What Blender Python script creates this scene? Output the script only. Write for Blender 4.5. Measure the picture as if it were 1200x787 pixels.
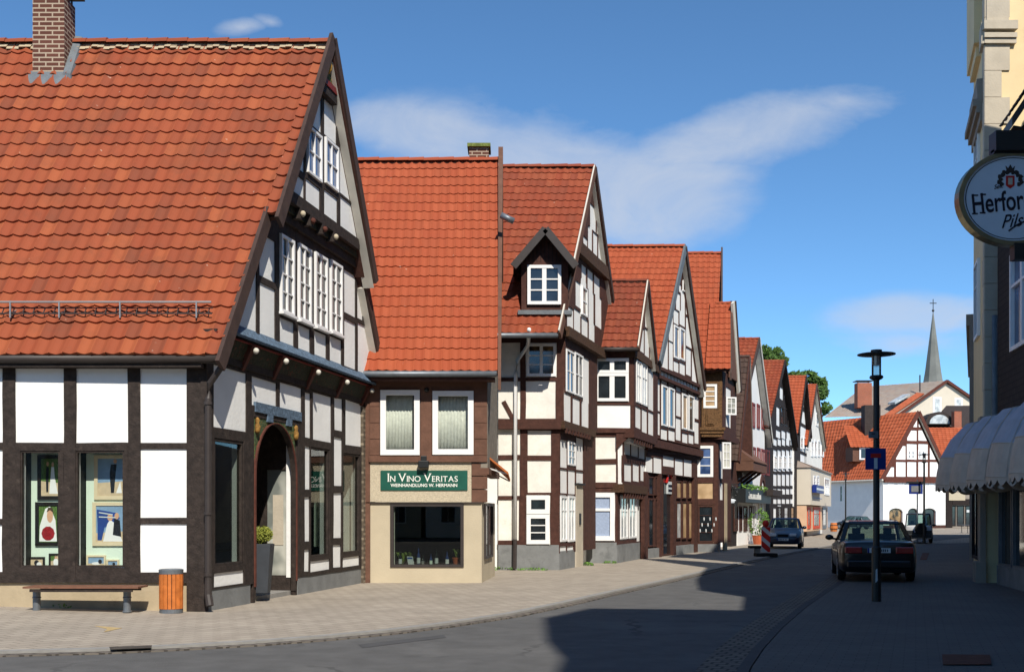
import bpy, bmesh, math, random
from mathutils import Vector, Matrix, noise
random.seed(7)
for o in list(bpy.data.objects): bpy.data.objects.remove(o)
SC = bpy.context.scene
COL = SC.collection
R = math.radians
# ------------------------------------------------------------------ camera
F, CX, CY, EYE = 1300.0, 600.0, 603.0, 1.6      # the photograph's own perspective
cd = bpy.data.cameras.new('camera'); cam = bpy.data.objects.new('camera', cd); COL.objects.link(cam)
cam.location = (0, 0, EYE); cam.rotation_euler = (R(90), 0, 0)
cd.sensor_fit = 'HORIZONTAL'; cd.sensor_width = 36; cd.lens = F/1200*36
cd.shift_y = (CY-393.5)/1200; cd.clip_start = .1; cd.clip_end = 3000
SC.camera = cam
# ------------------------------------------------------------------ sun and sky
SUN_EL, SUN_X, SUN_Y = R(45), .287, -.958
sd = Vector((SUN_X, SUN_Y, 0)).normalized()*math.cos(SUN_EL) + Vector((0, 0, math.sin(SUN_EL)))
sl = bpy.data.lights.new('sun', 'SUN'); sl.energy = 4.4; sl.angle = R(.5); sl.color = (1, .93, .82)
so = bpy.data.objects.new('sun', sl); COL.objects.link(so); so.rotation_euler = sd.to_track_quat('Z', 'Y').to_euler()
so.location = (0, -20, 40)
SC.view_settings.view_transform = 'Standard'; SC.view_settings.look = 'None'
SC.view_settings.exposure = 0.38; SC.view_settings.gamma = 1; SC.view_settings.use_curve_mapping = False
W = bpy.data.worlds.new('World'); SC.world = W; W.use_nodes = True
nt = W.node_tree; nt.nodes.clear()
def N(t, ty, **k):
    n = t.nodes.new(ty)
    for a, b in k.items(): setattr(n, a, b)
    return n
def inp(n, **k):
    for a, b in k.items(): n.inputs[a.replace('_', ' ')].default_value = b
    return n
sky = N(nt, 'ShaderNodeTexSky', sky_type='NISHITA', sun_disc=False)
sky.sun_elevation = SUN_EL; sky.sun_rotation = math.atan2(SUN_X, SUN_Y)
sky.air_density = .75; sky.dust_density = 0; sky.ozone_density = 3.0; sky.altitude = 1200
tc = N(nt, 'ShaderNodeTexCoord')
def vdir(u, v): return Vector(((u-CX)/F, 1, (CY-v)/F)).normalized()
# clouds live in the direction of the sky: soft ellipses broken by noise
def math_(t, op, a, b=None, c=None, clamp=False):
    n = N(t, 'ShaderNodeMath', operation=op, use_clamp=clamp)
    for i, x in enumerate((a, b, c)):
        if x is None: continue
        if isinstance(x, (int, float)): n.inputs[i].default_value = x
        else: t.links.new(x, n.inputs[i])
    return n.outputs[0]
sep = N(nt, 'ShaderNodeSeparateXYZ'); nt.links.new(tc.outputs['Generated'], sep.inputs[0])
yy = math_(nt, 'MAXIMUM', sep.outputs[1], .05)
gx = math_(nt, 'DIVIDE', sep.outputs[0], yy); gz = math_(nt, 'DIVIDE', sep.outputs[2], yy)
cmb = N(nt, 'ShaderNodeCombineXYZ'); nt.links.new(gx, cmb.inputs[0]); nt.links.new(gz, cmb.inputs[2])
mpc = N(nt, 'ShaderNodeMapping'); mpc.inputs['Scale'].default_value = (.62, 1, 1.25); mpc.inputs['Rotation'].default_value = (0, R(-14), 0); nt.links.new(cmb.outputs[0], mpc.inputs[0]); cmb = mpc
ns = inp(N(nt, 'ShaderNodeTexNoise'), Scale=9.0, Detail=9.0, Roughness=.6, Distortion=.35); nt.links.new(cmb.outputs[0], ns.inputs['Vector'])
nb = inp(N(nt, 'ShaderNodeTexNoise'), Scale=26.0, Detail=6.0, Roughness=.6); nt.links.new(cmb.outputs[0], nb.inputs['Vector'])
tot = None
for (u, v, ru, rv, rot, st) in ((520,155,150,44,-6,.8),(640,195,200,70,-12,.85),(760,240,130,62,5,.95),(690,250,120,55,0,.7),(800,215,100,40,10,.8),(880,155,190,45,14,.8),(990,118,90,32,8,.6),
                            (1070,372,120,30,2,.8),(1060,400,110,26,0,.55),(284,32,40,13,6,.62),(318,26,30,12,-14,.5),(450,170,50,20,0,.4)):
    a = R(rot); ux, uz = (u-CX)/F, (CY-v)/F
    dx = math_(nt, 'SUBTRACT', gx, ux); dz = math_(nt, 'SUBTRACT', gz, uz)
    px = math_(nt, 'DIVIDE', math_(nt, 'ADD', math_(nt, 'MULTIPLY', dx, math.cos(a)), math_(nt, 'MULTIPLY', dz, math.sin(a))), ru/F)
    pz = math_(nt, 'DIVIDE', math_(nt, 'SUBTRACT', math_(nt, 'MULTIPLY', dz, math.cos(a)), math_(nt, 'MULTIPLY', dx, math.sin(a))), rv/F)
    d = math_(nt, 'SQRT', math_(nt, 'ADD', math_(nt, 'MULTIPLY', px, px), math_(nt, 'MULTIPLY', pz, pz)))
    m = math_(nt, 'MULTIPLY', math_(nt, 'SUBTRACT', 1.25, d, clamp=False), st)
    m = math_(nt, 'MAXIMUM', m, 0)
    tot = m if tot is None else math_(nt, 'MAXIMUM', tot, m)
nn = math_(nt, 'ADD', math_(nt, 'MULTIPLY', math_(nt, 'SUBTRACT', ns.outputs[0], .5), 2.2), math_(nt, 'MULTIPLY', math_(nt, 'SUBTRACT', nb.outputs[0], .5), .8))
mask = math_(nt, 'MULTIPLY', math_(nt, 'SUBTRACT', math_(nt, 'ADD', math_(nt, 'MULTIPLY', tot, 1.25), math_(nt, 'MULTIPLY', nn, .75)), .22), 1.15, clamp=True)
mask = math_(nt, 'MULTIPLY', mask, math_(nt, 'GREATER_THAN', sep.outputs[1], .05))
mask = math_(nt, 'MULTIPLY', mask, math_(nt, 'MULTIPLY', tot, 3, clamp=True)); mask = math_(nt, 'SMOOTH_MIN', mask, .78, .35); tex = inp(N(nt, 'ShaderNodeTexNoise'), Scale=14.0, Detail=10.0, Roughness=.62, Distortion=.6); nt.links.new(cmb.outputs[0], tex.inputs['Vector']); mask = math_(nt, 'MULTIPLY', mask, math_(nt, 'ADD', .22, math_(nt, 'MULTIPLY', tex.outputs[0], 1.25)), clamp=True)
bg1 = N(nt, 'ShaderNodeBackground'); bg2 = N(nt, 'ShaderNodeBackground'); mx = N(nt, 'ShaderNodeMixShader'); wo = N(nt, 'ShaderNodeOutputWorld')
tint = N(nt, 'ShaderNodeMix', data_type='RGBA', blend_type='MULTIPLY'); tint.inputs[0].default_value = 1
nt.links.new(sky.outputs[0], tint.inputs[6]); tint.inputs[7].default_value = (.72, 1.01, 1.10, 1)
nt.links.new(tint.outputs[2], bg1.inputs[0]); bg1.inputs[1].default_value = .125
bg2.inputs[0].default_value = (.52, .57, .66, 1); bg2.inputs[1].default_value = .88
nt.links.new(mask, mx.inputs[0]); nt.links.new(bg1.outputs[0], mx.inputs[1]); nt.links.new(bg2.outputs[0], mx.inputs[2]); nt.links.new(mx.outputs[0], wo.inputs[0])

# ------------------------------------------------------------------ materials
MAT = {}
def srgb(r, g, b):
    f = lambda c: ((c/255+.055)/1.055)**2.4 if c > 10 else c/255/12.92
    return (f(r), f(g), f(b), 1)
def mat(name, base, rough=.8, var=.12, scale=3.0, bump=0.0, bscale=40.0, metal=0.0, spec=.3, stain=None, coat=0.0, detail=5.0):
    m = bpy.data.materials.new(name); m.use_nodes = True; t = m.node_tree; b = t.nodes['Principled BSDF']
    b.inputs['Roughness'].default_value = rough; b.inputs['Metallic'].default_value = metal
    b.inputs['Specular IOR Level'].default_value = spec; b.inputs['Coat Weight'].default_value = coat; b.inputs['Coat Roughness'].default_value = .05
    g = N(t, 'ShaderNodeNewGeometry')
    n = inp(N(t, 'ShaderNodeTexNoise'), Scale=scale, Detail=detail, Roughness=.6); t.links.new(g.outputs['Position'], n.inputs['Vector'])
    r = N(t, 'ShaderNodeValToRGB'); c0 = [max(0, x*(1-var*1.6)) for x in base[:3]]+[1]; c1 = [min(1, x*(1+var)) for x in base[:3]]+[1]
    r.color_ramp.elements[0].color = c0; r.color_ramp.elements[0].position = .3; r.color_ramp.elements[1].color = c1; r.color_ramp.elements[1].position = .7
    t.links.new(n.outputs[0], r.inputs[0]); out = r.outputs[0]
    if stain:
        n2 = inp(N(t, 'ShaderNodeTexNoise'), Scale=stain[1], Detail=8.0, Roughness=.7); t.links.new(g.outputs['Position'], n2.inputs['Vector'])
        r2 = N(t, 'ShaderNodeValToRGB'); r2.color_ramp.elements[0].position = stain[2]; r2.color_ramp.elements[0].color = (0, 0, 0, 1); r2.color_ramp.elements[1].position = stain[2]+.12
        t.links.new(n2.outputs[0], r2.inputs[0]); mm = N(t, 'ShaderNodeMix', data_type='RGBA')
        f = math_(t, 'MULTIPLY', r2.outputs[0], stain[3]); t.links.new(f, mm.inputs[0]); t.links.new(out, mm.inputs[6]); mm.inputs[7].default_value = stain[0]; out = mm.outputs[2]
    t.links.new(out, b.inputs['Base Color'])
    if bump:
        nb = inp(N(t, 'ShaderNodeTexNoise'), Scale=bscale, Detail=4.0); t.links.new(g.outputs['Position'], nb.inputs['Vector'])
        bp = N(t, 'ShaderNodeBump'); bp.inputs['Strength'].default_value = bump; bp.inputs['Distance'].default_value = .02
        t.links.new(nb.outputs[0], bp.inputs['Height']); t.links.new(bp.outputs[0], b.inputs['Normal'])
    MAT[name] = m; return m
mat('plaster', (.83, .83, .81, 1), .9, .05, 1.2, .25, 14, stain=((.55, .52, .46, 1), 1.6, .62, .35))
mat('plaster_clean', (.82, .81, .78, 1), .9, .04, 1.0, .15, 20)
mat('plaster_aged', (.80, .77, .70, 1), .9, .08, 2.0, .3, 12, stain=((.5, .42, .3, 1), 2.2, .6, .4))
mat('plaster_beige', srgb(186, 174, 150), .9, .05, 1.5, .2, 30, stain=(srgb(170, 150, 115), 2, .62, .4))
mat('plaster_rough', srgb(196, 184, 160), .95, .12, 25, .9, 60)
mat('cream_paint', srgb(226, 204, 160), .85, .05, 1.2, .1, 20, stain=(srgb(190, 170, 135), .8, .6, .4))
mat('quoin_stone', srgb(186, 176, 158), .9, .08, 2, .3, 20)
mat('beige_wall', srgb(208, 198, 180), .9, .04, .5)
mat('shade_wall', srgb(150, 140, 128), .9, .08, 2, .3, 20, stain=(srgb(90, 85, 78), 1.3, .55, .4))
mat('timber_black', srgb(52, 44, 40), .85, .3, 9, .5, 30, stain=(srgb(86, 76, 68), 6, .58, .5))
mat('timber_brown', srgb(74, 46, 38), .85, .22, 7, .4, 30, stain=(srgb(100, 74, 62), 7, .6, .4))
mat('timber_red', srgb(92, 52, 42), .85, .2, 6, .4, 30)
mat('timber_far', srgb(40, 32, 30), .85, .2, 4)
mat('boards_brown', srgb(104, 74, 60), .85, .14, 5, .3, 20)
mat('boards_grey', srgb(130, 122, 110), .85, .2, 8, .3, 30)
mat('verge_dark', srgb(72, 56, 50), .8, .15, 5)
mat('verge_white', srgb(205, 200, 188), .8, .08, 3, stain=(srgb(140, 132, 118), 2, .6, .4))
mat('plinth_grey', srgb(122, 124, 124), .9, .12, 2.5, .2, 20, stain=(srgb(84, 86, 86), 2, .55, .5))
mat('plinth_beige', srgb(176, 160, 132), .9, .1, 2.5, .2, 20, stain=(srgb(120, 106, 86), 2, .58, .5))
mat('white_paint', (.8, .8, .79, 1), .45, .03, 4)
mat('red_paint', srgb(120, 42, 34), .6, .1, 5)
mat('orange_red', srgb(200, 70, 30), .6, .08, 5)
mat('orange_wall', srgb(214, 178, 146), .85, .06, 2)
mat('zinc', srgb(120, 126, 132), .5, .12, 5, metal=.5)
mat('lead', srgb(108, 114, 118), .6, .12, 5, .3, 20, metal=.2)
mat('gutter_dark', srgb(60, 54, 52), .5, .1, 5)
mat('steel', srgb(170, 170, 168), .4, .05, 5, metal=.6)
mat('dark_metal', srgb(28, 30, 30), .45, .1, 5, spec=.5)
mat('black', srgb(14, 14, 14), .7, .1, 5)
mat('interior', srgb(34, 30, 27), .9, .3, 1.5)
mat('slate', srgb(58, 50, 47), .8, .25, 6, .5, 25)
mat('rubber', srgb(22, 22, 22), .8, .1, 5)
mat('wood_seat', srgb(120, 84, 66), .6, .15, 8)
mat('wood_orange', srgb(196, 112, 52), .6, .15, 10)
mat('concrete', srgb(140, 138, 134), .9, .1, 5, .2, 30)
mat('mint', srgb(214, 230, 214), .9, .03, 2)
mat('sign_green', srgb(26, 84, 70), .5, .1, 6)
mat('letter_white', (.82, .82, .76, 1), .6, .02, 2)
mat('letter_dark', srgb(20, 22, 38), .5, .02, 2)
mat('sign_blue', srgb(30, 50, 120), .4, .05, 3)
mat('sign_red', srgb(190, 40, 34), .4, .05, 3)
mat('plate_white', srgb(200, 205, 205), .4, .05, 3)
mat('beer_white', srgb(206, 214, 222), .3, .03, 3)
mat('brass', srgb(150, 142, 112), .35, .15, 5, metal=.8)
mat('awning', srgb(196, 180, 164), .9, .08, 4, .2, 60)
mat('awning_skylit', srgb(170, 172, 182), .9, .08, 4, .2, 60)  # upper awning cloth, blue sky light put into its colour
mat('awning_orange', srgb(190, 110, 60), .9, .1, 4)
mat('ornament_blue', srgb(92, 112, 132), .85, .3, 14, .8, 30, stain=(srgb(60, 72, 84), 22, .52, .8))
mat('ornament_green', srgb(76, 92, 60), .8, .45, 20, .6, 30, stain=(srgb(170, 120, 50), 16, .55, .9))
mat('ornament_dark', srgb(44, 48, 34), .8, .4, 18, .6, 30, stain=(srgb(110, 50, 36), 12, .55, .9))
mat('ornament_gold', srgb(190, 140, 50), .6, .2, 18)
mat('carved_wood', srgb(78, 56, 40), .85, .35, 18, .9, 30)
mat('ornament_old', srgb(150, 112, 56), .8, .4, 18)
mat('carved_bay', srgb(104, 76, 48), .85, .35, 18, .9, 30)
mat('pot', srgb(62, 66, 72), .6, .1, 5)
mat('terracotta', srgb(180, 96, 62), .8, .1, 5)
mat('blue_glaze', srgb(36, 84, 160), .3, .1, 5)
mat('bark', srgb(70, 58, 46), .95, .3, 4, .5, 10)
mat('curtain_blue', srgb(150, 165, 190), .9, .1, 14)
mat('curtain_white', srgb(215, 215, 205), .9, .1, 14)
mat('grate', srgb(72, 66, 60), .8, .2, 10, .3, 40)
mat('rust', srgb(90, 52, 40), .9, .2, 10, .3, 40)
mat('mark_yellow', srgb(180, 156, 110), .9, .2, 14)
mat('car_dark', srgb(16, 15, 18), .35, .03, 2, spec=.3, coat=.5)
mat('car_blue', srgb(14, 24, 46), .3, .03, 2, spec=.3, coat=.6)
mat('car_grey', srgb(48, 52, 58), .3, .03, 2, spec=.5, coat=1)
mat('car_white', srgb(190, 190, 190), .3, .03, 2, spec=.5, coat=1)
mat('car_glass', srgb(20, 26, 30), .05, .02, 2, spec=.9, coat=1)
mat('car_light', srgb(210, 215, 220), .15, .02, 2, spec=.8, coat=1)
mat('tail_red', srgb(150, 24, 20), .25, .05, 2, spec=.6, coat=1)
mat('skin', srgb(205, 160, 130), .8, .05, 2)
mat('cloth_red', srgb(150, 30, 40), .8, .2, 20)
mat('suit', srgb(30, 32, 40), .8, .1, 5)
mat('sand', srgb(200, 180, 150), .9, .1, 8)
mat('sea', srgb(130, 160, 190), .9, .1, 8)
mat('leafy', srgb(90, 120, 60), .9, .5, 60)
mat('stripe_blue', srgb(40, 70, 140), .8, .1, 5)
mat('frame_black', srgb(30, 26, 24), .5, .1, 5)
mat('frame_beige', srgb(216, 200, 168), .6, .05, 5)
mat('bottle', srgb(16, 26, 18), .1, .1, 5, spec=.8)
mat('bottle_blue', srgb(40, 60, 110), .1, .1, 5, spec=.8)
mat('flower_red', srgb(200, 40, 30), .8, .2, 20)
mat('moss', srgb(110, 120, 60), .95, .3, 20)
mat('spire_slate', srgb(116, 118, 114), .8, .15, .3)
def leaf(name, c1, c2):
    m = bpy.data.materials.new(name); m.use_nodes = True; t = m.node_tree; b = t.nodes['Principled BSDF']
    a = N(t, 'ShaderNodeAttribute', attribute_name='rnd'); r = N(t, 'ShaderNodeValToRGB')
    r.color_ramp.elements[0].color = c1; r.color_ramp.elements[1].color = c2
    t.links.new(a.outputs['Fac'], r.inputs[0]); t.links.new(r.outputs[0], b.inputs['Base Color']); b.inputs['Roughness'].default_value = .6
    b.inputs['Transmission Weight'].default_value = 0
    MAT[name] = m
leaf('leaf_tree', srgb(34, 58, 22), srgb(92, 124, 52)); leaf('leaf_box', srgb(90, 100, 30), srgb(150, 154, 62)); leaf('leaf_bush', srgb(46, 80, 26), srgb(110, 150, 56))
leaf('leaf_fern', srgb(80, 110, 40), srgb(150, 170, 80))
def glass(name, tint=(.75, .85, .82, 1), refl=.12):
    m = bpy.data.materials.new(name); m.use_nodes = True; t = m.node_tree; t.nodes.remove(t.nodes['Principled BSDF'])
    o = t.nodes['Material Output']; tr = N(t, 'ShaderNodeBsdfTransparent'); gl = N(t, 'ShaderNodeBsdfGlossy'); gl.inputs['Roughness'].default_value = .01
    tr.inputs[0].default_value = tint; fr = N(t, 'ShaderNodeFresnel'); gg = N(t, 'ShaderNodeNewGeometry'); t.links.new(math_(t, 'SUBTRACT', 1.5, math_(t, 'MULTIPLY', gg.outputs['Backfacing'], 1.5-1/1.5)), fr.inputs[0])
    f = math_(t, 'MULTIPLY', fr.outputs[0], refl, clamp=True); mx = N(t, 'ShaderNodeMixShader')
    t.links.new(f, mx.inputs[0]); t.links.new(tr.outputs[0], mx.inputs[1]); t.links.new(gl.outputs[0], mx.inputs[2]); t.links.new(mx.outputs[0], o.inputs[0]); MAT[name] = m
glass('glass', (.94, .96, .95, 1), .55); glass('glass_dim', (.72, .76, .74, 1), 1.1); glass('glass_car', (.7, .78, .74, 1), .8)
def pane_mat(name, base, rough=.06, curt=None):
    m = bpy.data.materials.new(name); m.use_nodes = True; t = m.node_tree; b = t.nodes['Principled BSDF']
    g = N(t, 'ShaderNodeNewGeometry'); n = inp(N(t, 'ShaderNodeTexNoise'), Scale=1.7, Detail=2.0); t.links.new(g.outputs['Position'], n.inputs['Vector'])
    r = N(t, 'ShaderNodeValToRGB'); r.color_ramp.elements[0].position = .4; r.color_ramp.elements[1].position = .6
    r.color_ramp.elements[0].color = base; r.color_ramp.elements[1].color = curt or [min(1, x*1.8) for x in base[:3]]+[1]
    t.links.new(n.outputs[0], r.inputs[0]); t.links.new(r.outputs[0], b.inputs['Base Color'])
    b.inputs['Roughness'].default_value = rough; b.inputs['Specular IOR Level'].default_value = .8; MAT[name] = m
pane_mat('pane_dark', srgb(26, 30, 34)); pane_mat('pane_brown', srgb(40, 30, 22), curt=srgb(150, 120, 80))
pane_mat('pane_curtain', srgb(120, 125, 120), curt=srgb(190, 190, 180)); pane_mat('pane_blue', srgb(40, 62, 100), curt=srgb(80, 105, 150)); pane_mat('pane_white', srgb(165, 170, 170), curt=srgb(205, 208, 205))
pane_mat('pane_tan', srgb(160, 130, 90), .5, curt=srgb(190, 160, 120))
def tile_mat(name, stops, lichen, lam=.35, rough=.75):
    m = bpy.data.materials.new(name); m.use_nodes = True; t = m.node_tree; b = t.nodes['Principled BSDF']
    a = N(t, 'ShaderNodeAttribute', attribute_name='rnd'); r = N(t, 'ShaderNodeValToRGB'); cr = r.color_ramp
    cr.elements[0].color = stops[0]; cr.elements[1].color = stops[-1]
    for i, c in enumerate(stops[1:-1]): e = cr.elements.new((i+1)/(len(stops)-1)); e.color = c
    t.links.new(a.outputs['Fac'], r.inputs[0])
    g = N(t, 'ShaderNodeNewGeometry'); n = inp(N(t, 'ShaderNodeTexNoise'), Scale=1.3, Detail=9.0, Roughness=.72); t.links.new(g.outputs['Position'], n.inputs['Vector'])
    r2 = N(t, 'ShaderNodeValToRGB'); r2.color_ramp.elements[0].position = .48; r2.color_ramp.elements[0].color = (0, 0, 0, 1); r2.color_ramp.elements[1].position = .72
    t.links.new(n.outputs[0], r2.inputs[0]); f = math_(t, 'MULTIPLY', r2.outputs[0], lam); mm = N(t, 'ShaderNodeMix', data_type='RGBA')
    t.links.new(f, mm.inputs[0]); t.links.new(r.outputs[0], mm.inputs[6]); mm.inputs[7].default_value = lichen
    n3 = inp(N(t, 'ShaderNodeTexNoise'), Scale=9.0, Detail=3.0); t.links.new(g.outputs['Position'], n3.inputs['Vector'])
    r3 = N(t, 'ShaderNodeValToRGB'); r3.color_ramp.elements[0].position = .74; r3.color_ramp.elements[0].color = (0, 0, 0, 1); r3.color_ramp.elements[1].position = .77
    t.links.new(n3.outputs[0], r3.inputs[0]); f3 = math_(t, 'MULTIPLY', r3.outputs[0], .5); m3 = N(t, 'ShaderNodeMix', data_type='RGBA'); t.links.new(f3, m3.inputs[0]); t.links.new(mm.outputs[2], m3.inputs[6]); m3.inputs[7].default_value = srgb(200, 180, 160)
    t.links.new(m3.outputs[2], b.inputs['Base Color']); b.inputs['Roughness'].default_value = rough; b.inputs['Specular IOR Level'].default_value = .25
    MAT[name] = m
tile_mat('tiles_old', [srgb(126, 66, 44), srgb(140, 68, 42), srgb(146, 74, 46), srgb(136, 68, 42), srgb(154, 82, 50)], srgb(104, 62, 44), .55)
tile_mat('tiles_mid', [srgb(126, 62, 42), srgb(136, 64, 40), srgb(130, 60, 38), srgb(142, 72, 46)], srgb(100, 56, 40), .5)
tile_mat('tiles_new', [srgb(150, 74, 46), srgb(156, 76, 46), srgb(152, 72, 44), srgb(160, 80, 50)], srgb(136, 66, 44), .4)
tile_mat('tiles_red', [srgb(116, 58, 40), srgb(124, 60, 40), srgb(120, 56, 38), srgb(130, 66, 44)], srgb(96, 52, 40), .45)
tile_mat('tiles_orange', [srgb(156, 78, 48), srgb(170, 86, 54), srgb(160, 80, 48), srgb(174, 92, 60)], srgb(140, 72, 46), .4)
tile_mat('tiles_dark', [srgb(64, 50, 44), srgb(78, 60, 52), srgb(70, 54, 46)], srgb(48, 42, 38), .5)
tile_mat('tiles_grey', [srgb(142, 130, 120), srgb(154, 142, 130), srgb(146, 136, 128)], srgb(160, 116, 96), .5)
mat('tiles_plain', srgb(160, 82, 52), .8, .15, 3, .4, 8)
def brick_mat(name, c1, c2, mortar, sx, sy, msize=.012, rough=.9, rotz=0, mode='face', dirt=None, bias=0, offs=.5):
    m = bpy.data.materials.new(name); m.use_nodes = True; t = m.node_tree; b = t.nodes['Principled BSDF']
    g = N(t, 'ShaderNodeNewGeometry'); mp = N(t, 'ShaderNodeMapping'); br = N(t, 'ShaderNodeTexBrick')
    if mode == 'face':   # x+y along the wall, z up
        s = N(t, 'ShaderNodeSeparateXYZ'); t.links.new(g.outputs['Position'], s.inputs[0]); c = N(t, 'ShaderNodeCombineXYZ')
        t.links.new(math_(t, 'ADD', s.outputs[0], s.outputs[1]), c.inputs[0]); t.links.new(s.outputs[2], c.inputs[1]); src = c.outputs[0]
    else: src = g.outputs['Position']
    t.links.new(src, mp.inputs[0]); mp.inputs['Rotation'].default_value = (0, 0, rotz); t.links.new(mp.outputs[0], br.inputs['Vector'])
    br.inputs['Color1'].default_value = c1; br.inputs['Color2'].default_value = c2; br.inputs['Mortar'].default_value = mortar
    br.inputs['Scale'].default_value = 1; br.inputs['Brick Width'].default_value = sx; br.inputs['Row Height'].default_value = sy; br.inputs['Mortar Size'].default_value = msize; br.inputs['Bias'].default_value = bias; br.offset = offs
    n = inp(N(t, 'ShaderNodeTexNoise'), Scale=.7, Detail=8.0, Roughness=.65); t.links.new(g.outputs['Position'], n.inputs['Vector'])
    mm = N(t, 'ShaderNodeMix', data_type='RGBA', blend_type='MULTIPLY'); mm.inputs[0].default_value = 1
    r = N(t, 'ShaderNodeValToRGB'); r.color_ramp.elements[0].position = .3; r.color_ramp.elements[0].color = (.78, .78, .78, 1); r.color_ramp.elements[1].position = .7; r.color_ramp.elements[1].color = (1.0, 1.0, 1.0, 1)
    t.links.new(n.outputs[0], r.inputs[0]); t.links.new(br.outputs[0], mm.inputs[6]); t.links.new(r.outputs[0], mm.inputs[7]); t.links.new(mm.outputs[2], b.inputs['Base Color'])
    bp = N(t, 'ShaderNodeBump'); bp.inputs['Strength'].default_value = .35; bp.inputs['Distance'].default_value = .01; bp.invert = True
    t.links.new(br.outputs['Fac'], bp.inputs['Height']); t.links.new(bp.outputs[0], b.inputs['Normal'])
    b.inputs['Roughness'].default_value = rough; b.inputs['Specular IOR Level'].default_value = .25; MAT[name] = m
brick_mat('brick_brown', srgb(92, 56, 46), srgb(106, 66, 54), srgb(178, 160, 138), .26, .088, .014)
brick_mat('brick_red', srgb(170, 84, 54), srgb(150, 70, 46), srgb(170, 140, 120), .26, .085, .012)
brick_mat('pavers', srgb(170, 160, 146), srgb(158, 148, 135), srgb(122, 112, 100), .30, .20, .008, mode='flat', rotz=R(-52))
brick_mat('pavers_far', srgb(168, 156, 140), srgb(158, 147, 132), srgb(126, 116, 104), .3, .2, .007, mode='flat', rotz=R(-68))
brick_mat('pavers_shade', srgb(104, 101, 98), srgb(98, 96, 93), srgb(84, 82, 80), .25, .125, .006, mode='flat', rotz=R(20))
brick_mat('setts', srgb(122, 114, 104), srgb(104, 98, 92), srgb(72, 66, 60), .16, .16, .016, mode='flat', rotz=R(20))
brick_mat('slates', srgb(54, 46, 43), srgb(64, 54, 50), srgb(30, 26, 25), .22, .14, .008)
brick_mat('rubble', srgb(150, 138, 120), srgb(120, 108, 92), srgb(96, 86, 74), .22, .11, .03)
mat('asphalt', (.105, .104, .102, 1), .9, .12, 2.2, .5, 140, stain=((.15, .148, .143, 1), .35, .5, .5), detail=9)
def cracks(name, scale, dark):
    t = MAT[name].node_tree; b = t.nodes['Principled BSDF']; src = b.inputs['Base Color'].links[0].from_socket
    g = N(t, 'ShaderNodeNewGeometry'); n = inp(N(t, 'ShaderNodeTexNoise'), Scale=2.5, Detail=5.0); t.links.new(g.outputs['Position'], n.inputs['Vector'])
    mv = N(t, 'ShaderNodeVectorMath', operation='MULTIPLY_ADD'); t.links.new(n.outputs['Color'], mv.inputs[0]); mv.inputs[1].default_value = (.5, .5, 0); t.links.new(g.outputs['Position'], mv.inputs[2])
    v = N(t, 'ShaderNodeTexVoronoi', feature='DISTANCE_TO_EDGE'); v.inputs['Scale'].default_value = scale; t.links.new(mv.outputs[0], v.inputs['Vector'])
    n2 = inp(N(t, 'ShaderNodeTexNoise'), Scale=.35, Detail=3.0); t.links.new(g.outputs['Position'], n2.inputs['Vector'])
    f = math_(t, 'MULTIPLY', math_(t, 'LESS_THAN', v.outputs[0], .012), math_(t, 'MULTIPLY', math_(t, 'SUBTRACT', n2.outputs[0], .46), 6, clamp=True)); f = math_(t, 'MULTIPLY', f, .55, clamp=True)
    m = N(t, 'ShaderNodeMix', data_type='RGBA'); t.links.new(f, m.inputs[0]); t.links.new(src, m.inputs[6]); m.inputs[7].default_value = dark; t.links.new(m.outputs[2], b.inputs['Base Color'])
cracks('asphalt', .45, (.03, .03, .03, 1))
mat('asphalt_patch', (.075, .075, .077, 1), .9, .1, 2.2, .5, 140)
mat('earth', srgb(120, 114, 104), .95, .1, .5)
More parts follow.
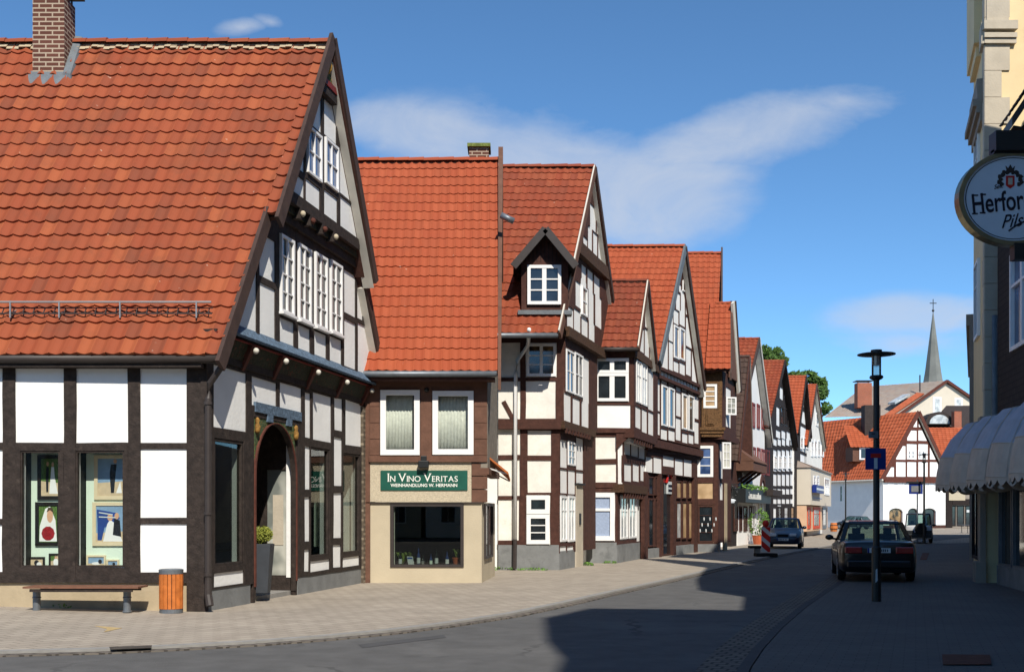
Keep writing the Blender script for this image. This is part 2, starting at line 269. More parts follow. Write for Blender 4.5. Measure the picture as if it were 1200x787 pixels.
# ------------------------------------------------------------------ helpers
def P(u, Y, z=0.0): return Vector(((u-CX)/F*Y, Y, z))
def PZ(v, Y): return EYE+(CY-v)/F*Y
def G(u, v, z=0.0): return P(u, (EYE-z)*F/(v-CY), z)
def V2(p): return Vector((p[0], p[1]))
BASE = {}
def nm(o, label=None, cat=None, group=None, kind=None):
    if label: o['label'] = label
    if cat: o['category'] = cat
    if group: o['group'] = group
    if kind: o['kind'] = kind
    return o
def thing(name, loc, label, cat, group=None, rz=0.0):
    o = bpy.data.objects.new(name, None); COL.objects.link(o); o.location = loc; o.rotation_euler = (0, 0, rz)
    o.empty_display_size = .3; BASE[o.name] = Vector(loc); return nm(o, label, cat, group)
class MB:
    def __init__(s): s.v = []; s.f = []; s.r = []
    def add(s, vs, fs, r=0.0):
        k = len(s.v); s.v += [tuple(x) for x in vs]
        for f in fs: s.f.append(tuple(i+k for i in f)); s.r.append(r)
    def box(s, x0, y0, z0, x1, y1, z1, r=0.0):
        s.add([(x0,y0,z0),(x1,y0,z0),(x1,y1,z0),(x0,y1,z0),(x0,y0,z1),(x1,y0,z1),(x1,y1,z1),(x0,y1,z1)],
              [(0,3,2,1),(4,5,6,7),(0,1,5,4),(1,2,6,5),(2,3,7,6),(3,0,4,7)], r)
    def poly(s, top, bot, r=0.0):                      # prism between two matching loops
        n = len(top); s.add(list(top)+list(bot), [tuple(range(n)), tuple(range(2*n-1, n-1, -1))]+[(i, i+n, (i+1) % n+n, (i+1) % n) for i in range(n)], r)
    def prism(s, fc, pl, o0, o1, r=0.0):               # polygon (s,z) of a face, from offset o0 (back) to o1 (front)
        s.poly([fc.pt(a, b, o1) for a, b in pl], [fc.pt(a, b, o0) for a, b in pl], r)
    def rect(s, fc, q, o0, o1, r=0.0): s.prism(fc, [(q[0],q[2]),(q[1],q[2]),(q[1],q[3]),(q[0],q[3])], o0, o1, r)
    def bar(s, a, b, w, h=None, up=(0, 0, 1)):         # box beam between two points
        a = Vector(a); b = Vector(b); h = h or w; d = (b-a).normalized(); up = Vector(up)
        if abs(d.dot(up)) > .98: up = Vector((1, 0, 0))
        x = d.cross(up).normalized()*w/2; y = x.cross(d).normalized()*h/2
        s.poly([a-x-y, a+x-y, a+x+y, a-x+y], [b-x-y, b+x-y, b+x+y, b-x+y])
    def tube(s, pts, r, n=8, caps=True):
        pts = [Vector(p) for p in pts]; rr = r if isinstance(r, (list, tuple)) else [r]*len(pts); k = len(s.v); L = len(pts)
        for i, p in enumerate(pts):
            d = (pts[min(i+1, L-1)]-pts[max(i-1, 0)]).normalized(); up = Vector((0, 0, 1)) if abs(d.z) < .95 else Vector((1, 0, 0))
            x = d.cross(up).normalized(); y = x.cross(d)
            for j in range(n): a = 2*math.pi*j/n; s.v.append(tuple(p+(x*math.cos(a)+y*math.sin(a))*rr[i]))
        for i in range(L-1):
            for j in range(n): s.f.append((k+i*n+j, k+i*n+(j+1) % n, k+(i+1)*n+(j+1) % n, k+(i+1)*n+j)); s.r.append(0)
        if caps: s.f.append(tuple(k+j for j in range(n))[::-1]); s.f.append(tuple(k+(L-1)*n+j for j in range(n))); s.r += [0, 0]
    def lathe(s, c, prof, n=16):                        # (radius, z) profile round a vertical axis
        k = len(s.v); c = Vector(c)
        for r_, z in prof:
            for j in range(n): a = 2*math.pi*j/n; s.v.append((c.x+r_*math.cos(a), c.y+r_*math.sin(a), c.z+z))
        for i in range(len(prof)-1):
            for j in range(n): s.f.append((k+i*n+j, k+i*n+(j+1) % n, k+(i+1)*n+(j+1) % n, k+(i+1)*n+j)); s.r.append(0)
        s.f.append(tuple(k+j for j in range(n))[::-1]); s.f.append(tuple(k+(len(prof)-1)*n+j for j in range(n))); s.r += [0, 0]
    def ball(s, c, rx, ry, rz, n=10, m=6):
        s.lathe_e(c, rx, ry, rz, n, m)
    def lathe_e(s, c, rx, ry, rz, n, m):
        k = len(s.v)
        for i in range(m+1):
            t = math.pi*(i/m-.5); t = max(-1.5, min(1.5, t))
            for j in range(n): a = 2*math.pi*j/n; s.v.append((c[0]+rx*math.cos(t)*math.cos(a), c[1]+ry*math.cos(t)*math.sin(a), c[2]+rz*math.sin(t)))
        for i in range(m):
            for j in range(n): s.f.append((k+i*n+j, k+i*n+(j+1) % n, k+(i+1)*n+(j+1) % n, k+(i+1)*n+j)); s.r.append(0)
        s.f.append(tuple(k+j for j in range(n))[::-1]); s.f.append(tuple(k+m*n+j for j in range(n))); s.r += [0, 0]
    def build(s, name, m, parent=None, smooth=False, local=False, label=None, rnd=False, bevel=0, weld=False):
        me = bpy.data.meshes.new(name); off = Vector((0, 0, 0))
        if parent is not None and not local: off = BASE[parent.name]
        me.from_pydata([(x-off.x, y-off.y, z-off.z) for x, y, z in s.v], [], s.f)
        if rnd:
            at = me.attributes.new('rnd', 'FLOAT', 'FACE'); at.data.foreach_set('value', s.r)
        else:
            bm = bmesh.new(); bm.from_mesh(me)
            if weld: bmesh.ops.remove_doubles(bm, verts=bm.verts, dist=.0005)
            bmesh.ops.recalc_face_normals(bm, faces=bm.faces); bm.to_mesh(me); bm.free()
        me.materials.append(MAT[m]); o = bpy.data.objects.new(name, me); COL.objects.link(o)
        if smooth: me.polygons.foreach_set('use_smooth', [True]*len(me.polygons))
        if bevel:
            b = o.modifiers.new('bevel', 'BEVEL'); b.width = bevel; b.segments = 2; b.limit_method = 'ANGLE'
        if parent is not None: o.parent = parent; BASE[o.name] = off if not local else Vector((0, 0, 0))
        else: BASE[o.name] = Vector((0, 0, 0))
        if label: o['label'] = label
        return o
class Face:
    """a wall plane: a -> b left to right seen from outside; px() reads photo pixels on it"""
    def __init__(s, a, b, off=0.0):
        a, b = V2(a), V2(b); s.t = (b-a).normalized(); s.n = Vector((s.t.y, -s.t.x)); s.a = a+s.n*off; s.L = (b-a).length
    def S(s, u): k = (u-CX)/F; return (k*s.a.y-s.a.x)/(s.t.x-k*s.t.y)
    def Z(s, u, v): return PZ(v, s.a.y+s.t.y*s.S(u))
    def pt(s, a, z, o=0.0): p = s.a+s.t*a+s.n*o; return Vector((p.x, p.y, z))
    def q(s, u0, v0, u1, v1): uc = (u0+u1)/2; return (s.S(u0), s.S(u1), s.Z(uc, v1), s.Z(uc, v0))
def clip(poly, reg):
    """clip polygon by a convex counter-clockwise region"""
    out = poly
    for i in range(len(reg)):
        a, b = reg[i], reg[(i+1) % len(reg)]; res = []
        side = lambda p: (b[0]-a[0])*(p[1]-a[1])-(b[1]-a[1])*(p[0]-a[0])
        for j in range(len(out)):
            p, q = out[j], out[(j+1) % len(out)]; sp, sq = side(p), side(q)
            if sp >= -1e-9: res.append(p)
            if sp*sq < -1e-12: t = sp/(sp-sq); res.append((p[0]+(q[0]-p[0])*t, p[1]+(q[1]-p[1])*t))
        out = res
        if len(out) < 3: return []
    return out
def cells(b, ops):
    """rectangles of b=(s0,s1,z0,z1) not covered by ops"""
    s0, s1, z0, z1 = b; S = sorted({s0, s1}|{min(max(x, s0), s1) for o in ops for x in o[:2]}); Z = sorted({z0, z1}|{min(max(x, z0), z1) for o in ops for x in o[2:4]})
    cols = []
    for i in range(len(S)-1):
        if S[i+1]-S[i] < 1e-4: continue
        sc = (S[i]+S[i+1])/2; runs = []
        for j in range(len(Z)-1):
            if Z[j+1]-Z[j] < 1e-4: continue
            zc = (Z[j]+Z[j+1])/2
            if any(o[0] < sc < o[1] and o[2] < zc < o[3] for o in ops): continue
            if runs and abs(runs[-1][1]-Z[j]) < 1e-3: runs[-1][1] = Z[j+1]
            else: runs.append([Z[j], Z[j+1]])
        runs = [tuple(r) for r in runs]
        if cols and cols[-1][2] == runs: cols[-1][1] = S[i+1]
        else: cols.append([S[i], S[i+1], runs])
    return [(c[0], c[1], r[0], r[1]) for c in cols for r in c[2]]
def wob(p, amp):
    if not amp: return p
    d = noise.noise_vector(Vector((p[0]*1.3, p[1]*1.3, p[0]-p[1])))
    return (p[0]+d.x*amp, p[1]+d.y*amp)
def sub(q, n=3):
    s0, s1, z0, z1 = q; a = [(s0, z0)]
    ks = max(1, int((s1-s0)/.6)); kz = max(1, int((z1-z0)/.6))
    return [(s0+(s1-s0)*i/ks, z0) for i in range(ks)]+[(s1, z0+(z1-z0)*i/kz) for i in range(kz)]+[(s1-(s1-s0)*i/ks, z1) for i in range(ks)]+[(s0, z1-(z1-z0)*i/kz) for i in range(kz)]
def timber(fc, par, b, panels, reg=None, mt='timber_brown', proud=.03, amp=.02, holes=(), braces=(), slab='plaster', thick=.2, name='timber_frame', wallname='wall', grow=.018):
    m = MB(); panels = [(q[0]-grow, q[1]+grow, q[2]-grow, q[3]+grow) for q in panels]
    for q in cells(b, list(panels)+list(holes)):
        pl = sub(q)
        if reg: pl = clip(pl, reg)
        if len(pl) > 2: m.prism(fc, [wob(p, amp) for p in pl], -.03, proud)
    for (s0, z0, s1, z1, w) in braces:
        dx, dz = s1-s0, z1-z0; L = math.hypot(dx, dz); nx, nz = -dz/L*w/2, dx/L*w/2
        m.prism(fc, [(s0-nx, z0-nz), (s1-nx, z1-nz), (s1+nx, z1+nz), (s0+nx, z0+nz)], -.02, proud-.004)
    o = m.build(name, mt, par)
    w = MB()
    for q in cells(b, list(holes)):
        pl = [(q[0], q[2]), (q[1], q[2]), (q[1], q[3]), (q[0], q[3])]
        if reg: pl = clip(pl, reg)
        if len(pl) > 2: w.prism(fc, pl, -thick, 0)
    return o, w.build(wallname, slab, par)
def window(fc, par, q, cols=2, rows=(.5,), off=0.0, fw=.06, mw=.03, mt='white_paint', pane='pane_dark', sill=False, depth=.05, mull=None, name='window', inset=None):
    """q=(s0,s1,z0,z1); rows = heights (0..1) of the bars; frame mesh > pane"""
    s0, s1, z0, z1 = q; m = MB(); o0, o1 = off-.02, off+depth
    m.rect(fc, (s0, s0+fw, z0, z1), o0, o1); m.rect(fc, (s1-fw, s1, z0, z1), o0, o1)
    m.rect(fc, (s0+fw, s1-fw, z1-fw, z1), o0, o1-.002); m.rect(fc, (s0+fw, s1-fw, z0, z0+fw), o0, o1-.002)
    if inset:                                           # wide outer casing round the sash
        pass
    W_ = s1-s0-2*fw; H_ = z1-z0-2*fw
    for i in range(1, cols):
        w = mull if (mull and cols % 2 == 0 and i == cols//2) else mw; c = s0+fw+W_*i/cols
        m.rect(fc, (c-w/2, c+w/2, z0+fw, z1-fw), o0, o1-.012)
    for r_ in rows:
        w = mw
        if isinstance(r_, tuple): r_, w = r_
        c = z0+fw+H_*r_; m.rect(fc, (s0+fw, s1-fw, c-w/2, c+w/2), o0, o1-.016)
    if sill: m.rect(fc, (s0-.04, s1+.04, z0-.05, z0-.002), off-.02, off+.11)
    o = m.build(name, mt, par)
    g = MB(); g.rect(fc, (s0+fw-.01, s1-fw+.01, z0+fw-.01, z1-fw+.01), off-.03, off+.012); g.build('pane', pane, o)
    return o
def roof(par, eL, eR, rR, rL, mt='tiles_old', tw=.24, tl=.34, seg=6, name='roof', h=.045, deck=True, jit=.006, thick=.08, lip=.012):
    """pantiles on the quad eL,eR (eaves) rR,rL (ridge), seen from outside left to right"""
    eL, eR, rR, rL = map(Vector, (eL, eR, rR, rL)); m = MB()
    nr = max(1, round((((rL-eL).length+(rR-eR).length)/2)/tl)); nc = max(1, round(((eR-eL).length+(rR-rL).length)/2/tw))
    nrm = ((eR-eL)+(rR-rL)).cross((rL-eL)+(rR-eR)).normalized()
    if nrm.z < 0: nrm = -nrm
    def pos(a, b): return (eL*(1-a)+eR*a)*(1-b)+(rL*(1-a)+rR*a)*b
    prof = lambda x: h*(.34*(1+math.cos(2*math.pi*x))+.30*max(0, 1-x/.14)) if h else 0
    rj = random.Random(int(nr*31+nc)); dirt = 0
    for r_ in range(nr):
        b0, b1 = r_/nr, min(1, (r_+1)/nr+.02)
        for c in range(nc):
            j = rj.uniform(-jit, jit)+(.02*noise.noise(Vector((c*.35, r_*.8, nr))) if seg > 3 else 0); sg_ = nrm*(.03*noise.noise(Vector((c*.09, r_*.13, nc))) if seg > 3 else 0); j2 = rj.uniform(-jit, jit)*.6; k = len(m.v); rv = rj.random()
            if rj.random() < .09: rv = rj.choice((0, 1, 1))
            elif rj.random() < .02: rv = 1.0
            for i in range(seg+1):
                x = i/seg; a = (c+x)/nc; hh = prof(x)
                pb = pos(a, b0+j/ max(.1,(rL-eL).length))+sg_; pt_ = pos(a, b1)+sg_
                m.v.append(tuple(pb+nrm*(hh+.022-(lip if lip > .02 else 0)*.6))); m.v.append(tuple(pb+nrm*(hh+.04+lip+j2))); m.v.append(tuple(pt_+nrm*(hh+.018)))
            for i in range(seg):
                q0 = k+3*i; m.f.append((q0, q0+3, q0+4, q0+1)); m.r.append(rv); m.f.append((q0+1, q0+4, q0+5, q0+2)); m.r.append(rv)
            q0 = k+3*seg; 
    o = m.build(name, mt, par, rnd=True)
    if deck:
        d = MB(); u = nrm*-.035; l = nrm*-(thick+.04); d.poly([eL+u, eR+u, rR+u, rL+u], [eL+l, eR+l, rR+l, rL+l]); d.build('roof_deck', 'timber_brown', par)
    return o
def ridge(par, a, b, mt='tiles_old', r=.13, tl=.4, mortar=True, name='ridge_tiles'):
    a, b = Vector(a), Vector(b); n = max(2, round((b-a).length/tl)); m = MB(); d = (b-a)/n; rj = random.Random(3)
    x = d.normalized().cross(Vector((0, 0, 1))).normalized()
    for i in range(n):
        p0 = a+d*i; p1 = a+d*(i+1.06); k = len(m.v); rv = rj.random(); lift = rj.uniform(0, .012)
        for p, rr in ((p0, r), (p1, r*1.18)):
            for j in range(7): t = math.pi*j/6; m.v.append(tuple(p+x*math.cos(t)*rr+Vector((0, 0, math.sin(t)*rr*.8+lift-.02))))
        for j in range(6): m.f.append((k+j, k+j+1, k+8+j, k+7+j)); m.r.append(rv)
        m.f.append(tuple(range(k+7, k+14))); m.r.append(rv)
    m.build(name, mt, par, rnd=True)
    if mortar:
        w = MB(); k = max(4, int((b-a).length/.12))
        for i in range(k):
            p0 = a+(b-a)*i/k; p1 = a+(b-a)*(i+1)/k; dz = .05+.03*math.sin(i*1.6); w.poly([p0+x*.17+Vector((0,0,-.1-dz)), p0-x*.17+Vector((0,0,-.1-dz)), p0+Vector((0,0,.03))], [p1+x*.17+Vector((0,0,-.1-dz)), p1-x*.17+Vector((0,0,-.1-dz)), p1+Vector((0,0,.03))])
        w.build('ridge_mortar', 'plinth_beige', par)
def rake(fc, m, s0, z0, s1, z1, w, o0, o1):
    dx, dz = s1-s0, z1-z0; L = math.hypot(dx, dz); nx, nz = -dz/L*w/2, dx/L*w/2
    m.prism(fc, [(s0-nx, z0-nz), (s1-nx, z1-nz), (s1+nx, z1+nz), (s0+nx, z0+nz)], o0, o1)
def text(s, size, fc, sc, z, o, mt, par, sx=1.0, name='lettering', ext=.004, shear=0.0, align='CENTER', rot=0.0, bold=0.0):
    cu = bpy.data.curves.new('t', 'FONT'); cu.body = s; cu.size = size; cu.extrude = ext; cu.align_x = align; cu.align_y = 'BOTTOM_BASELINE'; cu.shear = shear; cu.offset = bold
    ob = bpy.data.objects.new('t', cu); COL.objects.link(ob); dg = bpy.context.evaluated_depsgraph_get(); me = bpy.data.meshes.new_from_object(ob.evaluated_get(dg))
    bpy.data.objects.remove(ob); off = BASE[par.name]; cr, sr = math.cos(rot), math.sin(rot)
    for v in me.vertices:
        x, y = v.co.x*sx, v.co.y; p = fc.pt(sc+x*cr-y*sr, z+x*sr+y*cr, o+v.co.z); v.co = p-off
    me.materials.clear(); me.materials.append(MAT[mt]); ob = bpy.data.objects.new(name, me); COL.objects.link(ob); ob.parent = par; BASE[ob.name] = off
    return ob
def leaves(name, mt, par, blobs, n, size, seed=1, local=False):
    m = MB(); rj = random.Random(seed); tot = sum(b[3]*b[4]*b[5] for b in blobs)
    for b in blobs:
        for i in range(int(n*b[3]*b[4]*b[5]/tot)):
            th = rj.uniform(0, 2*math.pi); ph = math.acos(rj.uniform(-1, 1)); rr = rj.uniform(.45, 1.0)**.5*rj.uniform(.9, 1.08)
            c = Vector((b[0]+b[3]*rr*math.sin(ph)*math.cos(th), b[1]+b[4]*rr*math.sin(ph)*math.sin(th), b[2]+b[5]*rr*math.cos(ph)))
            if noise.noise(c*(1.1/max(b[3], .3))+Vector((seed, 0, 0))) < -.10: continue
            a = Vector((rj.gauss(0, 1), rj.gauss(0, 1), rj.gauss(0, 1))).normalized(); t2 = a.orthogonal().normalized(); s_ = size*rj.uniform(.6, 1.3)
            m.add([c-a*s_, c+t2*s_*.5, c+a*s_, c-t2*s_*.5], [(0, 1, 2, 3)], min(1, max(0, rj.gauss(.5, .25))))
    return m.build(name, mt, par, rnd=True, local=local)
def core(par, pts, z0, z1, mt='plaster', name='wall'):
    m = MB(); m.poly([Vector((p[0], p[1], z1)) for p in pts], [Vector((p[0], p[1], z0)) for p in pts]); return m.build(name, mt, par)
def inter(u, fc): return fc.S(u)
# ================================================================== ground
def sheet(name, pts, z, mt, kind='structure', thick=0.0):
    m = MB()
    if thick: m.poly([Vector((p[0], p[1], z)) for p in pts], [Vector((p[0], p[1], z-thick)) for p in pts])
    else: m.add([(p[0], p[1], z) for p in pts], [tuple(range(len(pts)))])
    o = m.build(name, mt); o['kind'] = kind; return o
sheet('ground', [(-900, -300), (1200, -300), (1200, 1500), (-900, 1500)], -.06, 'earth')
kerb_px = [(-260, 767), (0, 764), (120, 761), (210, 757), (300, 752), (380, 746), (450, 739.5), (520, 731), (600, 719), (660, 706.5), (720, 693), (780, 680), (830, 668.5), (880, 656.5), (930, 646.5), (985, 637)]
KL = [G(u, v, .0) for u, v in kerb_px]
rk_px = [(800, 830), (815, 800), (830, 780), (850, 759), (880, 734), (915, 710), (950, 690), (985, 671), (1010, 656), (1030, 645), (1045, 638)]
KR = [G(u, v, 0) for u, v in rk_px]
road = [(p.x, p.y) for p in KL]+[(34, 92), (40, 92)]+[(p.x, p.y) for p in reversed(KR)]+[(2.5, 0), (2.5, -12), (-30, -12), (-30, 16)]
sheet('road', road, -.03, 'asphalt')
sheet('plaza_paving', [(14, 62), (90, 62), (140, 160), (10, 160)], -.04, 'pavers_far')
def strip(name, line, w0, w1, z, mt, thick=.08):
    m = MB(); L = []
    for i, p in enumerate(line):
        d = (line[min(i+1, len(line)-1)]-line[max(i-1, 0)]); d.z = 0; d.normalize(); nn = Vector((-d.y, d.x, 0)); L.append((p+nn*w0, p+nn*w1))
    for i in range(len(L)-1):
        a, b, c, d = L[i][0], L[i+1][0], L[i+1][1], L[i][1]; t = Vector((0, 0, z)); bt = Vector((0, 0, z-thick)); m.poly([q+t for q in (a, b, c, d)], [q+bt for q in (a, b, c, d)])
    o = m.build(name, mt, weld=True); o['kind'] = 'structure'; return o
# left pavement, its surface rising a little towards the corner house
m = MB(); inner = [Vector((-30, 30, 0)), Vector((-16, 30, 0)), Vector((-12, 30, 0)), Vector((-8, 30, 0)), Vector((-5, 30, 0)), Vector((-3, 30, 0)), Vector((-1, 33, 0)), Vector((0, 36, 0)), Vector((2, 40, 0)), Vector((4, 44, 0)), Vector((6, 48, 0)), Vector((8, 54, 0)), Vector((10, 60, 0)), Vector((14, 72, 0)), Vector((18, 84, 0)), Vector((26, 100, 0))]
NB = 14
for i in range(len(KL)-1):
    for j in range(NB):
        def pp(k, t):
            p = KL[k].lerp(inner[k], t); return (p.x, p.y, .012+.10*max(0, min(1, (-5.6-p.x)/3))*max(0, min(1, t*5)))
        m.add([pp(i, j/NB), pp(i+1, j/NB), pp(i+1, (j+1)/NB), pp(i, (j+1)/NB)], [(0, 1, 2, 3)])
o = m.build('pavement', 'pavers', weld=True, smooth=True); o['kind'] = 'structure'
strip('kerb', KL, -.02, .14, .018, 'concrete'); strip('gutter_stones', KL, -.20, -.025, -.012, 'setts')
# right pavement, dropped kerb of setts
rp = [(p.x+.45, p.y-.1) for p in KR]+[(60, 88), (90, 88), (90, -12), (2.5, -12)]
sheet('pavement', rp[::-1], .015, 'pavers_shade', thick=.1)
strip('kerb', KR, -.44, -.32, .010, 'asphalt_patch'); strip('gutter_stones', KR, -.315, .10, -.008, 'setts')
for (a, b, c, d) in (((420, 752), (520, 741), (523, 744), (425, 756)),):
    sheet('road_patch', [G(*a)[:2], G(*b)[:2], G(*c)[:2], G(*d)[:2]], -.026, 'asphalt_patch')
# ================================================================== corner house with photo shop
C1, D1 = Vector((-5.045, 18.253)), Vector((-3.41, 26.4)); A1 = Vector((-11.5, 18.17))
b1 = thing('timber_house', (-5.02, 18.4, 0), 'big black timbered house at the left edge with an arched doorway and framed wedding pictures', 'house')
fA, fG = Face(A1, C1), Face(C1, D1)
ze = 4.18
Q = lambda f, *l: [f.q(*x) for x in l]
holesA = Q(fA, (24, 528, 70.5, 664), (89, 528, 146, 664))
panA = Q(fA, (-210, 430, -150, 517), (-135, 430, -75, 517), (-58, 430, 2, 517), (19.5, 430, 74, 517), (91, 430, 149, 517), (166, 430, 223, 517), (166, 527, 223, 605), (166, 615, 223, 668), (-58, 528, 2, 605), (-58, 615, 2, 668))
zs = fA.Z(100, 682)
timber(fA, b1, (0, fA.L, zs, ze), panA, mt='timber_black', holes=holesA, proud=.025, amp=.02)
mm = MB(); mm.rect(fA, (fA.L-.30, fA.L+.03, .02, ze), -.27, .032); mm.build('corner_post', 'timber_black', b1)
mm = MB(); mm.prism(fA, [(0, -.1), (fA.L-.02, -.1), (fA.L-.02, zs), (0, zs)], -.25, -.02); mm.build('plinth', 'plinth_beige', b1)
# shop windows in the eaves wall: reveal, board and glass
fA40 = Face(A1, C1, -.42)
for i, q in enumerate(holesA):
    s0, s1, z0, z1 = q; mm = MB()
    for r_ in ((s0-.06, s0, z0-.06, z1+.06), (s1, s1+.06, z0-.06, z1+.06), (s0, s1, z0-.06, z0), (s0, s1, z1, z1+.06)): mm.rect(fA, r_, -.9, -.2)
    mm.build('window_box', 'black', b1)
    fr = MB()
    for r_ in ((s0, s0+.03, z0, z1), (s1-.03, s1, z0, z1), (s0+.03, s1-.03, z1-.03, z1), (s0+.03, s1-.03, z0, z0+.03)): fr.rect(fA, r_, -.06, .01)
    w = fr.build('window', 'timber_black', b1); g = MB(); g.rect(fA, (s0+.02, s1-.02, z0+.02, z1-.02), -.03, -.024); g.build('pane', 'glass', w)
    bd = MB(); bs = fA40.S((32, 101)[i]); bd.rect(fA, (bs, s1+.2, z0-.05, z1-.0), -.47, -.42); bd.build('display_board', 'mint', b1)
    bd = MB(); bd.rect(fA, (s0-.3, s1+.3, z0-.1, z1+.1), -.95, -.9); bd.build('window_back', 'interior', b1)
def framed(q, fm, fw, bg, shapes, label):
    t = thing('framed_picture', tuple(fA.pt(q[0], q[2], -.42)), label, 'picture', 'framed pictures in the shop windows')
    s0, s1, z0, z1 = q; m = MB()
    for r_ in ((s0, s0+fw, z0, z1), (s1-fw, s1, z0, z1), (s0+fw, s1-fw, z1-fw, z1), (s0+fw, s1-fw, z0, z0+fw)): m.rect(fA, r_, -.42, -.385)
    m.build('frame', fm, t); m = MB(); m.rect(fA, (s0+fw, s1-fw, z0+fw, z1-fw), -.42, -.40); p = m.build('print', bg, t)
    for k, (mt, pl) in enumerate(shapes):
        m = MB(); W_, H_ = s1-s0-2*fw, z1-z0-2*fw; m.prism(fA, [(s0+fw+a*W_, z0+fw+b*H_) for a, b in pl], -.40, -.398+.0006*k); m.build('printed_shape', mt, p)
ell = lambda cx, cy, rx, ry, n=10: [(cx+rx*math.cos(2*math.pi*i/n), cy+ry*math.sin(2*math.pi*i/n)) for i in range(n)]
g = fA40.q
framed(g(44.6, 533, 73, 585), 'frame_black', .06, 'leafy', [('sand', [(0,0),(1,0),(1,.35),(0,.4)]), ('suit', [(.3,.1),(.42,.1),(.45,.75),(.33,.8),(.27,.6)]), ('white_paint', [(.48,.06),(.98,.06),(.8,.5),(.75,.78),(.6,.78)]), ('skin', ell(.68,.84,.07,.07)), ('skin', ell(.38,.86,.07,.06))], 'upper black framed picture of a couple under trees, left shop window')
framed(g(42, 588, 72, 639), 'frame_black', .06, 'leafy', [('white_paint', [(.02,.02),(.98,.02),(.9,.6),(.6,.98),(.35,.92),(.05,.45)]), ('skin', ell(.6,.72,.17,.19)), ('bark', [(.42,.82),(.5,.95),(.72,.95),(.8,.8),(.6,.88)]), ('cloth_red', ell(.5,.24,.36,.2))], 'black framed portrait of a veiled bride holding a red bouquet')
framed(g(34, 652, 53, 666), 'frame_black', .03, 'sand', [('suit', ell(.5,.5,.2,.35)), ('white_paint', ell(.7,.3,.2,.3))], 'small black framed picture low in the left shop window')
framed(g(58, 648, 74, 666), 'frame_black', .03, 'sand', [('leafy', [(0,.5),(.4,.6),(.4,1),(0,1)]), ('white_paint', ell(.5,.4,.25,.35)), ('skin', ell(.5,.8,.12,.12))], 'small black framed picture beside the window post, cut by it')
framed(g(111, 533, 150, 585), 'frame_beige', .06, 'sea', [('sand', [(0,0),(1,0),(1,.4),(0,.35)]), ('suit', [(.5,.08),(.62,.08),(.68,.6),(.72,.85),(.5,.85),(.45,.6)]), ('white_paint', [(.7,.08),(.92,.08),(.86,.4)]), ('skin', ell(.66,.93,.07,.06))], 'upper beige framed picture of a couple standing on sand')
framed(g(109, 588, 150, 639), 'frame_beige', .06, 'sea', [('sand', [(0,0),(1,0),(1,.3),(0,.25)]), ('stripe_blue', [(.05,.5),(.02,.9),(.75,.8),(.85,.65),(.3,.4),(.2,.05),(.05,.05)]), ('white_paint', [(.25,.02),(.95,.02),(.7,.5),(.5,.62),(.4,.5)]), ('skin', ell(.5,.68,.1,.1)), ('suit', [(.6,.2),(.9,.15),(.85,.6),(.65,.65)]), ('skin', ell(.74,.72,.08,.09)), ('plate_white', [(.1,.8),(.6,.74),(.6,.77),(.1,.83)]), ('plate_white', [(.1,.68),(.7,.66),(.7,.69),(.1,.71)])], 'beige framed picture of a couple seated in a blue striped beach chair')
framed(g(102, 650, 124.5, 665), 'frame_beige', .03, 'sea', [('sand', [(0,0),(1,0),(1,.3),(0,.3)]), ('white_paint', ell(.5,.3,.3,.15)), ('suit', ell(.75,.5,.12,.25))], 'small beige framed beach picture low in the right shop window')
framed(g(125.5, 655, 140, 665), 'frame_beige', .025, 'sea', [('sand', [(0,0),(1,0),(1,.3),(0,.3)]), ('suit', ell(.6,.45,.15,.3))], 'smallest beige framed picture in the right shop window corner')
# gable wall, ground floor
arch = fG.q(296, 500, 346.5, 690); arch = (arch[0], arch[1], -.02, fG.Z(320, 493))
hG = Q(fG, (250, 515, 284, 662), (363, 524, 385, 652), (401, 531, 421, 648))+[arch]
pG = Q(fG, (249.5, 433, 287, 502), (250, 671, 284, 684), (294, 446, 322.5, 476), (327, 452, 352, 481), (356.5, 461, 362.5, 511), (356.5, 523, 362, 572), (356, 583, 361.5, 633), (355.5, 645, 361, 668),
       (366, 463, 387, 515), (391, 468, 400, 503), (390.5, 513, 399.5, 568), (390, 578, 399, 629), (389.5, 639, 398.5, 663), (404, 472, 423.5, 521), (363, 657, 385, 667), (401, 653, 420, 662))
zp = .36
timber(fG, b1, (0, fG.L, zp, ze), pG, mt='timber_black', holes=hG, proud=.025, amp=.022)
mm = MB(); mm.prism(fG, [(-.02, -.1), (arch[0]-.12, -.1), (arch[0]-.12, zp), (-.02, zp)], -.25, .012); mm.prism(fG, [(arch[1]+.08, -.1), (fG.L, -.1), (fG.L, zp), (arch[1]+.08, zp)], -.25, .012); mm.build('plinth', 'plinth_grey', b1)
for q, bars in ((hG[0], ()), (hG[1], ()), (hG[2], ())):
    s0, s1, z0, z1 = q; fr = MB()
    for r_ in ((s0, s0+.05, z0, z1), (s1-.05, s1, z0, z1), (s0+.05, s1-.05, z1-.05, z1), (s0+.05, s1-.05, z0, z0+.05)): fr.rect(fG, r_, -.08, .01)
    w = fr.build('window', 'timber_black', b1); g = MB(); g.rect(fG, (s0+.04, s1-.04, z0+.04, z1-.04), -.04, -.034); g.build('pane', 'glass_dim', w)
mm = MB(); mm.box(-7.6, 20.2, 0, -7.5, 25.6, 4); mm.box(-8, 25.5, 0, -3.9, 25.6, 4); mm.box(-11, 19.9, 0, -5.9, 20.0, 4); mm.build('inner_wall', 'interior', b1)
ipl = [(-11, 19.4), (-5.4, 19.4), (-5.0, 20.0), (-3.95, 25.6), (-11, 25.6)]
core(b1, ipl, -.02, .03, 'interior', 'inner_floor'); core(b1, ipl, 3.9, 4.0, 'interior', 'inner_ceiling')
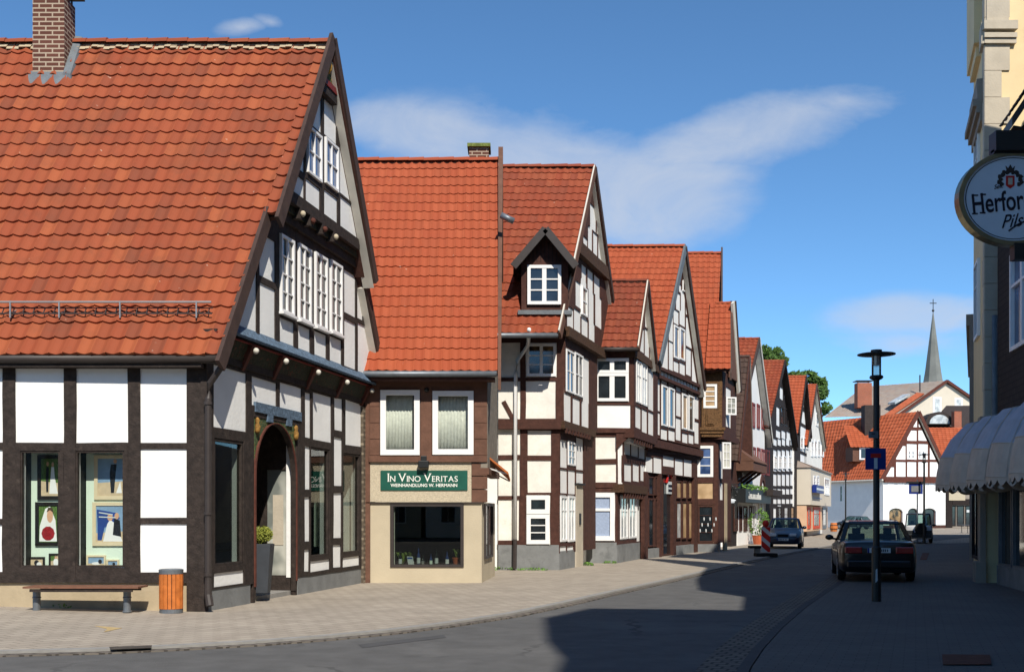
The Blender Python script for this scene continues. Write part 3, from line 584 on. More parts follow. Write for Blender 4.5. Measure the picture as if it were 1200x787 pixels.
# blurred display behind the narrow windows
mm = MB(); fGi = Face(C1, D1, -.5)
for u, v0, v1, w in ((369, 570, 640, .12),): s_ = fGi.S(u); mm.rect(fG, (s_, s_+w*2, fGi.Z(u, v1), fGi.Z(u, v0)), -.52, -.5)
mm.build('display_cloth', 'mint', b1)
# arch: spandrels with a pointed-round opening, red and gold band, porch
s0, s1, z0, z1 = arch; cs = (s0+s1)/2; hw = (s1-s0)/2-.06; zc = fG.Z(297, 560); hgt = z1-zc-.05
arcp = [(cs+hw*math.cos(t)*(1), zc+hgt*math.sin(t)**.92) for t in [math.pi*i/24 for i in range(25)]]
sp = MB(); spo = MB(); lin = MB()
for i in range(24):
    a, b = arcp[i], arcp[i+1]; sp.prism(fG, [b, a, (a[0], z1), (b[0], z1)], -.06, .012)
sp.build('arch_spandrel', 'ornament_green', b1)
for i in range(24):
    a, b = arcp[i], arcp[i+1]; fo = lambda p: (cs+(p[0]-cs)*1.05, zc+(p[1]-zc)*1.02); spo.prism(fG, [b, a, fo(a), fo(b)], 0.0, .05)
    fi = lambda p: (cs+(p[0]-cs)*.985, zc+(p[1]-zc)*.985); lin.prism(fG, [fi(b), fi(a), a, b], -.07, .03)
for sg in (-1, 1):
    x0, x1 = sorted((cs+sg*hw, cs+sg*hw*1.05)); spo.prism(fG, [(x0, .3), (x1, .3), (x1, zc), (x0, zc)], 0.0, .05)
for sg in (-1, 1): x0, x1 = sorted((cs+sg*hw*.985, cs+sg*hw)); lin.prism(fG, [(x0, .1), (x1, .1), (x1, zc), (x0, zc)], -.07, .03)
lin.build('arch_lining', 'timber_black', b1)
spo.build('arch_band', 'timber_red', b1)
jb = MB(); jb.rect(fG, (s0-.02, cs-hw-.005, .0, zc), -.07, .02); jb.rect(fG, (cs+hw+.005, s1+.02, .0, zc), -.07, .02); jb.rect(fG, (s0-.02, s1+.02, z1, z1+.05), -1.5, -.2)
jb.build('door_jamb', 'timber_black', b1)
po = MB(); po.rect(fG, (s0-.3, s0-.02, 0, z1), -1.2, -.08); po.rect(fG, (s0-.3, s1+.1, z1+.05, z1+.1), -1.2, -.25); po.build('porch_lining', 'interior', b1)
dw = MB(); a_, b_ = s0-.3, s1+.02
dw.rect(fG, (a_, b_, 0, z1), -1.2, -1.15)
for z0_, z1_ in ((.1, .4), (2.5, z1)): dw.rect(fG, (b_, b_+.06, z0_, z1_), -1.15, -.08)
for o0_, o1_ in ((-1.15, -.62), (-.16, -.08)): dw.rect(fG, (b_, b_+.06, .4, 2.5), o0_, o1_)
d0 = dw.build('door', 'timber_black', b1)
g = MB(); g.rect(fG, (b_+.03, b_+.05, .4, 2.5), -.62, -.16); g.build('pane', 'pane_curtain', d0)
st = MB(); st.rect(fG, (s0-.02, s1+.02, -.05, .1), -1.6, -.1); st.build('door_step', 'concrete', b1)
pst = MB(); pst.rect(fG, (b_+.02, b_+.03, 1.0, 2.0), -.5, -.28); pst.build('poster', 'quoin_stone', d0)
# blue carved board above the arch
cb = MB(); q = fG.q(297, 478, 351, 484); cb.rect(fG, (q[0], q[1], q[3]-.16, q[3]+.02), 0, .05)
for c in (.3, .72): x = q[0]+(q[1]-q[0])*c; cb.rect(fG, (x-.12, x+.12, q[3]-.3, q[3]-.16), 0, .05)
cb.build('carved_board', 'ornament_blue', b1)
for k, c in enumerate((s0+.1, s1-.1)):
    fg = MB(); p = fG.pt(c, z1-.16, .05); fg.lathe(p, [(.02, -.13), (.05, -.1), (.055, .0), (.03, .06), (.045, .1), (.03, .14), (.01, .16)], 8); fg.build('carved_figure', 'ornament_old', b1, smooth=True)
# frieze, consoles and first jetty
fr = MB(); fr.rect(fG, (-.05, fG.L+.05, ze, ze+.12), -.2, .06); fr.rect(fG, (-.05, fG.L+.05, ze+.42, ze+.47), -.2, .22); fr.build('jetty_beam', 'timber_black', b1)
fr = MB(); fr.poly([fG.pt(-.05, ze+.42, .19), fG.pt(fG.L+.05, ze+.42, .19), fG.pt(fG.L+.05, ze+.12, .07), fG.pt(-.05, ze+.12, .07)], [fG.pt(-.05, ze+.42, -.1), fG.pt(fG.L+.05, ze+.42, -.1), fG.pt(fG.L+.05, ze+.12, -.1), fG.pt(-.05, ze+.12, -.1)]); fr.build('frieze', 'ornament_dark', b1)
fr = MB(); fr.rect(fG, (-.05, fG.L+.05, ze+.405, ze+.425), .15, .235); fr.build('cornice_strip', 'red_paint', b1)
fp = Face(C1, D1, .25)
for u, v in ((262, 416), (297.6, 425), (333, 436), (371, 445), (405, 453), (434, 460)):
    s_ = fp.S(u); k = MB(); k.poly([fG.pt(s_-.07, ze+.38, .26), fG.pt(s_+.07, ze+.38, .26), fG.pt(s_+.05, ze-.04, .05), fG.pt(s_-.05, ze-.04, .05)], [fG.pt(s_-.07, ze+.38, 0), fG.pt(s_+.07, ze+.38, 0), fG.pt(s_+.05, ze-.04, 0), fG.pt(s_-.05, ze-.04, 0)])
    c = k.build('console', 'timber_red', b1); k = MB(); p = fG.pt(s_, ze+.30, .29); k.ball(p, .055, .055, .055, 8, 6); k.build('knob', 'verge_white', c, smooth=True)
fr = MB(); zq = ze+.47
_x = .43
fr.poly([fG.pt(_x, zq+.20, .2), fG.pt(fG.L-.1, zq+.20, .2), fG.pt(fG.L-.1, zq+.01, .34), fG.pt(_x, zq+.01, .34)], [fG.pt(_x, zq+.14, .1), fG.pt(fG.L-.1, zq+.14, .1), fG.pt(fG.L-.1, zq-.03, .32), fG.pt(_x, zq-.03, .32)]); fr.build('pent_strip', 'ornament_blue', b1)
# upper gable storeys
sl1 = (11.04-4.16)/(4.08+.35); sE, sEr, sA_, zA_ = -.20, 8.66, 4.23, 11.04
zl = lambda s: 4.16+(s-sE)*sl1; zr = lambda s: 4.25+(sEr-s)*(zA_-4.25)/(sEr-sA_)
sAtL = lambda z: sE+(z-4.16)/sl1; sAtR = lambda z: sEr-(z-4.25)*(sEr-sA_)/(zA_-4.25)
zj = 7.22
fG1 = Face(C1, D1, .2); z_0 = ze+.5
reg1 = [(sAtL(z_0)+.06, z_0), (sAtR(z_0)-.06, z_0), (sAtR(zj)-.06, zj), (sAtL(zj)+.06, zj)]
W1 = Q(fG1, (326.5, 278, 342, 368), (347.5, 289, 362, 377), (367, 299, 381, 385), (385, 308, 398.5, 391))
p1 = Q(fG1, (303, 279, 321, 326), (303.5, 336, 321, 404), (270, 300, 299, 400), (327, 376, 343, 412), (348.5, 384, 362, 419), (367.5, 391, 381, 425), (385.5, 397, 399, 430),
       (402.5, 320, 415.5, 368), (402.5, 377, 415.5, 430), (418, 330, 424, 373), (418.5, 383, 437, 441))
timber(fG1, b1, (-.4, 8.6, z_0, zj), p1+W1, reg=reg1, mt='timber_black', proud=.025, amp=.012, thick=.3)
for q in W1: window(fG1, b1, q, 2, (.25, .5, .75), .01, .055, .025, mull=.05, sill=True, pane='pane_dark', depth=.06)
# second jetty
fG2 = Face(C1, D1, .42)
jb = MB(); jb.rect(fG, (sAtL(zj)+.05, sAtR(zj)-.05, zj-.12, zj+.06), -.1, .30); jb.rect(fG, (sAtL(zj+.42)+.16, sAtR(zj+.42)-.1, zj+.2, zj+.42), -.1, .46); jb.build('jetty_beam', 'timber_black', b1)
jb = MB(); jb.rect(fG, (sAtL(zj+.1)+.05, sAtR(zj+.1)-.05, zj+.06, zj+.2), -.1, .36); jb.build('frieze', 'ornament_dark', b1)
for u in (351, 363, 377, 390): 
    s_ = fG2.S(u); k = MB(); k.rect(fG, (s_-.06, s_+.06, zj-.0, zj+.2), 0, .46); c = k.build('console', 'timber_black', b1); k = MB(); k.ball(fG.pt(s_, zj+.1, .49), .055, .055, .06, 8, 6); k.build('knob', 'plaster_beige' if u in (351, 390) else 'timber_red', c, smooth=True)
z_1 = zj+.42
reg2 = [(sAtL(z_1)+.06, z_1), (sAtR(z_1)-.06, z_1), (sA_, zA_-.15)]
W2 = Q(fG2, (358, 153, 374.5, 208), (379, 167, 394, 220))
p2 = Q(fG2, (330, 203, 355, 254), (357.5, 216, 373.5, 265), (379, 228, 394, 276), (398, 240, 422, 290), (350, 170, 355, 200), (397.5, 178, 410, 230), (361, 110, 375, 149), (379, 121, 393, 163))
timber(fG2, b1, (-.4, 8.6, z_1, zA_), p2+W2, reg=reg2, mt='timber_black', proud=.025, amp=.012, thick=.4)
for q in W2: window(fG2, b1, q, 2, (.5,), .01, .05, .025, mull=.05, pane='pane_blue', depth=.06)
k = MB(); zt = fG2.Z(386, 105); k.prism(fG2, [(sAtL(zt)+.08, zt), (sAtR(zt)-.08, zt), (sA_, zA_-.3)], 0, .10); k.build('carved_gable_board', 'ornament_green', b1)
k = MB(); k.rect(fG2, (sAtL(zt)+.05, sAtR(zt)-.05, zt-.3, zt-.12), -.1, .14); k.build('collar_beam', 'timber_black', b1); k = MB(); k.rect(fG2, (sAtL(zt)+.07, sAtR(zt)-.07, zt-.12, zt), -.1, .16); k.build('collar_moulding', 'red_paint', b1)
k = MB(); k.ball(fG2.pt(sA_-.1, zt+.28, .14), .09, .06, .16, 8, 6); k.build('carved_figure', 'ornament_gold', b1, smooth=True)
# roof
XL = -13.0
def rp1(s, z, o): return fG.pt(s, z, o)
sk = 1.5
a, b = rp1(sE, zl(sE), .37), rp1(sA_, zl(sA_), .37); roof(b1, (XL, a.y, a.z), a, b, (XL, b.y, b.z), 'tiles_old', .24, .3355, 7, h=.052, lip=.025)
sk = sE+(sA_-sE)*10/25
a, b = rp1(sk, zl(sk), .37), rp1(sA_, zl(sA_), .37); c, d = rp1(sA_, zl(sA_), .62), rp1(sk, zl(sk), .62); roof(b1, a, d, c, b, 'tiles_old', .24, .3355, 7, h=.052, lip=.025)
for lo, hi, o in ((sE, sk, .37), (sk, sA_, .62)):
    c, d = rp1(sEr-(lo-sE), zr(sEr-(lo-sE)), o), rp1(sEr-(hi-sE), zr(sEr-(hi-sE)), o); roof(b1, c, (XL, c.y, c.z), (XL, d.y, d.z), d, 'tiles_old', .3, .4, 2)
ap = rp1(sA_, zA_, .55); ridge(b1, (XL, ap.y, ap.z+.02), ap+Vector((0, 0, .02)), 'tiles_old')
vb = MB(); vb2 = MB(); wb = MB()
for lo, hi, o in ((sE-.06, sk+.1, .37), (sk-.05, sA_, .62)):
    rake(fG, vb, lo, zl(lo)-.06, hi, zl(hi)-(.06 if hi < sA_ else -.12), .26, o-.02, o+.05)
    rake(fG, vb2, sEr-(lo-sE), zr(sEr-(lo-sE))-.06, sEr-(hi-sE)+.03, zr(sEr-(hi-sE))-(.06 if hi < sA_ else -.12), .22, o-.02, o+.05)
vb.build('verge_board', 'verge_dark', b1); vb2.build('verge_board', 'verge_dark', b1)
for lo, hi, o, ow in ((sE, sk, .36, .15), (sk, sA_-.05, .60, .35)):
    r0, r1 = sEr-(lo-sE), sEr-(hi-sE); dz = .28
    wb.poly([fG.pt(r0, zr(r0)-dz, ow), fG.pt(r0, zr(r0)-dz, o), fG.pt(r1, zr(r1)-dz, o), fG.pt(r1, zr(r1)-dz, ow)], [fG.pt(r0, zr(r0)-dz+.03, ow), fG.pt(r0, zr(r0)-dz+.03, o), fG.pt(r1, zr(r1)-dz+.03, o), fG.pt(r1, zr(r1)-dz+.03, ow)])
wb.build('soffit', 'verge_white', b1)
k = MB(); k.box(XL, 18.0, 4.0, -5.05, 18.25, 4.06); k.build('soffit', 'timber_black', b1)
gt = MB(); gt.tube([(XL, 17.98, 4.13), (-4.72, 18.0, 4.13)], .075, 10); gt.build('gutter', 'gutter_dark', b1, smooth=True)
dp = MB(); dp.tube([(-4.72, 18.02, 4.1), (-4.74, 18.03, 3.98), (-4.93, 18.12, 3.75), (-4.97, 18.14, 3.5), (-4.97, 18.14, .55), (-4.97, 18.14, .3), (-4.93, 18.1, .12)], [.055]*5+[.065, .065], 10)
for z in (3.4, 1.6, .6): dp.lathe((-4.97, 18.14, z), [(.07, 0), (.07, .05)], 10)
dp.build('downpipe', 'gutter_dark', b1, smooth=False)
# chimney
ch = MB(); ch.box(-9.4, 21.75, 9.7, -8.78, 22.3, 11.78); c = ch.build('chimney', 'brick_brown', b1)
k = MB(); k.box(-9.2, 21.7, 11.95, -8.62, 22.4, 12.0); k.box(-9.1, 21.8, 11.78, -9.07, 21.83, 11.95); k.box(-8.83, 22.2, 11.78, -8.8, 22.23, 11.95); k.build('chimney_cap', 'gutter_dark', c)
k = MB(); k.poly([(-9.5, 21.58, 9.97), (-8.7, 21.58, 9.97), (-8.7, 21.76, 10.3), (-9.5, 21.76, 10.3)], [(-9.5, 21.58, 9.7), (-8.7, 21.58, 9.7), (-8.7, 21.76, 10.0), (-9.5, 21.76, 10.0)]); k.poly([(-8.78, 21.7, 10.26), (-8.64, 21.7, 10.22), (-8.64, 22.3, 11.2), (-8.78, 22.3, 11.22)], [(-8.78, 21.7, 9.9), (-8.58, 21.7, 9.85), (-8.58, 22.4, 11.1), (-8.78, 22.4, 11.1)]); k.poly([(-9.52, 21.7, 10.0), (-9.4, 21.7, 10.06), (-9.4, 22.4, 11.25), (-9.52, 22.4, 11.2)], [(-9.52, 21.7, 9.85), (-9.4, 21.7, 9.9), (-9.4, 22.4, 11.1), (-9.52, 22.4, 11.1)]); k.build('flashing', 'lead', c)
# snow guard
ry, rz = 18.36, 4.90
k = MB(); k.tube([(XL, ry-.1, rz+.2), (-4.95, ry-.1, rz+.2)], .018, 6); k.build('snow_rail', 'steel', b1)
k = MB(); k.bar((XL, ry-.06, rz+.02), (-4.95, ry-.06, rz+.02), .02); k.bar((XL, ry-.0, rz+.12), (-4.95, ry-.0, rz+.12), .015)
x = XL
while x < -4.95: k.bar((x, ry-.07, rz+.02), (x, ry+.02, rz+.13), .014); x += .17
k.build('snow_grid', 'gutter_dark', b1)
for u in (-60, 15, 72, 143, 232):
    x = (u-600)/1300*18.35; k = MB(); k.bar((x, ry-.1, rz+.22), (x, ry-.1, rz-.06), .03, .02); k.bar((x, ry-.1, rz-.03), (x, ry+.2, rz+.16), .02, .012); k.build('rail_bracket', 'steel', b1)
# stone pier between the two houses
k = MB(); k.rect(fG, (fG.S(422.5), fG.S(433), 0, 4.12), -.2, .07); k.build('stone_pier', 'rubble', b1)
core(b1, [(XL, 26.0), (-3.5, 26.0), (-3.5, 26.35), (XL, 26.35)], 0, 4.2)
core(b1, [(XL, 18.5), (XL+.2, 18.5), (XL+.2, 26.3), (XL, 26.3)], 0, 4.2)
# ================================================================== wine shop
b2 = thing('wine_shop_house', (-2, 26, 0), 'narrow brown boarded house with green shop sign, beige shop front and bright orange roof', 'house')
f2 = Face(P(434, 26)[:2], P(564.5, 26)[:2]); f2u = Face(P(433, 26)[:2], P(571, 26)[:2], .06); f2s = Face(P(564.5, 26)[:2], P(580, 28.9)[:2]); f2t = Face(P(571.3, 25.94)[:2], P(584, 29.3)[:2])
hU = Q(f2u, (449, 460, 489, 530), (510, 461, 552, 529.5))
zu0, zu1 = f2u.Z(500, 541), 4.86
k = MB()
for q in cells((0, f2u.L, zu0, zu1), hU): k.rect(f2u, q, -.12, 0)
k.build('wall', 'boards_brown', b2)
k = MB()
for u0, u1 in ((433.5, 445), (493, 506), (556, 570.8)):
    s0_, s1_ = f2u.S(u0), f2u.S(u1); z = zu0+.16
    while z < zu1-.05:
        if u0 > 550 or True: k.rect(f2u, (s0_, s1_, z, min(z+.38, zu1)-.012), 0, .022)
        z += .38
k.rect(f2u, (0, f2u.L, zu0, zu0+.15), 0, .035); k.rect(f2u, (0, f2u.L, 4.62, 4.86), 0, .03); k.rect(f2u, (f2u.S(493.5), f2u.S(505.5), zu0+.15, 4.62), .022, .03); k.build('boarding', 'boards_brown', b2)
for i, q in enumerate(hU):
    s0, s1, z0, z1 = q; fr = MB(); fw = .13
    a = (s0-.06, s1+.06, z0-.06, z1+.06)
    for r_ in ((a[0], a[0]+fw, a[2], a[3]), (a[1]-fw, a[1], a[2], a[3]), (a[0]+fw, a[1]-fw, a[3]-fw*.9, a[3]), (a[0]+fw, a[1]-fw, a[2], a[2]+fw)): fr.rect(f2u, r_, -.06, .06)
    w = fr.build('window', 'white_paint', b2); g = MB(); g.rect(f2u, (a[0]+fw-.01, a[1]-fw+.01, a[2]+fw-.01, a[3]-fw+.01), 0.01, .016); g.build('pane', 'glass', w)
    g = MB(); n = 40; x0, x1 = (a[0]+fw-.02, a[1]-fw+.02); x0 += (.0 if i else .0); 
    xs = [x0+(x1-x0)*(j/n) for j in range(n+1)]
    for j in range(n):
        if (xs[j]-x0)/(x1-x0) > (.88 if i == 0 else 2): break
        oo = [-.16+.012*math.sin(j_*1.5) for j_ in (j, j+1)]; g.poly([f2u.pt(xs[j], a[2], oo[0]), f2u.pt(xs[j+1], a[2], oo[1]), f2u.pt(xs[j+1], a[3], oo[1]), f2u.pt(xs[j], a[3], oo[0])], [f2u.pt(xs[j], a[2], oo[0]-.004), f2u.pt(xs[j+1], a[2], oo[1]-.004), f2u.pt(xs[j+1], a[3], oo[1]-.004), f2u.pt(xs[j], a[3], oo[0]-.004)])
    g.build('curtain', 'curtain_white', w, smooth=True)
    g = MB(); g.rect(f2u, (s0-.2, s1+.2, z0-.2, z1+.2), -.8, -.78); g.build('inner_wall', 'interior', b2)
hS = f2.q(459.5, 592, 541.5, 662)
k = MB(); zr0 = f2.Z(500, 588)
for q in cells((0, f2.L, 0, zr0), [hS]): k.rect(f2, q, -.25, 0)
k.build('shop_front', 'plinth_beige' if False else 'plaster_beige', b2)
k = MB(); k.rect(f2, (0, f2.S(552.5), zr0, f2.Z(500, 541)), -.2, .03); k.rect(f2, (-.02, f2.S(440), zr0+.9*.0, zr0+.01), -.2, .03); k.build('sign_field', 'plaster_rough', b2)
k = MB()
z = zr0
while z < f2.Z(560, 541)-.02: k.rect(f2, (f2.S(552.8), f2.S(571), z, min(z+.30, f2.Z(560, 541))-.012), -.2, .05); z += .31
k.rect(f2, (-.12, -.003, 0, zu1), -.1, .05); k.build('boarding', 'boards_brown', b2)
k = MB(); k.rect(f2, (-.1, f2.L, zr0-.025, zr0), 0, .05); k.build('drip_strip', 'gutter_dark', b2)
s0, s1, z0, z1 = hS; fr = MB(); fw = .055
for r_ in ((s0-.04, s0+fw-.02, z0-.04, z1+.04), (s1-fw+.02, s1+.04, z0-.04, z1+.04), (s0+fw-.02, s1-fw+.02, z1-.02, z1+.04), (s0+fw-.02, s1-fw+.02, z0-.04, z0+.02)): fr.rect(f2, r_, -.1, .03)
w = fr.build('shop_window', 'gutter_dark', b2); g = MB(); g.rect(f2, (s0+.01, s1-.01, z0, z1), -.06, -.054); g.build('pane', 'glass_dim', w)
k = MB(); fl = MB()
p = lambda s, z, o: f2.pt(s, z, o)
for r_, o0, o1 in (((s0-.1, s1+.15, z0-.5, z1+.3), -2.3, -2.25),): k.rect(f2, r_, o0, o1)
k.rect(f2, (s0-.15, s0-.1, z0-.5, z1+.3), -2.3, -.25); k.rect(f2, (s0-.1, s1+.15, z1+.25, z1+.3), -2.3, -.25); k.build('inner_wall', 'interior', b2)
k = MB(); k.rect(f2, (s0, s1, z0-.08, z0-.02), -.85, -.1); k.build('window_shelf', 'wood_seat', b2)
k = MB(); k.rect(f2, (s0+.0, s0+.05, z0, z1), -.16, -.1); k.build('blind_edge', 'verge_white', b2)
# wall of the side passage, glass front
hs_ = (.45, 2.1, .55, f2s.Z(570, 590)); k = MB()
for q in cells((.001, f2s.L, 0, zr0), [hs_]): k.rect(f2s, q, -.2, 0)
k.build('wall', 'plaster_beige', b2)
window(f2s, b2, hs_, 2, (), .0, .05, .05, mt='gutter_dark', pane='pane_dark')
k = MB()
for j in range(6): k.rect(f2t, (j*.5, j*.5+.48, 2.7, 4.86), -.2, 0)
k.build('side_boarding', 'boards_grey', b2)
k = MB(); k.rect(f2t, (0, f2t.L, 2.55, 2.7), -.2, .03); k.build('jetty_beam', 'boards_brown', b2)
# roof
X2 = -5.2; e2 = P(583, 25.5, 4.88); r2 = P(583.5, 29.8, 11.08)
roof(b2, (X2, 25.5, 4.88), e2, r2, (X2, 29.8, 11.08), 'tiles_new', .215, .345, 6, h=.04, jit=.002)
be = Vector((r2.x, 34.1, 4.9)); roof(b2, be, (X2, 34.1, 4.9), (X2, 29.8, 11.08), r2, 'tiles_new', .3, .4, 2)
ridge(b2, (X2, 29.8, 11.09), r2+Vector((0, 0, .02)), 'tiles_new', mortar=False)
k = MB(); k.poly([P(583.5, 25.35, 4.72), P(587, 25.35, 4.72), P(589.5, 29.8, 11.48), P(584, 29.8, 11.48)], [P(583.5, 25.35, 4.45), P(587, 25.35, 4.45), P(589.5, 29.8, 11.0), P(584, 29.8, 11.0)])
k.poly([P(584, 29.8, 11.48), P(589.5, 29.8, 11.48), Vector((r2.x+.12, 34.2, 4.9)), Vector((r2.x, 34.2, 4.9))], [P(584, 29.8, 11.1), P(589.5, 29.8, 11.1), Vector((r2.x+.12, 34.2, 4.6)), Vector((r2.x, 34.2, 4.6))]); k.build('verge_board', 'boards_brown', b2)
k = MB(); k.poly([P(572, 26.0, 4.8), P(583, 29.8, 4.8), P(583, 29.8, 11.1)], [P(570, 26.0, 4.8), P(581, 29.8, 4.8), P(581, 29.8, 11.1)]); k.build('gable_wall', 'boards_grey', b2)
k = MB(); k.tube([(X2, 25.44, 4.83), (P(582, 25.44).x, 25.44, 4.83)], .07, 8); k.build('gutter', 'zinc', b2, smooth=True)
k = MB(); k.box(X2, 25.5, 4.70, P(580, 25.5).x, 26.0, 4.76); k.build('soffit', 'timber_brown', b2)
k = MB(); xc0, xc1 = P(548, 30).x, P(575, 30).x; k.box(xc0+.05, 29.8, 10.6, xc1-.05, 30.4, 11.47); c = k.build('chimney', 'brick_brown', b2); k = MB(); k.box(xc0, 29.72, 11.47, xc1, 30.45, 11.56); k.build('chimney_cap', 'moss', c)
k = MB(); k.tube([P(587, 27.6, 9.05), P(602, 27.6, 8.9)], .08, 8); k.build('exhaust_pipe', 'zinc', b2, smooth=True)
core(b2, [(X2, 29.4), (-.75, 29.4), (-.75, 31.7), (X2, 31.7)], 0, 4.9, 'boards_grey')
# lamps on the front
k = MB(); q = f2.q(491, 540, 503, 548); k.rect(f2, q, .04, .22); k.rect(f2, (q[0]+.05, q[1]-.05, q[2]-.0, q[3]+.12), .04, .12); k.build('spot_lamp', 'dark_metal', b2, bevel=.01)
k = MB(); k.ball(f2u.pt(f2u.S(500), f2u.Z(500, 457), .05), .06, .06, .06); k.build('alarm_bell', 'dark_metal', b2, smooth=True)
# green sign
sq = f2.q(446.3, 551, 548, 574.3); sg = thing('shop_sign', tuple(f2.pt((sq[0]+sq[1])/2, sq[2], .05)), 'green sign with white capital lettering on the rough beige field above the wine shop window', 'sign')
k = MB(); k.rect(f2, sq, .035, .055); k.build('board', 'sign_green', sg, bevel=.004)
c_ = (sq[0]+sq[1])/2; zb = sq[2]+.205
x = sq[0]+.18
for wd, first in (('IN', 1), ('VINO', 1), ('VERITAS', 1)): pass
def smallcaps(words, x, z, big, small, fc, o, mt, par):
    dg = None
    for wd in words:
        for i, chh in enumerate(wd):
            sz = big if i == 0 else small; o_ = text(chh, sz, fc, x, z, o, mt, par, sx=1.0, align='LEFT', bold=.0, ext=.003)
            xs = [v.co.dot(Vector((fc.t.x, fc.t.y, 0))) for v in o_.data.vertices]; w_ = max(xs)-min(xs); mn = min(xs)
            sh = (x-fc.pt(0, 0).xy.dot(fc.t)*0)  # placed from x; measure the advance
            base = Vector((*(fc.a+fc.t*x), 0))-BASE[par.name]; lead = mn-base.dot(Vector((fc.t.x, fc.t.y, 0)))
            for v in o_.data.vertices: v.co -= Vector((fc.t.x, fc.t.y, 0))*lead
            # serifs
            if True:
                k = MB(); zz = [z, z+sz*.70]; xs0 = x; xw = w_; st = sz*.028
                feet = {'I': [(.5, 0), (.5, 1)], 'N': [(.08, 0), (.08, 1), (.92, 1)], 'V': [(.08, 1), (.92, 1)], 'R': [(.1, 0), (.95, 0)], 'T': [(.5, 0)], 'A': [(.08, 0), (.92, 0)], 'E': [(.08, 0), (.08, 1)]}
                for fx, fy in feet.get(chh, []): cx_ = xs0+xw*fx; k.rect(fc, (cx_-sz*.1, cx_+sz*.1, zz[fy]-(st if fy else 0), zz[fy]+(0 if fy else st)), o-.003, o+.0035)
                if k.v: k.build('serif', mt, o_)
            x += w_+sz*.10
        x += big*.22
    return x
a0 = smallcaps(['IN', 'VINO', 'VERITAS'], sq[0]+.17, zb, .275, .19, f2, .058, 'letter_white', sg)
text('WEINHANDLUNG W. HERMANN', .105, f2, c_+.0, sq[2]+.085, .058, 'letter_white', sg, bold=.002, ext=.003)
# window bottles and plants
fS = Face(P(434, 26)[:2], P(564.5, 26)[:2], -.3)
def bottle(u, v0, v1, mt, lab, label):
    s_ = fS.S(u); z0_ = hS[2]-.02; h_ = fS.Z(u, v0)-z0_; r_ = .042 if h_ > .3 else .035
    t = thing('bottle', tuple(f2.pt(s_, z0_, -.3)), label, 'bottle', 'bottles in the wine shop window')
    k = MB(); k.lathe((0, 0, 0), [(r_*.95, 0), (r_, .01), (r_, h_*.55), (r_*.8, h_*.65), (r_*.36, h_*.75), (r_*.34, h_*.97), (r_*.42, h_)], 10); k.build('glass_body', mt, t, smooth=True, local=True)
    k = MB(); k.lathe((0, 0, 0), [(r_*1.04, h_*.14), (r_*1.04, h_*.46)], 10); k.build('paper_label', lab, t, local=True)
bottle(469, 645, 662, 'bottle', 'plate_white', 'green bottle with a pale label in front of the fern')
bottle(490.5, 642, 662, 'bottle_blue', 'plate_white', 'tall blue bottle right of the white card')
bottle(495.5, 650, 662, 'bottle', 'steel', 'short slim bottle beside the tall blue one')
bottle(505, 649, 662, 'bottle_blue', 'mint', 'stubby blue bottle in the middle of the shelf')
bottle(511.5, 643, 662, 'bottle', 'plate_white', 'tall dark bottle with a white label right of the middle')
bottle(524, 646, 662, 'bottle_blue', 'white_paint', 'wide blue bottle next to the terracotta pot')
t = thing('price_card', tuple(f2.pt(fS.S(482), hS[2]-.02, -.22)), 'leaning white card with a blue heading in the wine shop window', 'card')
k = MB(); s_ = fS.S(482); k.prism(f2, [(s_-.06, hS[2]-.02), (s_+.08, hS[2]-.02), (s_+.04, hS[2]+.2), (s_-.1, hS[2]+.2)], -.24, -.23); k.build('card', 'plate_white', t)
k = MB(); k.prism(f2, [(s_-.085, hS[2]+.14), (s_+.04, hS[2]+.14), (s_+.025, hS[2]+.18), (s_-.09, hS[2]+.18)], -.23, -.228); k.build('heading', 'stripe_blue', t)
def fern(loc, label, name, potm, n, rad, h, up=.5):
    t = thing(name, loc, label, 'plant'); 
    if potm: k = MB(); k.lathe((0, 0, 0), [(.07, 0), (.1, .16), (.11, .17), (.11, .19), (.09, .19)], 12); k.build('pot', potm, t, local=True, smooth=False)
    k = MB(); rj = random.Random(n)
    for i in range(n):
        a = rj.uniform(0, 6.28); L = rad*rj.uniform(.7, 1.1); hh = h*rj.uniform(.6, 1); base = .17 if potm else 0; pr = None; dx, dy = math.cos(a), math.sin(a)*.5
        for j in range(7):
            tt = j/6; c = Vector((dx*L*tt, dy*L*tt, base+hh*math.sin(tt*2.2)*.9)); w_ = .035*math.sin(math.pi*min(.95, tt+.08)); sdv = Vector((-dy, dx, 0)).normalized()*w_
            if pr: k.add([pr[0], pr[1], c+sdv, c-sdv], [(0, 1, 2, 3)], rj.random())
            pr = (c-sdv, c+sdv)
    k.build('fronds', 'leaf_fern', t, local=True, rnd=True); return t
fern(tuple(f2.pt(fS.S(471), hS[2]-.02, -.45)), 'bushy yellow green fern at the left of the wine shop window', 'fern', None, 46, .32, .36)
fern(tuple(f2.pt(fS.S(535), hS[2]-.02, -.35)), 'small leafy plant in a terracotta pot at the right of the wine shop window', 'potted_plant', 'terracotta', 26, .16, .26)
# side awning
aw = thing('side_awning', tuple(P(576, 27, 2.8)), 'small folded orange and white awning over the side entrance of the wine shop', 'awning')
k = MB(); k.poly([P(573, 26.6, 3.0), P(573.5, 28.3, 3.0), P(598, 28.1, 2.5), P(595.5, 26.4, 2.62)], [P(573, 26.6, 2.95), P(573.5, 28.3, 2.95), P(598, 28.1, 2.44), P(595.5, 26.4, 2.56)]); k.build('canopy', 'awning_orange', aw)
k = MB(); k.bar(P(573, 26.7, 2.72), P(595, 26.5, 2.58), .03); k.bar(P(573.5, 28.2, 2.72), P(597, 28.0, 2.45), .03); k.build('arm', 'white_paint', aw)
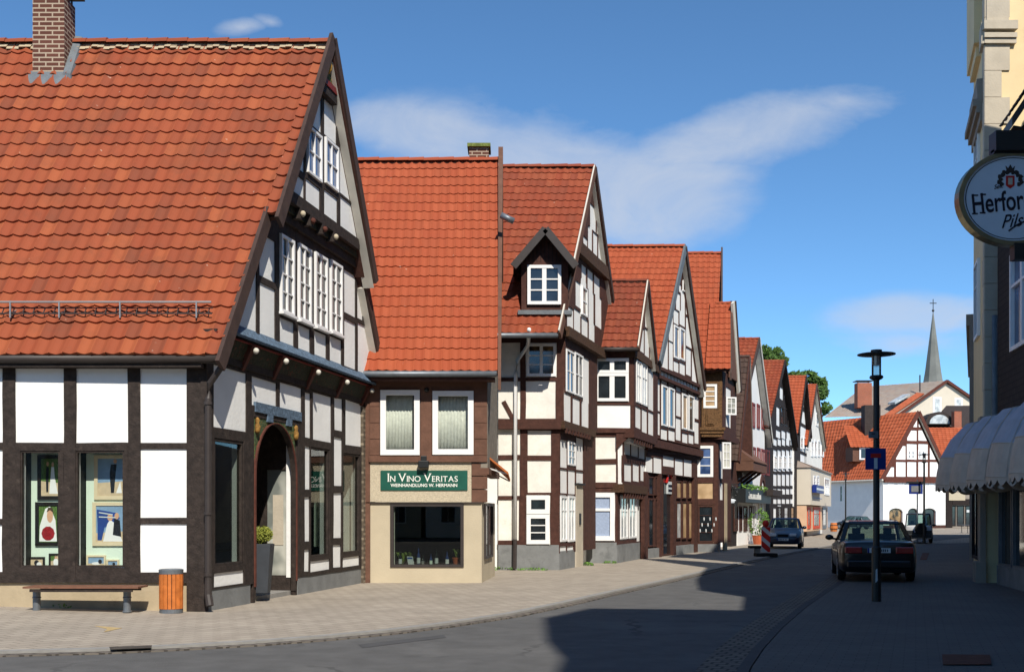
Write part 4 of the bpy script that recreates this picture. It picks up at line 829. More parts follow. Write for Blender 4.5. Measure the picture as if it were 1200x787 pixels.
# ================================================================== houses along the left of the street
def T(vp): v = Vector(((vp-CX)/F, 1)); return v.normalized()
def facade(a, vp, L=20, off=0.0): a = V2(a); return Face(a, a+T(vp)*L, off)
def on(fc, u, v): return (fc.S(u), fc.Z(u, v))
def tri(sL, zL, sA, zA, sR, zR, zj=None, sW0=None, sW1=None, z0=0, inset=.12):
    """clip region of a gable wall: lower part from sW0 to sW1, then the triangle under the roof"""
    i = inset*1.3; lo = [(sL+i, z0), (sR-i, z0), (sR-i, zR)] if z0 < zR-.05 else [(sL+i+max(0, z0-zL)*(sA-sL)/(zA-zL), z0), (sR-i-max(0, z0-zR)*(sR-sA)/(zA-zR), z0)]
    return lo+[(sA, zA-inset*2.2)]+([(sL+i, zL)] if z0 < zL-.05 else [(sL+i+max(0, z0-zL)*(sA-sL)/(zA-zL), max(z0, zL))] if len(lo) == 3 else [])
def verges(par, fc, L, A, Rr, o, ow, w=.24, ml='verge_dark', mr='verge_dark', ms='verge_white', soff=.36):
    k = MB(); rake(fc, k, L[0]-.05, L[1]-.06, A[0], A[1]-.02, w, o-.02, o+.05); k.build('verge_board', ml, par)
    k = MB(); rake(fc, k, Rr[0]+.05, Rr[1]-.06, A[0], A[1]-.02, w*.85, o-.02, o+.05); k.build('verge_board', mr, par)
    k = MB(); dz = soff; k.poly([fc.pt(Rr[0], Rr[1]-dz, ow), fc.pt(Rr[0], Rr[1]-dz, o-.02), fc.pt(A[0], A[1]-dz, o-.02), fc.pt(A[0], A[1]-dz, ow)], [fc.pt(Rr[0], Rr[1]-dz+.03, ow), fc.pt(Rr[0], Rr[1]-dz+.03, o-.02), fc.pt(A[0], A[1]-dz+.03, o-.02), fc.pt(A[0], A[1]-dz+.03, ow)]); k.build('soffit', ms, par)
def groof(par, fc, L, A, Rr, o, back, mt, tw=.24, tl=.34, seg=5, h=.045, ridg=True, right=True, lip=.012):
    b = Vector((-back, 0, 0)); l, a, r = fc.pt(L[0], L[1], o), fc.pt(A[0], A[1], o), fc.pt(Rr[0], Rr[1], o)
    roof(par, l+b, l, a, a+b, mt, tw, tl, seg, h=h, lip=lip)
    if right: roof(par, r, r+b, a+b, a, mt, tw*1.3, tl*1.2, 2)
    if ridg: ridge(par, a+b, a+Vector((-.05, 0, .0)), mt, mortar=False)
def dentils(par, fc, s0, s1, z, n, w, h, o, mt, name='beam_end'):
    for i in range(n): k = MB(); c = s0+(s1-s0)*(i+.5)/n; k.rect(fc, (c-w/2, c+w/2, z, z+h), 0, o); k.build(name, mt, par)
# ---------------------------------------------------------------- house with the dormer
b3 = thing('timber_house', (-.3, 32, 0), 'brown and white timbered corner house with a small gabled dormer on its red roof', 'house')
f3 = Face(P(584, 32)[:2], P(655, 32)[:2]); f3u = Face(P(584, 31.9)[:2], P(661, 31.9)[:2]); f3g = facade(P(655, 32)[:2], 1010); f3h = facade(P(661, 31.9)[:2], 1010)
zb3, zj3, ze3 = f3.Z(620, 638), f3.Z(620, 498), 6.82
pn = Q(f3, (560, 498, 609, 532), (560, 539, 608.5, 580), (560, 586, 607.5, 632), (619.5, 505, 645, 533), (619, 540, 645, 576)); wn = Q(f3, (617, 580, 644, 637))
timber(f3, b3, (0, f3.L, zb3, zj3), pn+wn, mt='timber_brown', slab='plaster_aged')
q = wn[0]; hq = q[3]-q[2]; window(f3, b3, (q[0], q[1], q[2]+hq*.62, q[3]), 1, (), .01, .13, depth=.06, pane='pane_dark'); window(f3, b3, (q[0], q[1], q[2], q[2]+hq*.61), 1, (.34, .68), .01, .12, depth=.06, pane='pane_dark')
pn = Q(f3u, (560, 402, 609, 441), (560, 447, 609, 490), (617, 447, 650.5, 489.5)); wn = Q(f3u, (617, 402.5, 651.5, 441))
timber(f3u, b3, (0, f3u.L, zj3, ze3), pn+wn, mt='timber_brown', slab='plaster_aged', braces=[(f3u.S(590), f3u.Z(590, 470), f3u.S(603), f3u.Z(603, 494), .12)])
window(f3u, b3, wn[0], 2, (.33, .66), .01, .08, .03, mull=.09, pane='pane_brown')
k = MB(); k.rect(f3, (-.0, f3.L+.05, zj3-.12, zj3+.06), -.1, .15); k.build('jetty_beam', 'timber_brown', b3)
k = MB(); k.rect(f3, (0, f3.L+.0, -.1, zb3), -.2, .03); k.rect(f3g, (0, f3g.S(673), -.1, .55), -.2, .02); k.build('plinth', 'plinth_grey', b3)
# side wall towards the street
zb = .5; LG = f3g.S(697)
pn = Q(f3g, (656, 517, 663.6, 546), (656, 551, 663.6, 576), (665, 552, 673, 577), (674.5, 515, 682.5, 549), (674.5, 554, 682.5, 576), (655.5, 641, 662.6, 648), (664, 641, 671, 648)); wn = Q(f3g, (664.5, 518, 672.8, 545), (655.5, 581, 663, 634), (664.6, 581, 672.2, 634))
timber(f3g, b3, (0, LG, zb, zj3), pn+wn, mt='timber_brown', slab='plaster', grow=.04)
window(f3g, b3, wn[0], 2, (.33, .66), .01, .05); window(f3g, b3, wn[1], 2, (.7,), .01, .06, .03, pane='pane_white'); window(f3g, b3, wn[2], 2, (.7,), .01, .06, .03, pane='pane_white')
k = MB(); s0, s1 = f3g.S(673.5), f3g.S(681.5); k.rect(f3g, (s0, s1, 0, f3g.Z(677, 568)), 0, .05); dd = k.build('door', 'quoin_stone', b3)
k = MB(); k.rect(f3g, (s0-.03, s1+.03, f3g.Z(677, 568), f3g.Z(677, 566)), 0, .12); k.rect(f3g, ((s0+s1)/2-.08, (s0+s1)/2+.08, 1.3, 1.65), .05, .08); k.build('letter_box', 'dark_metal', dd)
pn = Q(f3h, (682.5, 421, 689.5, 470), (660.5, 463, 668, 492), (670.5, 468, 678.6, 499), (681, 473, 689, 506)); wn = Q(f3h, (662.3, 411, 671.5, 460), (672.5, 415, 681.6, 464))
timber(f3h, b3, (0, f3h.S(699), zj3+.1, ze3), pn+wn, mt='timber_brown', grow=.045)
for q in wn: window(f3h, b3, q, 2, (.5,), .01, .05, .03)
k = MB(); k.rect(f3h, (-.05, f3h.S(697), zj3-.1, zj3+.12), -.3, .04); k.build('jetty_beam', 'carved_wood', b3); dentils(b3, f3h, 0, 3.2, zj3-.22, 9, .14, .14, .06, 'timber_brown')
# gable with its roof
f3v = facade(P(661, 31.9)[:2], 1010, off=.2); L3, A3 = on(f3v, 656, 391), on(f3v, 697, 196); R3 = (2*A3[0]-L3[0], L3[1]); f3k = facade(P(661, 31.9)[:2], 1010, off=.04)
pn = Q(f3k, (664, 362, 671, 396), (672, 365, 679.5, 398), (681, 375, 688, 402), (689.5, 379, 696, 407), (680, 330, 686.5, 371) , (674, 332, 679.3, 358), (689, 343, 695, 375), (697, 349, 704, 382), (681, 313, 686, 329), (688, 319, 694, 338.5), (695.7, 326, 702, 345), (688.5, 268, 693.2, 300), (694.6, 275, 699.3, 307), (700.6, 281, 707, 313), (683, 280, 687.5, 298), (691, 243, 697.5, 268), (698.8, 246, 704, 275))
zk = 6.9
timber(f3k, b3, (-1, 9, zk, A3[1]), pn, reg=tri(*L3, *A3, *R3, z0=zk, inset=.15), mt='timber_brown', amp=.012, grow=.05)
window(f3k, b3, f3k.q(680.5, 337, 686.3, 370), 1, (.5,), .02, .05, pane='pane_curtain')
zq = f3k.Z(690, 306); k = MB(); k.prism(f3k, clip([(-1, zq-.18), (9, zq-.18), (9, zq+.2), (-1, zq+.2)], tri(*L3, *A3, *R3, z0=zk, inset=.15)), -.1, .2); k.build('jetty_beam', 'carved_wood', b3)
k = MB(); k.rect(f3h, (-.1, 8, 6.72, 7.0), -.2, .18); k.build('jetty_beam', 'carved_wood', b3)
gl = lambda: None
groof(b3, f3v, L3, A3, R3, 0, 4.6, 'tiles_mid', .23, .335, 6, h=.04, lip=.014)
verges(b3, f3v, L3, A3, R3, 0.0, -.25, ml='boards_brown', mr='verge_dark')
k = MB(); rake(f3v, k, L3[0]-.17, L3[1]+.06, A3[0]-.11, A3[1]+.02, .05, .0, .04); k.build('verge_flashing', 'verge_white', b3)
k = MB(); yg = f3v.pt(*L3).y-.05; k.tube([(-2.4, yg, L3[1]-.05), (f3v.pt(*L3).x-.05, yg, L3[1]-.05)], .07, 8); k.build('gutter', 'zinc', b3, smooth=True)
k = MB(); k.tube([P(620, yg, 6.72), P(619, 31.7, 6.45), P(606, 31.75, 6.0), P(604.5, 31.8, 5.6), P(603.5, 31.85, .9)], .055, 8); k.build('downpipe', 'white_paint', b3, smooth=True)
k = MB(); k.tube([P(603.5, 31.85, .9), P(603, 31.85, .05)], .06, 8); k.build('downpipe_foot', 'gutter_dark', b3)
core(b3, [(-2.4, 32.1), (1.35, 32.1), (2.6, 37.2), (3.5, 40.5), (-2.4, 40.5)], 0, 6.8)
# dormer
_l, _a = f3v.pt(*L3), f3v.pt(*A3); _m = (_a.z-_l.z)/(_a.y-_l.y); Yd = (_l.z-_m*_l.y-1.6)/((CY-367)/F-_m)-.05; print('dormer', _l, _a, Yd)
fd = Face(P(611, Yd)[:2], P(666, Yd)[:2]); xs = (P(611, Yd).x, P(666, Yd).x); zd0, zd1, zda = PZ(364, Yd), PZ(303, Yd), PZ(268, Yd)
k = MB(); wq = fd.q(618, 311, 657.5, 357)
k.prism(fd, [(0, zd0), (fd.L, zd0), (fd.L, zd1), (fd.L/2, zda), (0, zd1)], -3.5, 0); dm = k.build('dormer', 'timber_brown', b3)
window(fd, b3, wq, 2, (.34, .67), .01, .09, .035, mull=.12, pane='pane_dark', depth=.07)
k = MB(); k.rect(fd, (-.1, fd.L+.1, zd0-.12, zd0-.0), -.3, .12); k.build('dormer_sill', 'lead', b3)
e_l, e_r, e_a = P(601.5, Yd-.4, PZ(309, Yd-.4)), P(675, Yd-.4, PZ(309, Yd-.4)), P(639, Yd-.4, PZ(266, Yd-.4)); bb = Vector((0, 4.2, 0)); k = MB(); th = Vector((0, 0, -.1))
k.poly([e_l, e_a, e_a+bb, e_l+bb], [e_l+th, e_a+th, e_a+bb+th, e_l+bb+th]); k.poly([e_a, e_r, e_r+bb, e_a+bb], [e_a+th, e_r+th, e_r+bb+th, e_a+bb+th]); dr = k.build('dormer_roof', 'slate', dm)
k = MB(); fdv = Face(P(601.5, Yd-.4)[:2], P(675, Yd-.4)[:2]); rake(fdv, k, 0, e_l.z-.08, fdv.S(639), e_a.z-.06, .2, -.02, .06); rake(fdv, k, fdv.L, e_r.z-.08, fdv.S(639), e_a.z-.06, .2, -.02, .06); k.build('verge_board', 'gutter_dark', dm)
k = MB()
for i in range(1, 12): s_ = fd.L*i/12; k.rect(fd, (s_-.006, s_+.006, wq[3]+.1, zd1+(zda-zd1)*(1-abs(s_-fd.L/2)/(fd.L/2))-.1), 0, .012)
k.build('board_joint', 'black', dm)
# ---------------------------------------------------------------- the stepped bay house
b4 = thing('timber_house', (3.6, 36.5, 0), 'narrow timbered bay house stepping outwards, small dark red roof, left of the tall white gable', 'house')
Yb = 36.6; f4g = Face(P(681, Yb)[:2], P(722.5, Yb)[:2]); f4m = Face(P(684, Yb)[:2], P(724, Yb)[:2], .02); f4u = Face(P(690, Yb-.1)[:2], P(742, Yb-.1)[:2])
z1, z2, z3 = f4g.Z(705, 571), f4g.Z(705, 507), 7.0; zb = f4g.Z(705, 635)
wn = Q(f4g, (688, 577, 720, 633)); timber(f4g, b4, (0, f4g.L, zb, z1), wn, mt='timber_brown')
q = wn[0]; window(f4g, b4, q, 1, ((.68, .09),), .01, .15, .05, depth=.07, pane='curtain_blue')
pn = Q(f4m, (692, 512, 721.5, 537), (691, 544, 721.5, 564)); timber(f4m, b4, (0, f4m.L, z1, z2), pn, mt='timber_brown', slab='plaster_aged', proud=.035)
wn = Q(f4u, (697.5, 420, 736.5, 470)); pn = Q(f4u, (697.5, 475, 738, 500.5)); timber(f4u, b4, (0, f4u.L, z2, z3), wn+pn, mt='timber_brown')
q = wn[0]; hq = q[3]-q[2]; window(f4u, b4, (q[0], q[1], q[2]+hq*.66, q[3]), 2, (), .01, .09, .03, mull=.14, depth=.07); window(f4u, b4, (q[0], q[1], q[2], q[2]+hq*.655), 2, (), .01, .1, .03, mull=.16, depth=.07)
k = MB(); k.rect(f4g, (-.0, f4g.L, -.1, zb), -.3, .03); f4s = facade(P(722.5, Yb)[:2], 1030); k.rect(f4s, (0, f4s.S(752), -.1, .62), -.3, .03); k.build('plinth', 'plinth_grey', b4)
f4t = facade(P(724, Yb)[:2], 1020, off=.15); f4w = facade(P(742, Yb-.1)[:2], 1015)
Ls = f4s.S(753); pn = [(f4s.S(745.5), f4s.S(751), f4s.Z(748, 632), f4s.Z(748, 580))]; wn = Q(f4s, (726, 581, 734, 631), (736, 581, 744.5, 630)); timber(f4s, b4, (0, Ls, .62, z1), pn+wn, mt='timber_brown', grow=.05)
for q in wn: window(f4s, b4, q, 2, (.66,), .01, .06, .03, pane='pane_white')
pn = Q(f4t, (731, 514, 738, 531), (739, 516, 747, 533), (748, 519, 755, 536), (731, 545, 739, 562), (741, 545, 748, 562), (750, 546, 757, 562)); timber(f4t, b4, (0, f4t.S(760), z1, z2), pn, mt='timber_brown', grow=.05)
wn = Q(f4w, (744.5, 423, 750, 472), (751, 426, 757, 475)); pn = Q(f4w, (759, 430, 765, 479), (744, 478, 750, 500), (751.5, 481, 757.5, 506), (759, 484, 765, 510)); timber(f4w, b4, (0, f4w.S(770), z2, z3), pn+wn, mt='timber_brown', grow=.045)
for q in wn: window(f4w, b4, q, 2, (.66,), .01, .05, .03, pane='pane_white')
for fc_, z_, o_ in ((f4w, z2, .05), (f4t, z1, .08)):
    k = MB(); k.rect(fc_, (-.1, 4, z_-.16, z_+.12), -.5, o_); k.build('jetty_beam', 'carved_wood' if o_ > .06 else 'timber_brown', b4); dentils(b4, fc_, 0, 3.4, z_-.34, 8, .16, .18, o_-.02, 'timber_brown')
k = MB(); k.poly([P(722, Yb-.1, z2), P(742, Yb-.1, z2), P(722, Yb-.1, z2-.55)], [P(722, Yb+.1, z2), P(742, Yb+.1, z2), P(722, Yb+.1, z2-.55)]); k.build('bracket', 'timber_brown', b4)
f4v = facade(P(742, Yb-.1)[:2], 1012, off=.22); L4, A4 = on(f4v, 748, 407.5), on(f4v, 759, 329); R4 = (2*A4[0]-L4[0], L4[1])
f4k = facade(P(742, Yb-.1)[:2], 1012, off=.05)
pn = Q(f4k, (748, 385, 754, 410), (755, 388, 760, 416), (761, 392, 766, 421), (755.5, 352, 760.5, 383), (761.5, 360, 766, 388)); timber(f4k, b4, (-1, 6, 6.95, A4[1]), pn, reg=tri(*L4, *A4, *R4, z0=6.95), mt='timber_brown', amp=.01, grow=.06)
k = MB(); k.rect(f4w, (-.1, 4.6, 6.78, 7.02), -.2, .1); k.build('jetty_beam', 'carved_wood', b4)
l, a = f4v.pt(*L4), f4v.pt(*A4); roof(b4, (P(694, l.y).x, l.y, l.z), l, a, (P(706, a.y).x, a.y, a.z), 'tiles_red', .23, .30, 6, h=.04, lip=.014); ridge(b4, (P(706, a.y).x, a.y, a.z), a, 'tiles_red', mortar=False, r=.1)
r_ = f4v.pt(*R4); roof(b4, r_, r_+Vector((-2, 0, 0)), (P(706, a.y).x, a.y, a.z), a, 'tiles_red', .3, .4, 2)
verges(b4, f4v, L4, A4, R4, 0, -.18, w=.2, ml='boards_brown'); k = MB(); rake(f4v, k, L4[0]-.13, L4[1]+.04, A4[0]-.09, A4[1], .045, 0, .04); k.build('verge_flashing', 'verge_white', b4)
k = MB(); k.tube([P(694, l.y-.05, l.z-.05), (l.x, l.y-.05, l.z-.05)], .07, 8); k.build('gutter', 'gutter_dark', b4, smooth=True)
core(b4, [(P(686, Yb+.2).x, Yb+.2), (P(720, Yb+.2).x, Yb+.2), (4.7, 41.5), (3.6, 41.5)], 0, 4.0); core(b4, [(P(691, Yb+.2).x, Yb+.2), (P(739, Yb+.2).x, Yb+.2), (5.0, 40.8), (3.6, 40.8)], 4.0, 6.95)
k = MB(); k.box(3.0, 37.4, 6.8, 3.15, 40, 8.4); k.build('wall', 'plaster', b4)
# ---------------------------------------------------------------- tall white gable with the dark shop below
b5 = thing('gabled_shop_house', (5.3, 40.2, 0), 'tall steep white gable with brown timbers, bright orange roof and a dark recessed shop front', 'house')
f5 = facade(P(757, 40.2)[:2], 1150); f5u = facade(P(757, 40.2)[:2], 1150, off=.12); f5v = facade(P(757, 40.2)[:2], 1150, off=.42)
L5, A5, R5 = on(f5v, 774, 424), on(f5v, 803, 289), on(f5v, 826, 455); s0, s1 = 0, f5.S(816.5)
zg = f5.Z(785, 532); ze5 = 6.7
W5 = Q(f5u, (774.5, 452, 781, 499), (783, 455, 789, 501), (798.5, 462, 804, 503), (806, 464, 812, 505))
pn = Q(f5u, (765.5, 440, 772.5, 479), (765.5, 484, 772.5, 507), (774, 504, 781, 513), (783, 505.5, 790, 514.5), (792, 461, 797, 486), (791.5, 491, 797, 514), (799, 509, 805, 517), (806.5, 510, 812, 518), (813.5, 466, 818, 489), (813.5, 495, 818, 518), (775, 440, 781, 448), (783, 442, 789, 450), (799, 448, 804, 457), (806, 450, 812, 459), (792, 446, 797, 457), (813.5, 452, 818, 461))
timber(f5u, b5, (0, f5u.S(820), f5u.Z(790, 518), ze5), pn+W5, mt='timber_brown', amp=.01, grow=.055)
for q in W5: window(f5u, b5, q, 1, (), .01, .06, .03, pane='pane_tan' if q is W5[2] else 'pane_dark', depth=.06)
k = MB(); k.rect(f5, (-.1, f5.S(821), zg, f5u.Z(790, 518)), -.3, .10); k.rect(f5, (-.15, f5.S(822), zg+.12, zg+.4), -.3, .22); k.build('jetty_beam', 'timber_brown', b5)
# ground floor: white strip, then recessed glass front with door
f5r = facade(P(757, 40.2)[:2], 1150, off=-.12)
zs0 = f5.Z(785, 556); pn = Q(f5, (757, 537, 764, 554), (765.5, 537, 774.5, 554.5), (776.5, 536, 789, 545), (790.5, 539, 799.5, 555), (801, 540, 810, 556.5)); timber(f5, b5, (0, s1, zs0, zg), pn, mt='timber_brown', amp=.01, grow=.05)
for u0, u1 in ((754.5, 758.5), (772.5, 775), (788.5, 791.5), (813, 817)): k = MB(); k.rect(f5, (f5.S(u0), f5.S(u1), 0, zs0), -.12, .03); k.build('shop_post', 'timber_brown', b5)
for u0, u1, v0, v1, pm in ((759, 765.5, 558, 580, 'pane_dark'), (766.5, 772.5, 558, 580, 'pane_dark'), (759, 765.5, 584, 640, 'pane_dark'), (766.5, 772.5, 584, 640, 'pane_dark'), (775.5, 788, 560, 650, 'pane_dark'), (792, 797.5, 563, 584, 'pane_tan'), (799, 804, 563, 584, 'pane_tan'), (806, 812, 563, 584, 'pane_tan'), (792, 797.5, 587, 631, 'pane_white'), (799, 804, 587, 631, 'pane_tan'), (806, 812, 587, 631, 'pane_tan')):
    window(f5r, b5, f5r.q(u0, v0, u1, v1), 1, (), .0, .05, mt='timber_brown', pane=pm, name='door' if u0 == 775.5 else 'window')
k = MB(); k.rect(f5, (0, s1, 0, zs0), -.5, -.14); k.build('wall', 'timber_brown', b5)
k = MB(); k.rect(f5, (-.05, f5.S(774), -.1, .36), -.5, .0); k.rect(f5, (f5.S(790), s1+.1, -.1, .36), -.5, .0); k.build('plinth', 'plinth_grey', b5)
# gable triangle
f5k = facade(P(757, 40.2)[:2], 1150, off=.16)
W5b = Q(f5k, (789, 382, 794.5, 420), (796, 385, 801.5, 422)); pn = Q(f5k, (774, 395, 782, 430), (783.5, 402, 788, 432), (789, 425, 794.5, 434), (796, 427, 802, 437), (803.5, 410, 809, 438), (810.5, 414, 818, 446), (783.5, 370, 788, 398), (803.5, 374, 810, 405), (811, 385, 816, 410), (789, 365, 794.5, 378), (796, 367, 802, 380), (792, 345, 796.3, 362), (797.5, 343, 802, 364), (803.3, 350, 808, 368), (795.5, 335, 797.5, 341), (798.5, 342, 802, 346))
W5c = Q(f5k, (799.3, 327, 803, 342)); timber(f5k, b5, (-1, 9, 7.0, A5[1]), pn+W5b+W5c, reg=tri(*L5, *A5, *R5, z0=7.0, inset=.16), mt='timber_brown', amp=.01, grow=.06)
for q in W5b: window(f5k, b5, q, 1, (), .01, .07, pane='pane_brown')
window(f5k, b5, W5c[0], 1, (), .01, .05)
k = MB(); k.rect(f5, (.1, R5[0]-.1, 6.66, 6.78), -.1, .26); k.rect(f5, (.1, R5[0]-.1, 6.96, 7.08), -.1, .3); k.build('jetty_beam', 'timber_brown', b5)
dentils(b5, f5, .3, R5[0]-.3, 6.78, 14, .28, .18, .2, 'plaster')
groof(b5, f5v, L5, A5, R5, 0, 7.0, 'tiles_new', .225, .335, 5, h=.05, lip=.014); verges(b5, f5v, L5, A5, R5, 0, -.3, w=.3, ml='lead', mr='verge_dark')
core(b5, [(4.0, 41.5), (5.0, 41.5), (7.3, 47.2), (1, 47.2), (1, 43)], 0, 6.6)
rs = thing('round_sign', tuple(f5.pt(f5.S(786.5), f5.Z(786.5, 578), .1)), 'hanging white plate under a red arc on the recessed shop front', 'sign')
s_ = f5.S(786.5); zc_ = f5.Z(786.5, 567); k = MB(); k.rect(f5, (s_-.36, s_+.36, zc_-.38, zc_+.1), -.1, -.04); pl_ = k.build('plate', 'plate_white', rs)
k = MB()
for i in range(12):
    t0, t1 = math.pi*i/12, math.pi*(i+1)/12; pr = lambda t, r_: (s_+r_*math.cos(t), zc_+.05+r_*math.sin(t)); k.prism(f5, [pr(t1, .32), pr(t0, .32), pr(t0, .46), pr(t1, .46)], -.1, -.03)
k.build('arc', 'sign_red', rs)
k = MB(); k.rect(f5, (s_-.28, s_+.28, zc_-.12, zc_-.02), -.04, -.035); k.rect(f5, (s_-.28, s_+.28, zc_-.3, zc_-.2), -.04, -.035); k.build('dark_band', 'letter_dark', pl_)
# ---------------------------------------------------------------- carved bay house with the two-step roof
b6 = thing('carved_bay_house', (9, 47.5, 0), 'narrow house with a carved dark wood bay, two-step orange roof and an open casement', 'house')
Yc = 47.6; f6 = Face(P(816, Yc)[:2], P(841, Yc)[:2]); f6u = Face(P(822, Yc-.2)[:2], P(846, Yc-.2)[:2])
zb6, zj6, ze6 = f6.Z(828, 637), f6.Z(828, 512), 7.75
wn = Q(f6, (817, 522, 835.5, 558.5), (818, 592, 836, 635)); pn = Q(f6, (817.5, 566, 835, 583.5)); timber(f6, b6, (-.4, f6.L, zb6, zj6), wn+pn, mt='timber_brown', slab='pane_tan')
window(f6, b6, wn[0], 1, (.33, .66), .01, .12, .04, pane='pane_blue')
window(f6, b6, wn[1], 1, (.25, .5, .75), .0, .06, .02, mt='timber_brown', pane='pane_dark')
for i in range(9): 
    s_ = wn[1][0]+.1+.085*i; k = MB(); k.lathe(f6.pt(s_-.02, wn[1][2]+.42+.25*(i % 3), .03), [(.02, 0), (.035, .04), (.03, .12), (.02, .15)], 6); k.build('jar', 'plate_white', b6)
k = MB(); k.rect(f6, (-.4, f6.L+.02, -.1, zb6), -.2, .03); k.build('plinth', 'plinth_grey', b6)
wn = Q(f6u, (824, 450, 840, 478)); timber(f6u, b6, (0, f6u.L, zj6, ze6), wn, mt='carved_bay', slab='carved_bay', proud=.04); window(f6u, b6, wn[0], 1, (.25, .5, .75), .01, .1, .04, pane='pane_tan')
k = MB(); q = f6u.q(827, 484, 837, 498); k.rect(f6u, q, .03, .08); k.rect(f6u, (q[0]+.06, q[1]-.06, q[2]+.06, q[3]-.06), .08, .11); k.build('carved_panel', 'carved_bay', b6)
k = MB(); zz = f6u.Z(835, 500)
for i in range(3): k.rect(f6u, (0-.06*i, f6u.L+.06*i, zj6+.0+.14*i, zj6+.14*(i+1)-.02), -.2, .05+.05*i)
k.build('corbel', 'carved_bay', b6)
f6s = facade(P(841, Yc)[:2], 1107); f6t = facade(P(846, Yc-.2)[:2], 1107)
pn = Q(f6s, (843, 520, 846.5, 560), (843, 566, 846.5, 585)); timber(f6s, b6, (0, f6s.S(856), .4, zj6), pn, mt='timber_brown'); 
k = MB(); k.rect(f6s, (f6s.S(848), f6s.S(851), 0, 3.0), -.05, .05); k.build('drain_post', 'plinth_beige', b6)
timber(f6t, b6, (0, f6t.S(862), zj6, ze6), Q(f6t, (850, 455, 856, 500)), mt='timber_brown')
k = MB(); k.rect(f6t, (-.05, f6t.S(864), zj6-.1, zj6+.15), -.4, .08); k.build('jetty_beam', 'timber_brown', b6)
# open casements: swung out from the side wall
for u0, v0, u1, v1 in ((850.5, 465, 862.5, 486), (846, 518, 856, 549)):
    Y_ = f6t.pt(f6t.S(u0), 0).y; fc_ = Face(P(u0, Y_)[:2], P(u1, Y_+.15)[:2]); window(fc_, b6, fc_.q(u0, v0, u1, v1), 2, (.33, .66), 0, .07, .03, pane='pane_curtain')
X6 = 5.2; e = P(856, 46.95, 7.75); rr = P(855.5, 49.3, 11.0)
roof(b6, (P(826, 46.95).x, 46.95, 7.75), e, rr, (P(832, 49.3).x, 49.3, 11.0), 'tiles_new', .23, .335, 5, h=.05, lip=.014); rr2 = P(845, 51.4, 13.7); eb = P(845, 48.6, 9.9)
roof(b6, (X6, 47.0, 7.7), P(838, 47.0, 7.7), P(845, 51.4, 13.7), (X6, 51.4, 13.7), 'tiles_new', .23, .335, 5, h=.05, lip=.014)
roof(b6, P(845, 56, 7.7), (X6, 56, 7.7), (X6, 51.4, 13.7), rr2, 'tiles_new', .3, .4, 2)
ridge(b6, (X6, 51.4, 13.7), rr2, 'tiles_new', mortar=False); ridge(b6, P(838, 49.3, 11.0), rr, 'tiles_new', mortar=False, r=.1)
k = MB(); k.poly([P(845, 48.9, 10.0), P(847, 48.9, 10.0), P(847, 51.4, 14.0), P(845, 51.4, 14.0)], [P(845, 48.9, 9.6), P(847, 48.9, 9.6), P(847, 51.4, 13.5), P(845, 51.4, 13.5)]); k.poly([P(845, 51.4, 14.0), P(847, 51.4, 14.0), P(847, 56, 7.8), P(845, 56, 7.8)], [P(845, 51.4, 13.5), P(847, 51.4, 13.5), P(847, 56, 7.4), P(845, 56, 7.4)]); k.build('verge_board', 'verge_dark', b6)
k = MB(); k.poly([P(844.5, 48.0, 7.7), P(845, 55.5, 7.7), P(845, 51.4, 13.4)], [P(843, 48.0, 7.7), P(843.5, 55.5, 7.7), P(843.5, 51.4, 13.4)]); k.build('gable_wall', 'boards_brown', b6)
f6v = facade(P(847, 47.0)[:2], 1107, off=.1); L6, A6, R6 = on(f6v, 856, 432), on(f6v, 860, 354), on(f6v, 867, 459)
k = MB(); k.prism(f6v, [(f6v.S(857), 7.6), (R6[0]-.2, 7.6), (A6[0], A6[1]-.25), (A6[0]-.05, A6[1]-.25)], -.12, -.04); k.build('gable_wall', 'boards_brown', b6)
k = MB(); k.poly([P(855, 46.9, 7.6), P(857.5, 46.9, 7.6), P(858, 49.3, 11.1), P(855.5, 49.3, 11.1)], [P(855, 46.9, 7.3), P(857.5, 46.9, 7.3), P(858, 49.3, 10.7), P(855.5, 49.3, 10.7)]); k.build('verge_board', 'verge_dark', b6)
k = MB(); rake(f6v, k, R6[0], R6[1], A6[0], A6[1], .5, -.1, 0); k.build('verge_board', 'verge_white', b6)
k = MB(); rake(f6v, k, R6[0]+.3, R6[1]+.02, A6[0]+.3, A6[1]+.1, .14, -.6, .05); k.build('verge_board', 'verge_dark', b6)
core(b6, [(P(818, Yc+.3).x, Yc+.3), (P(840, Yc+.3).x, Yc+.3), (9.5, 50.5), (8.5, 56), (5.2, 56), (5.2, Yc+.5)], 0, 7.6)

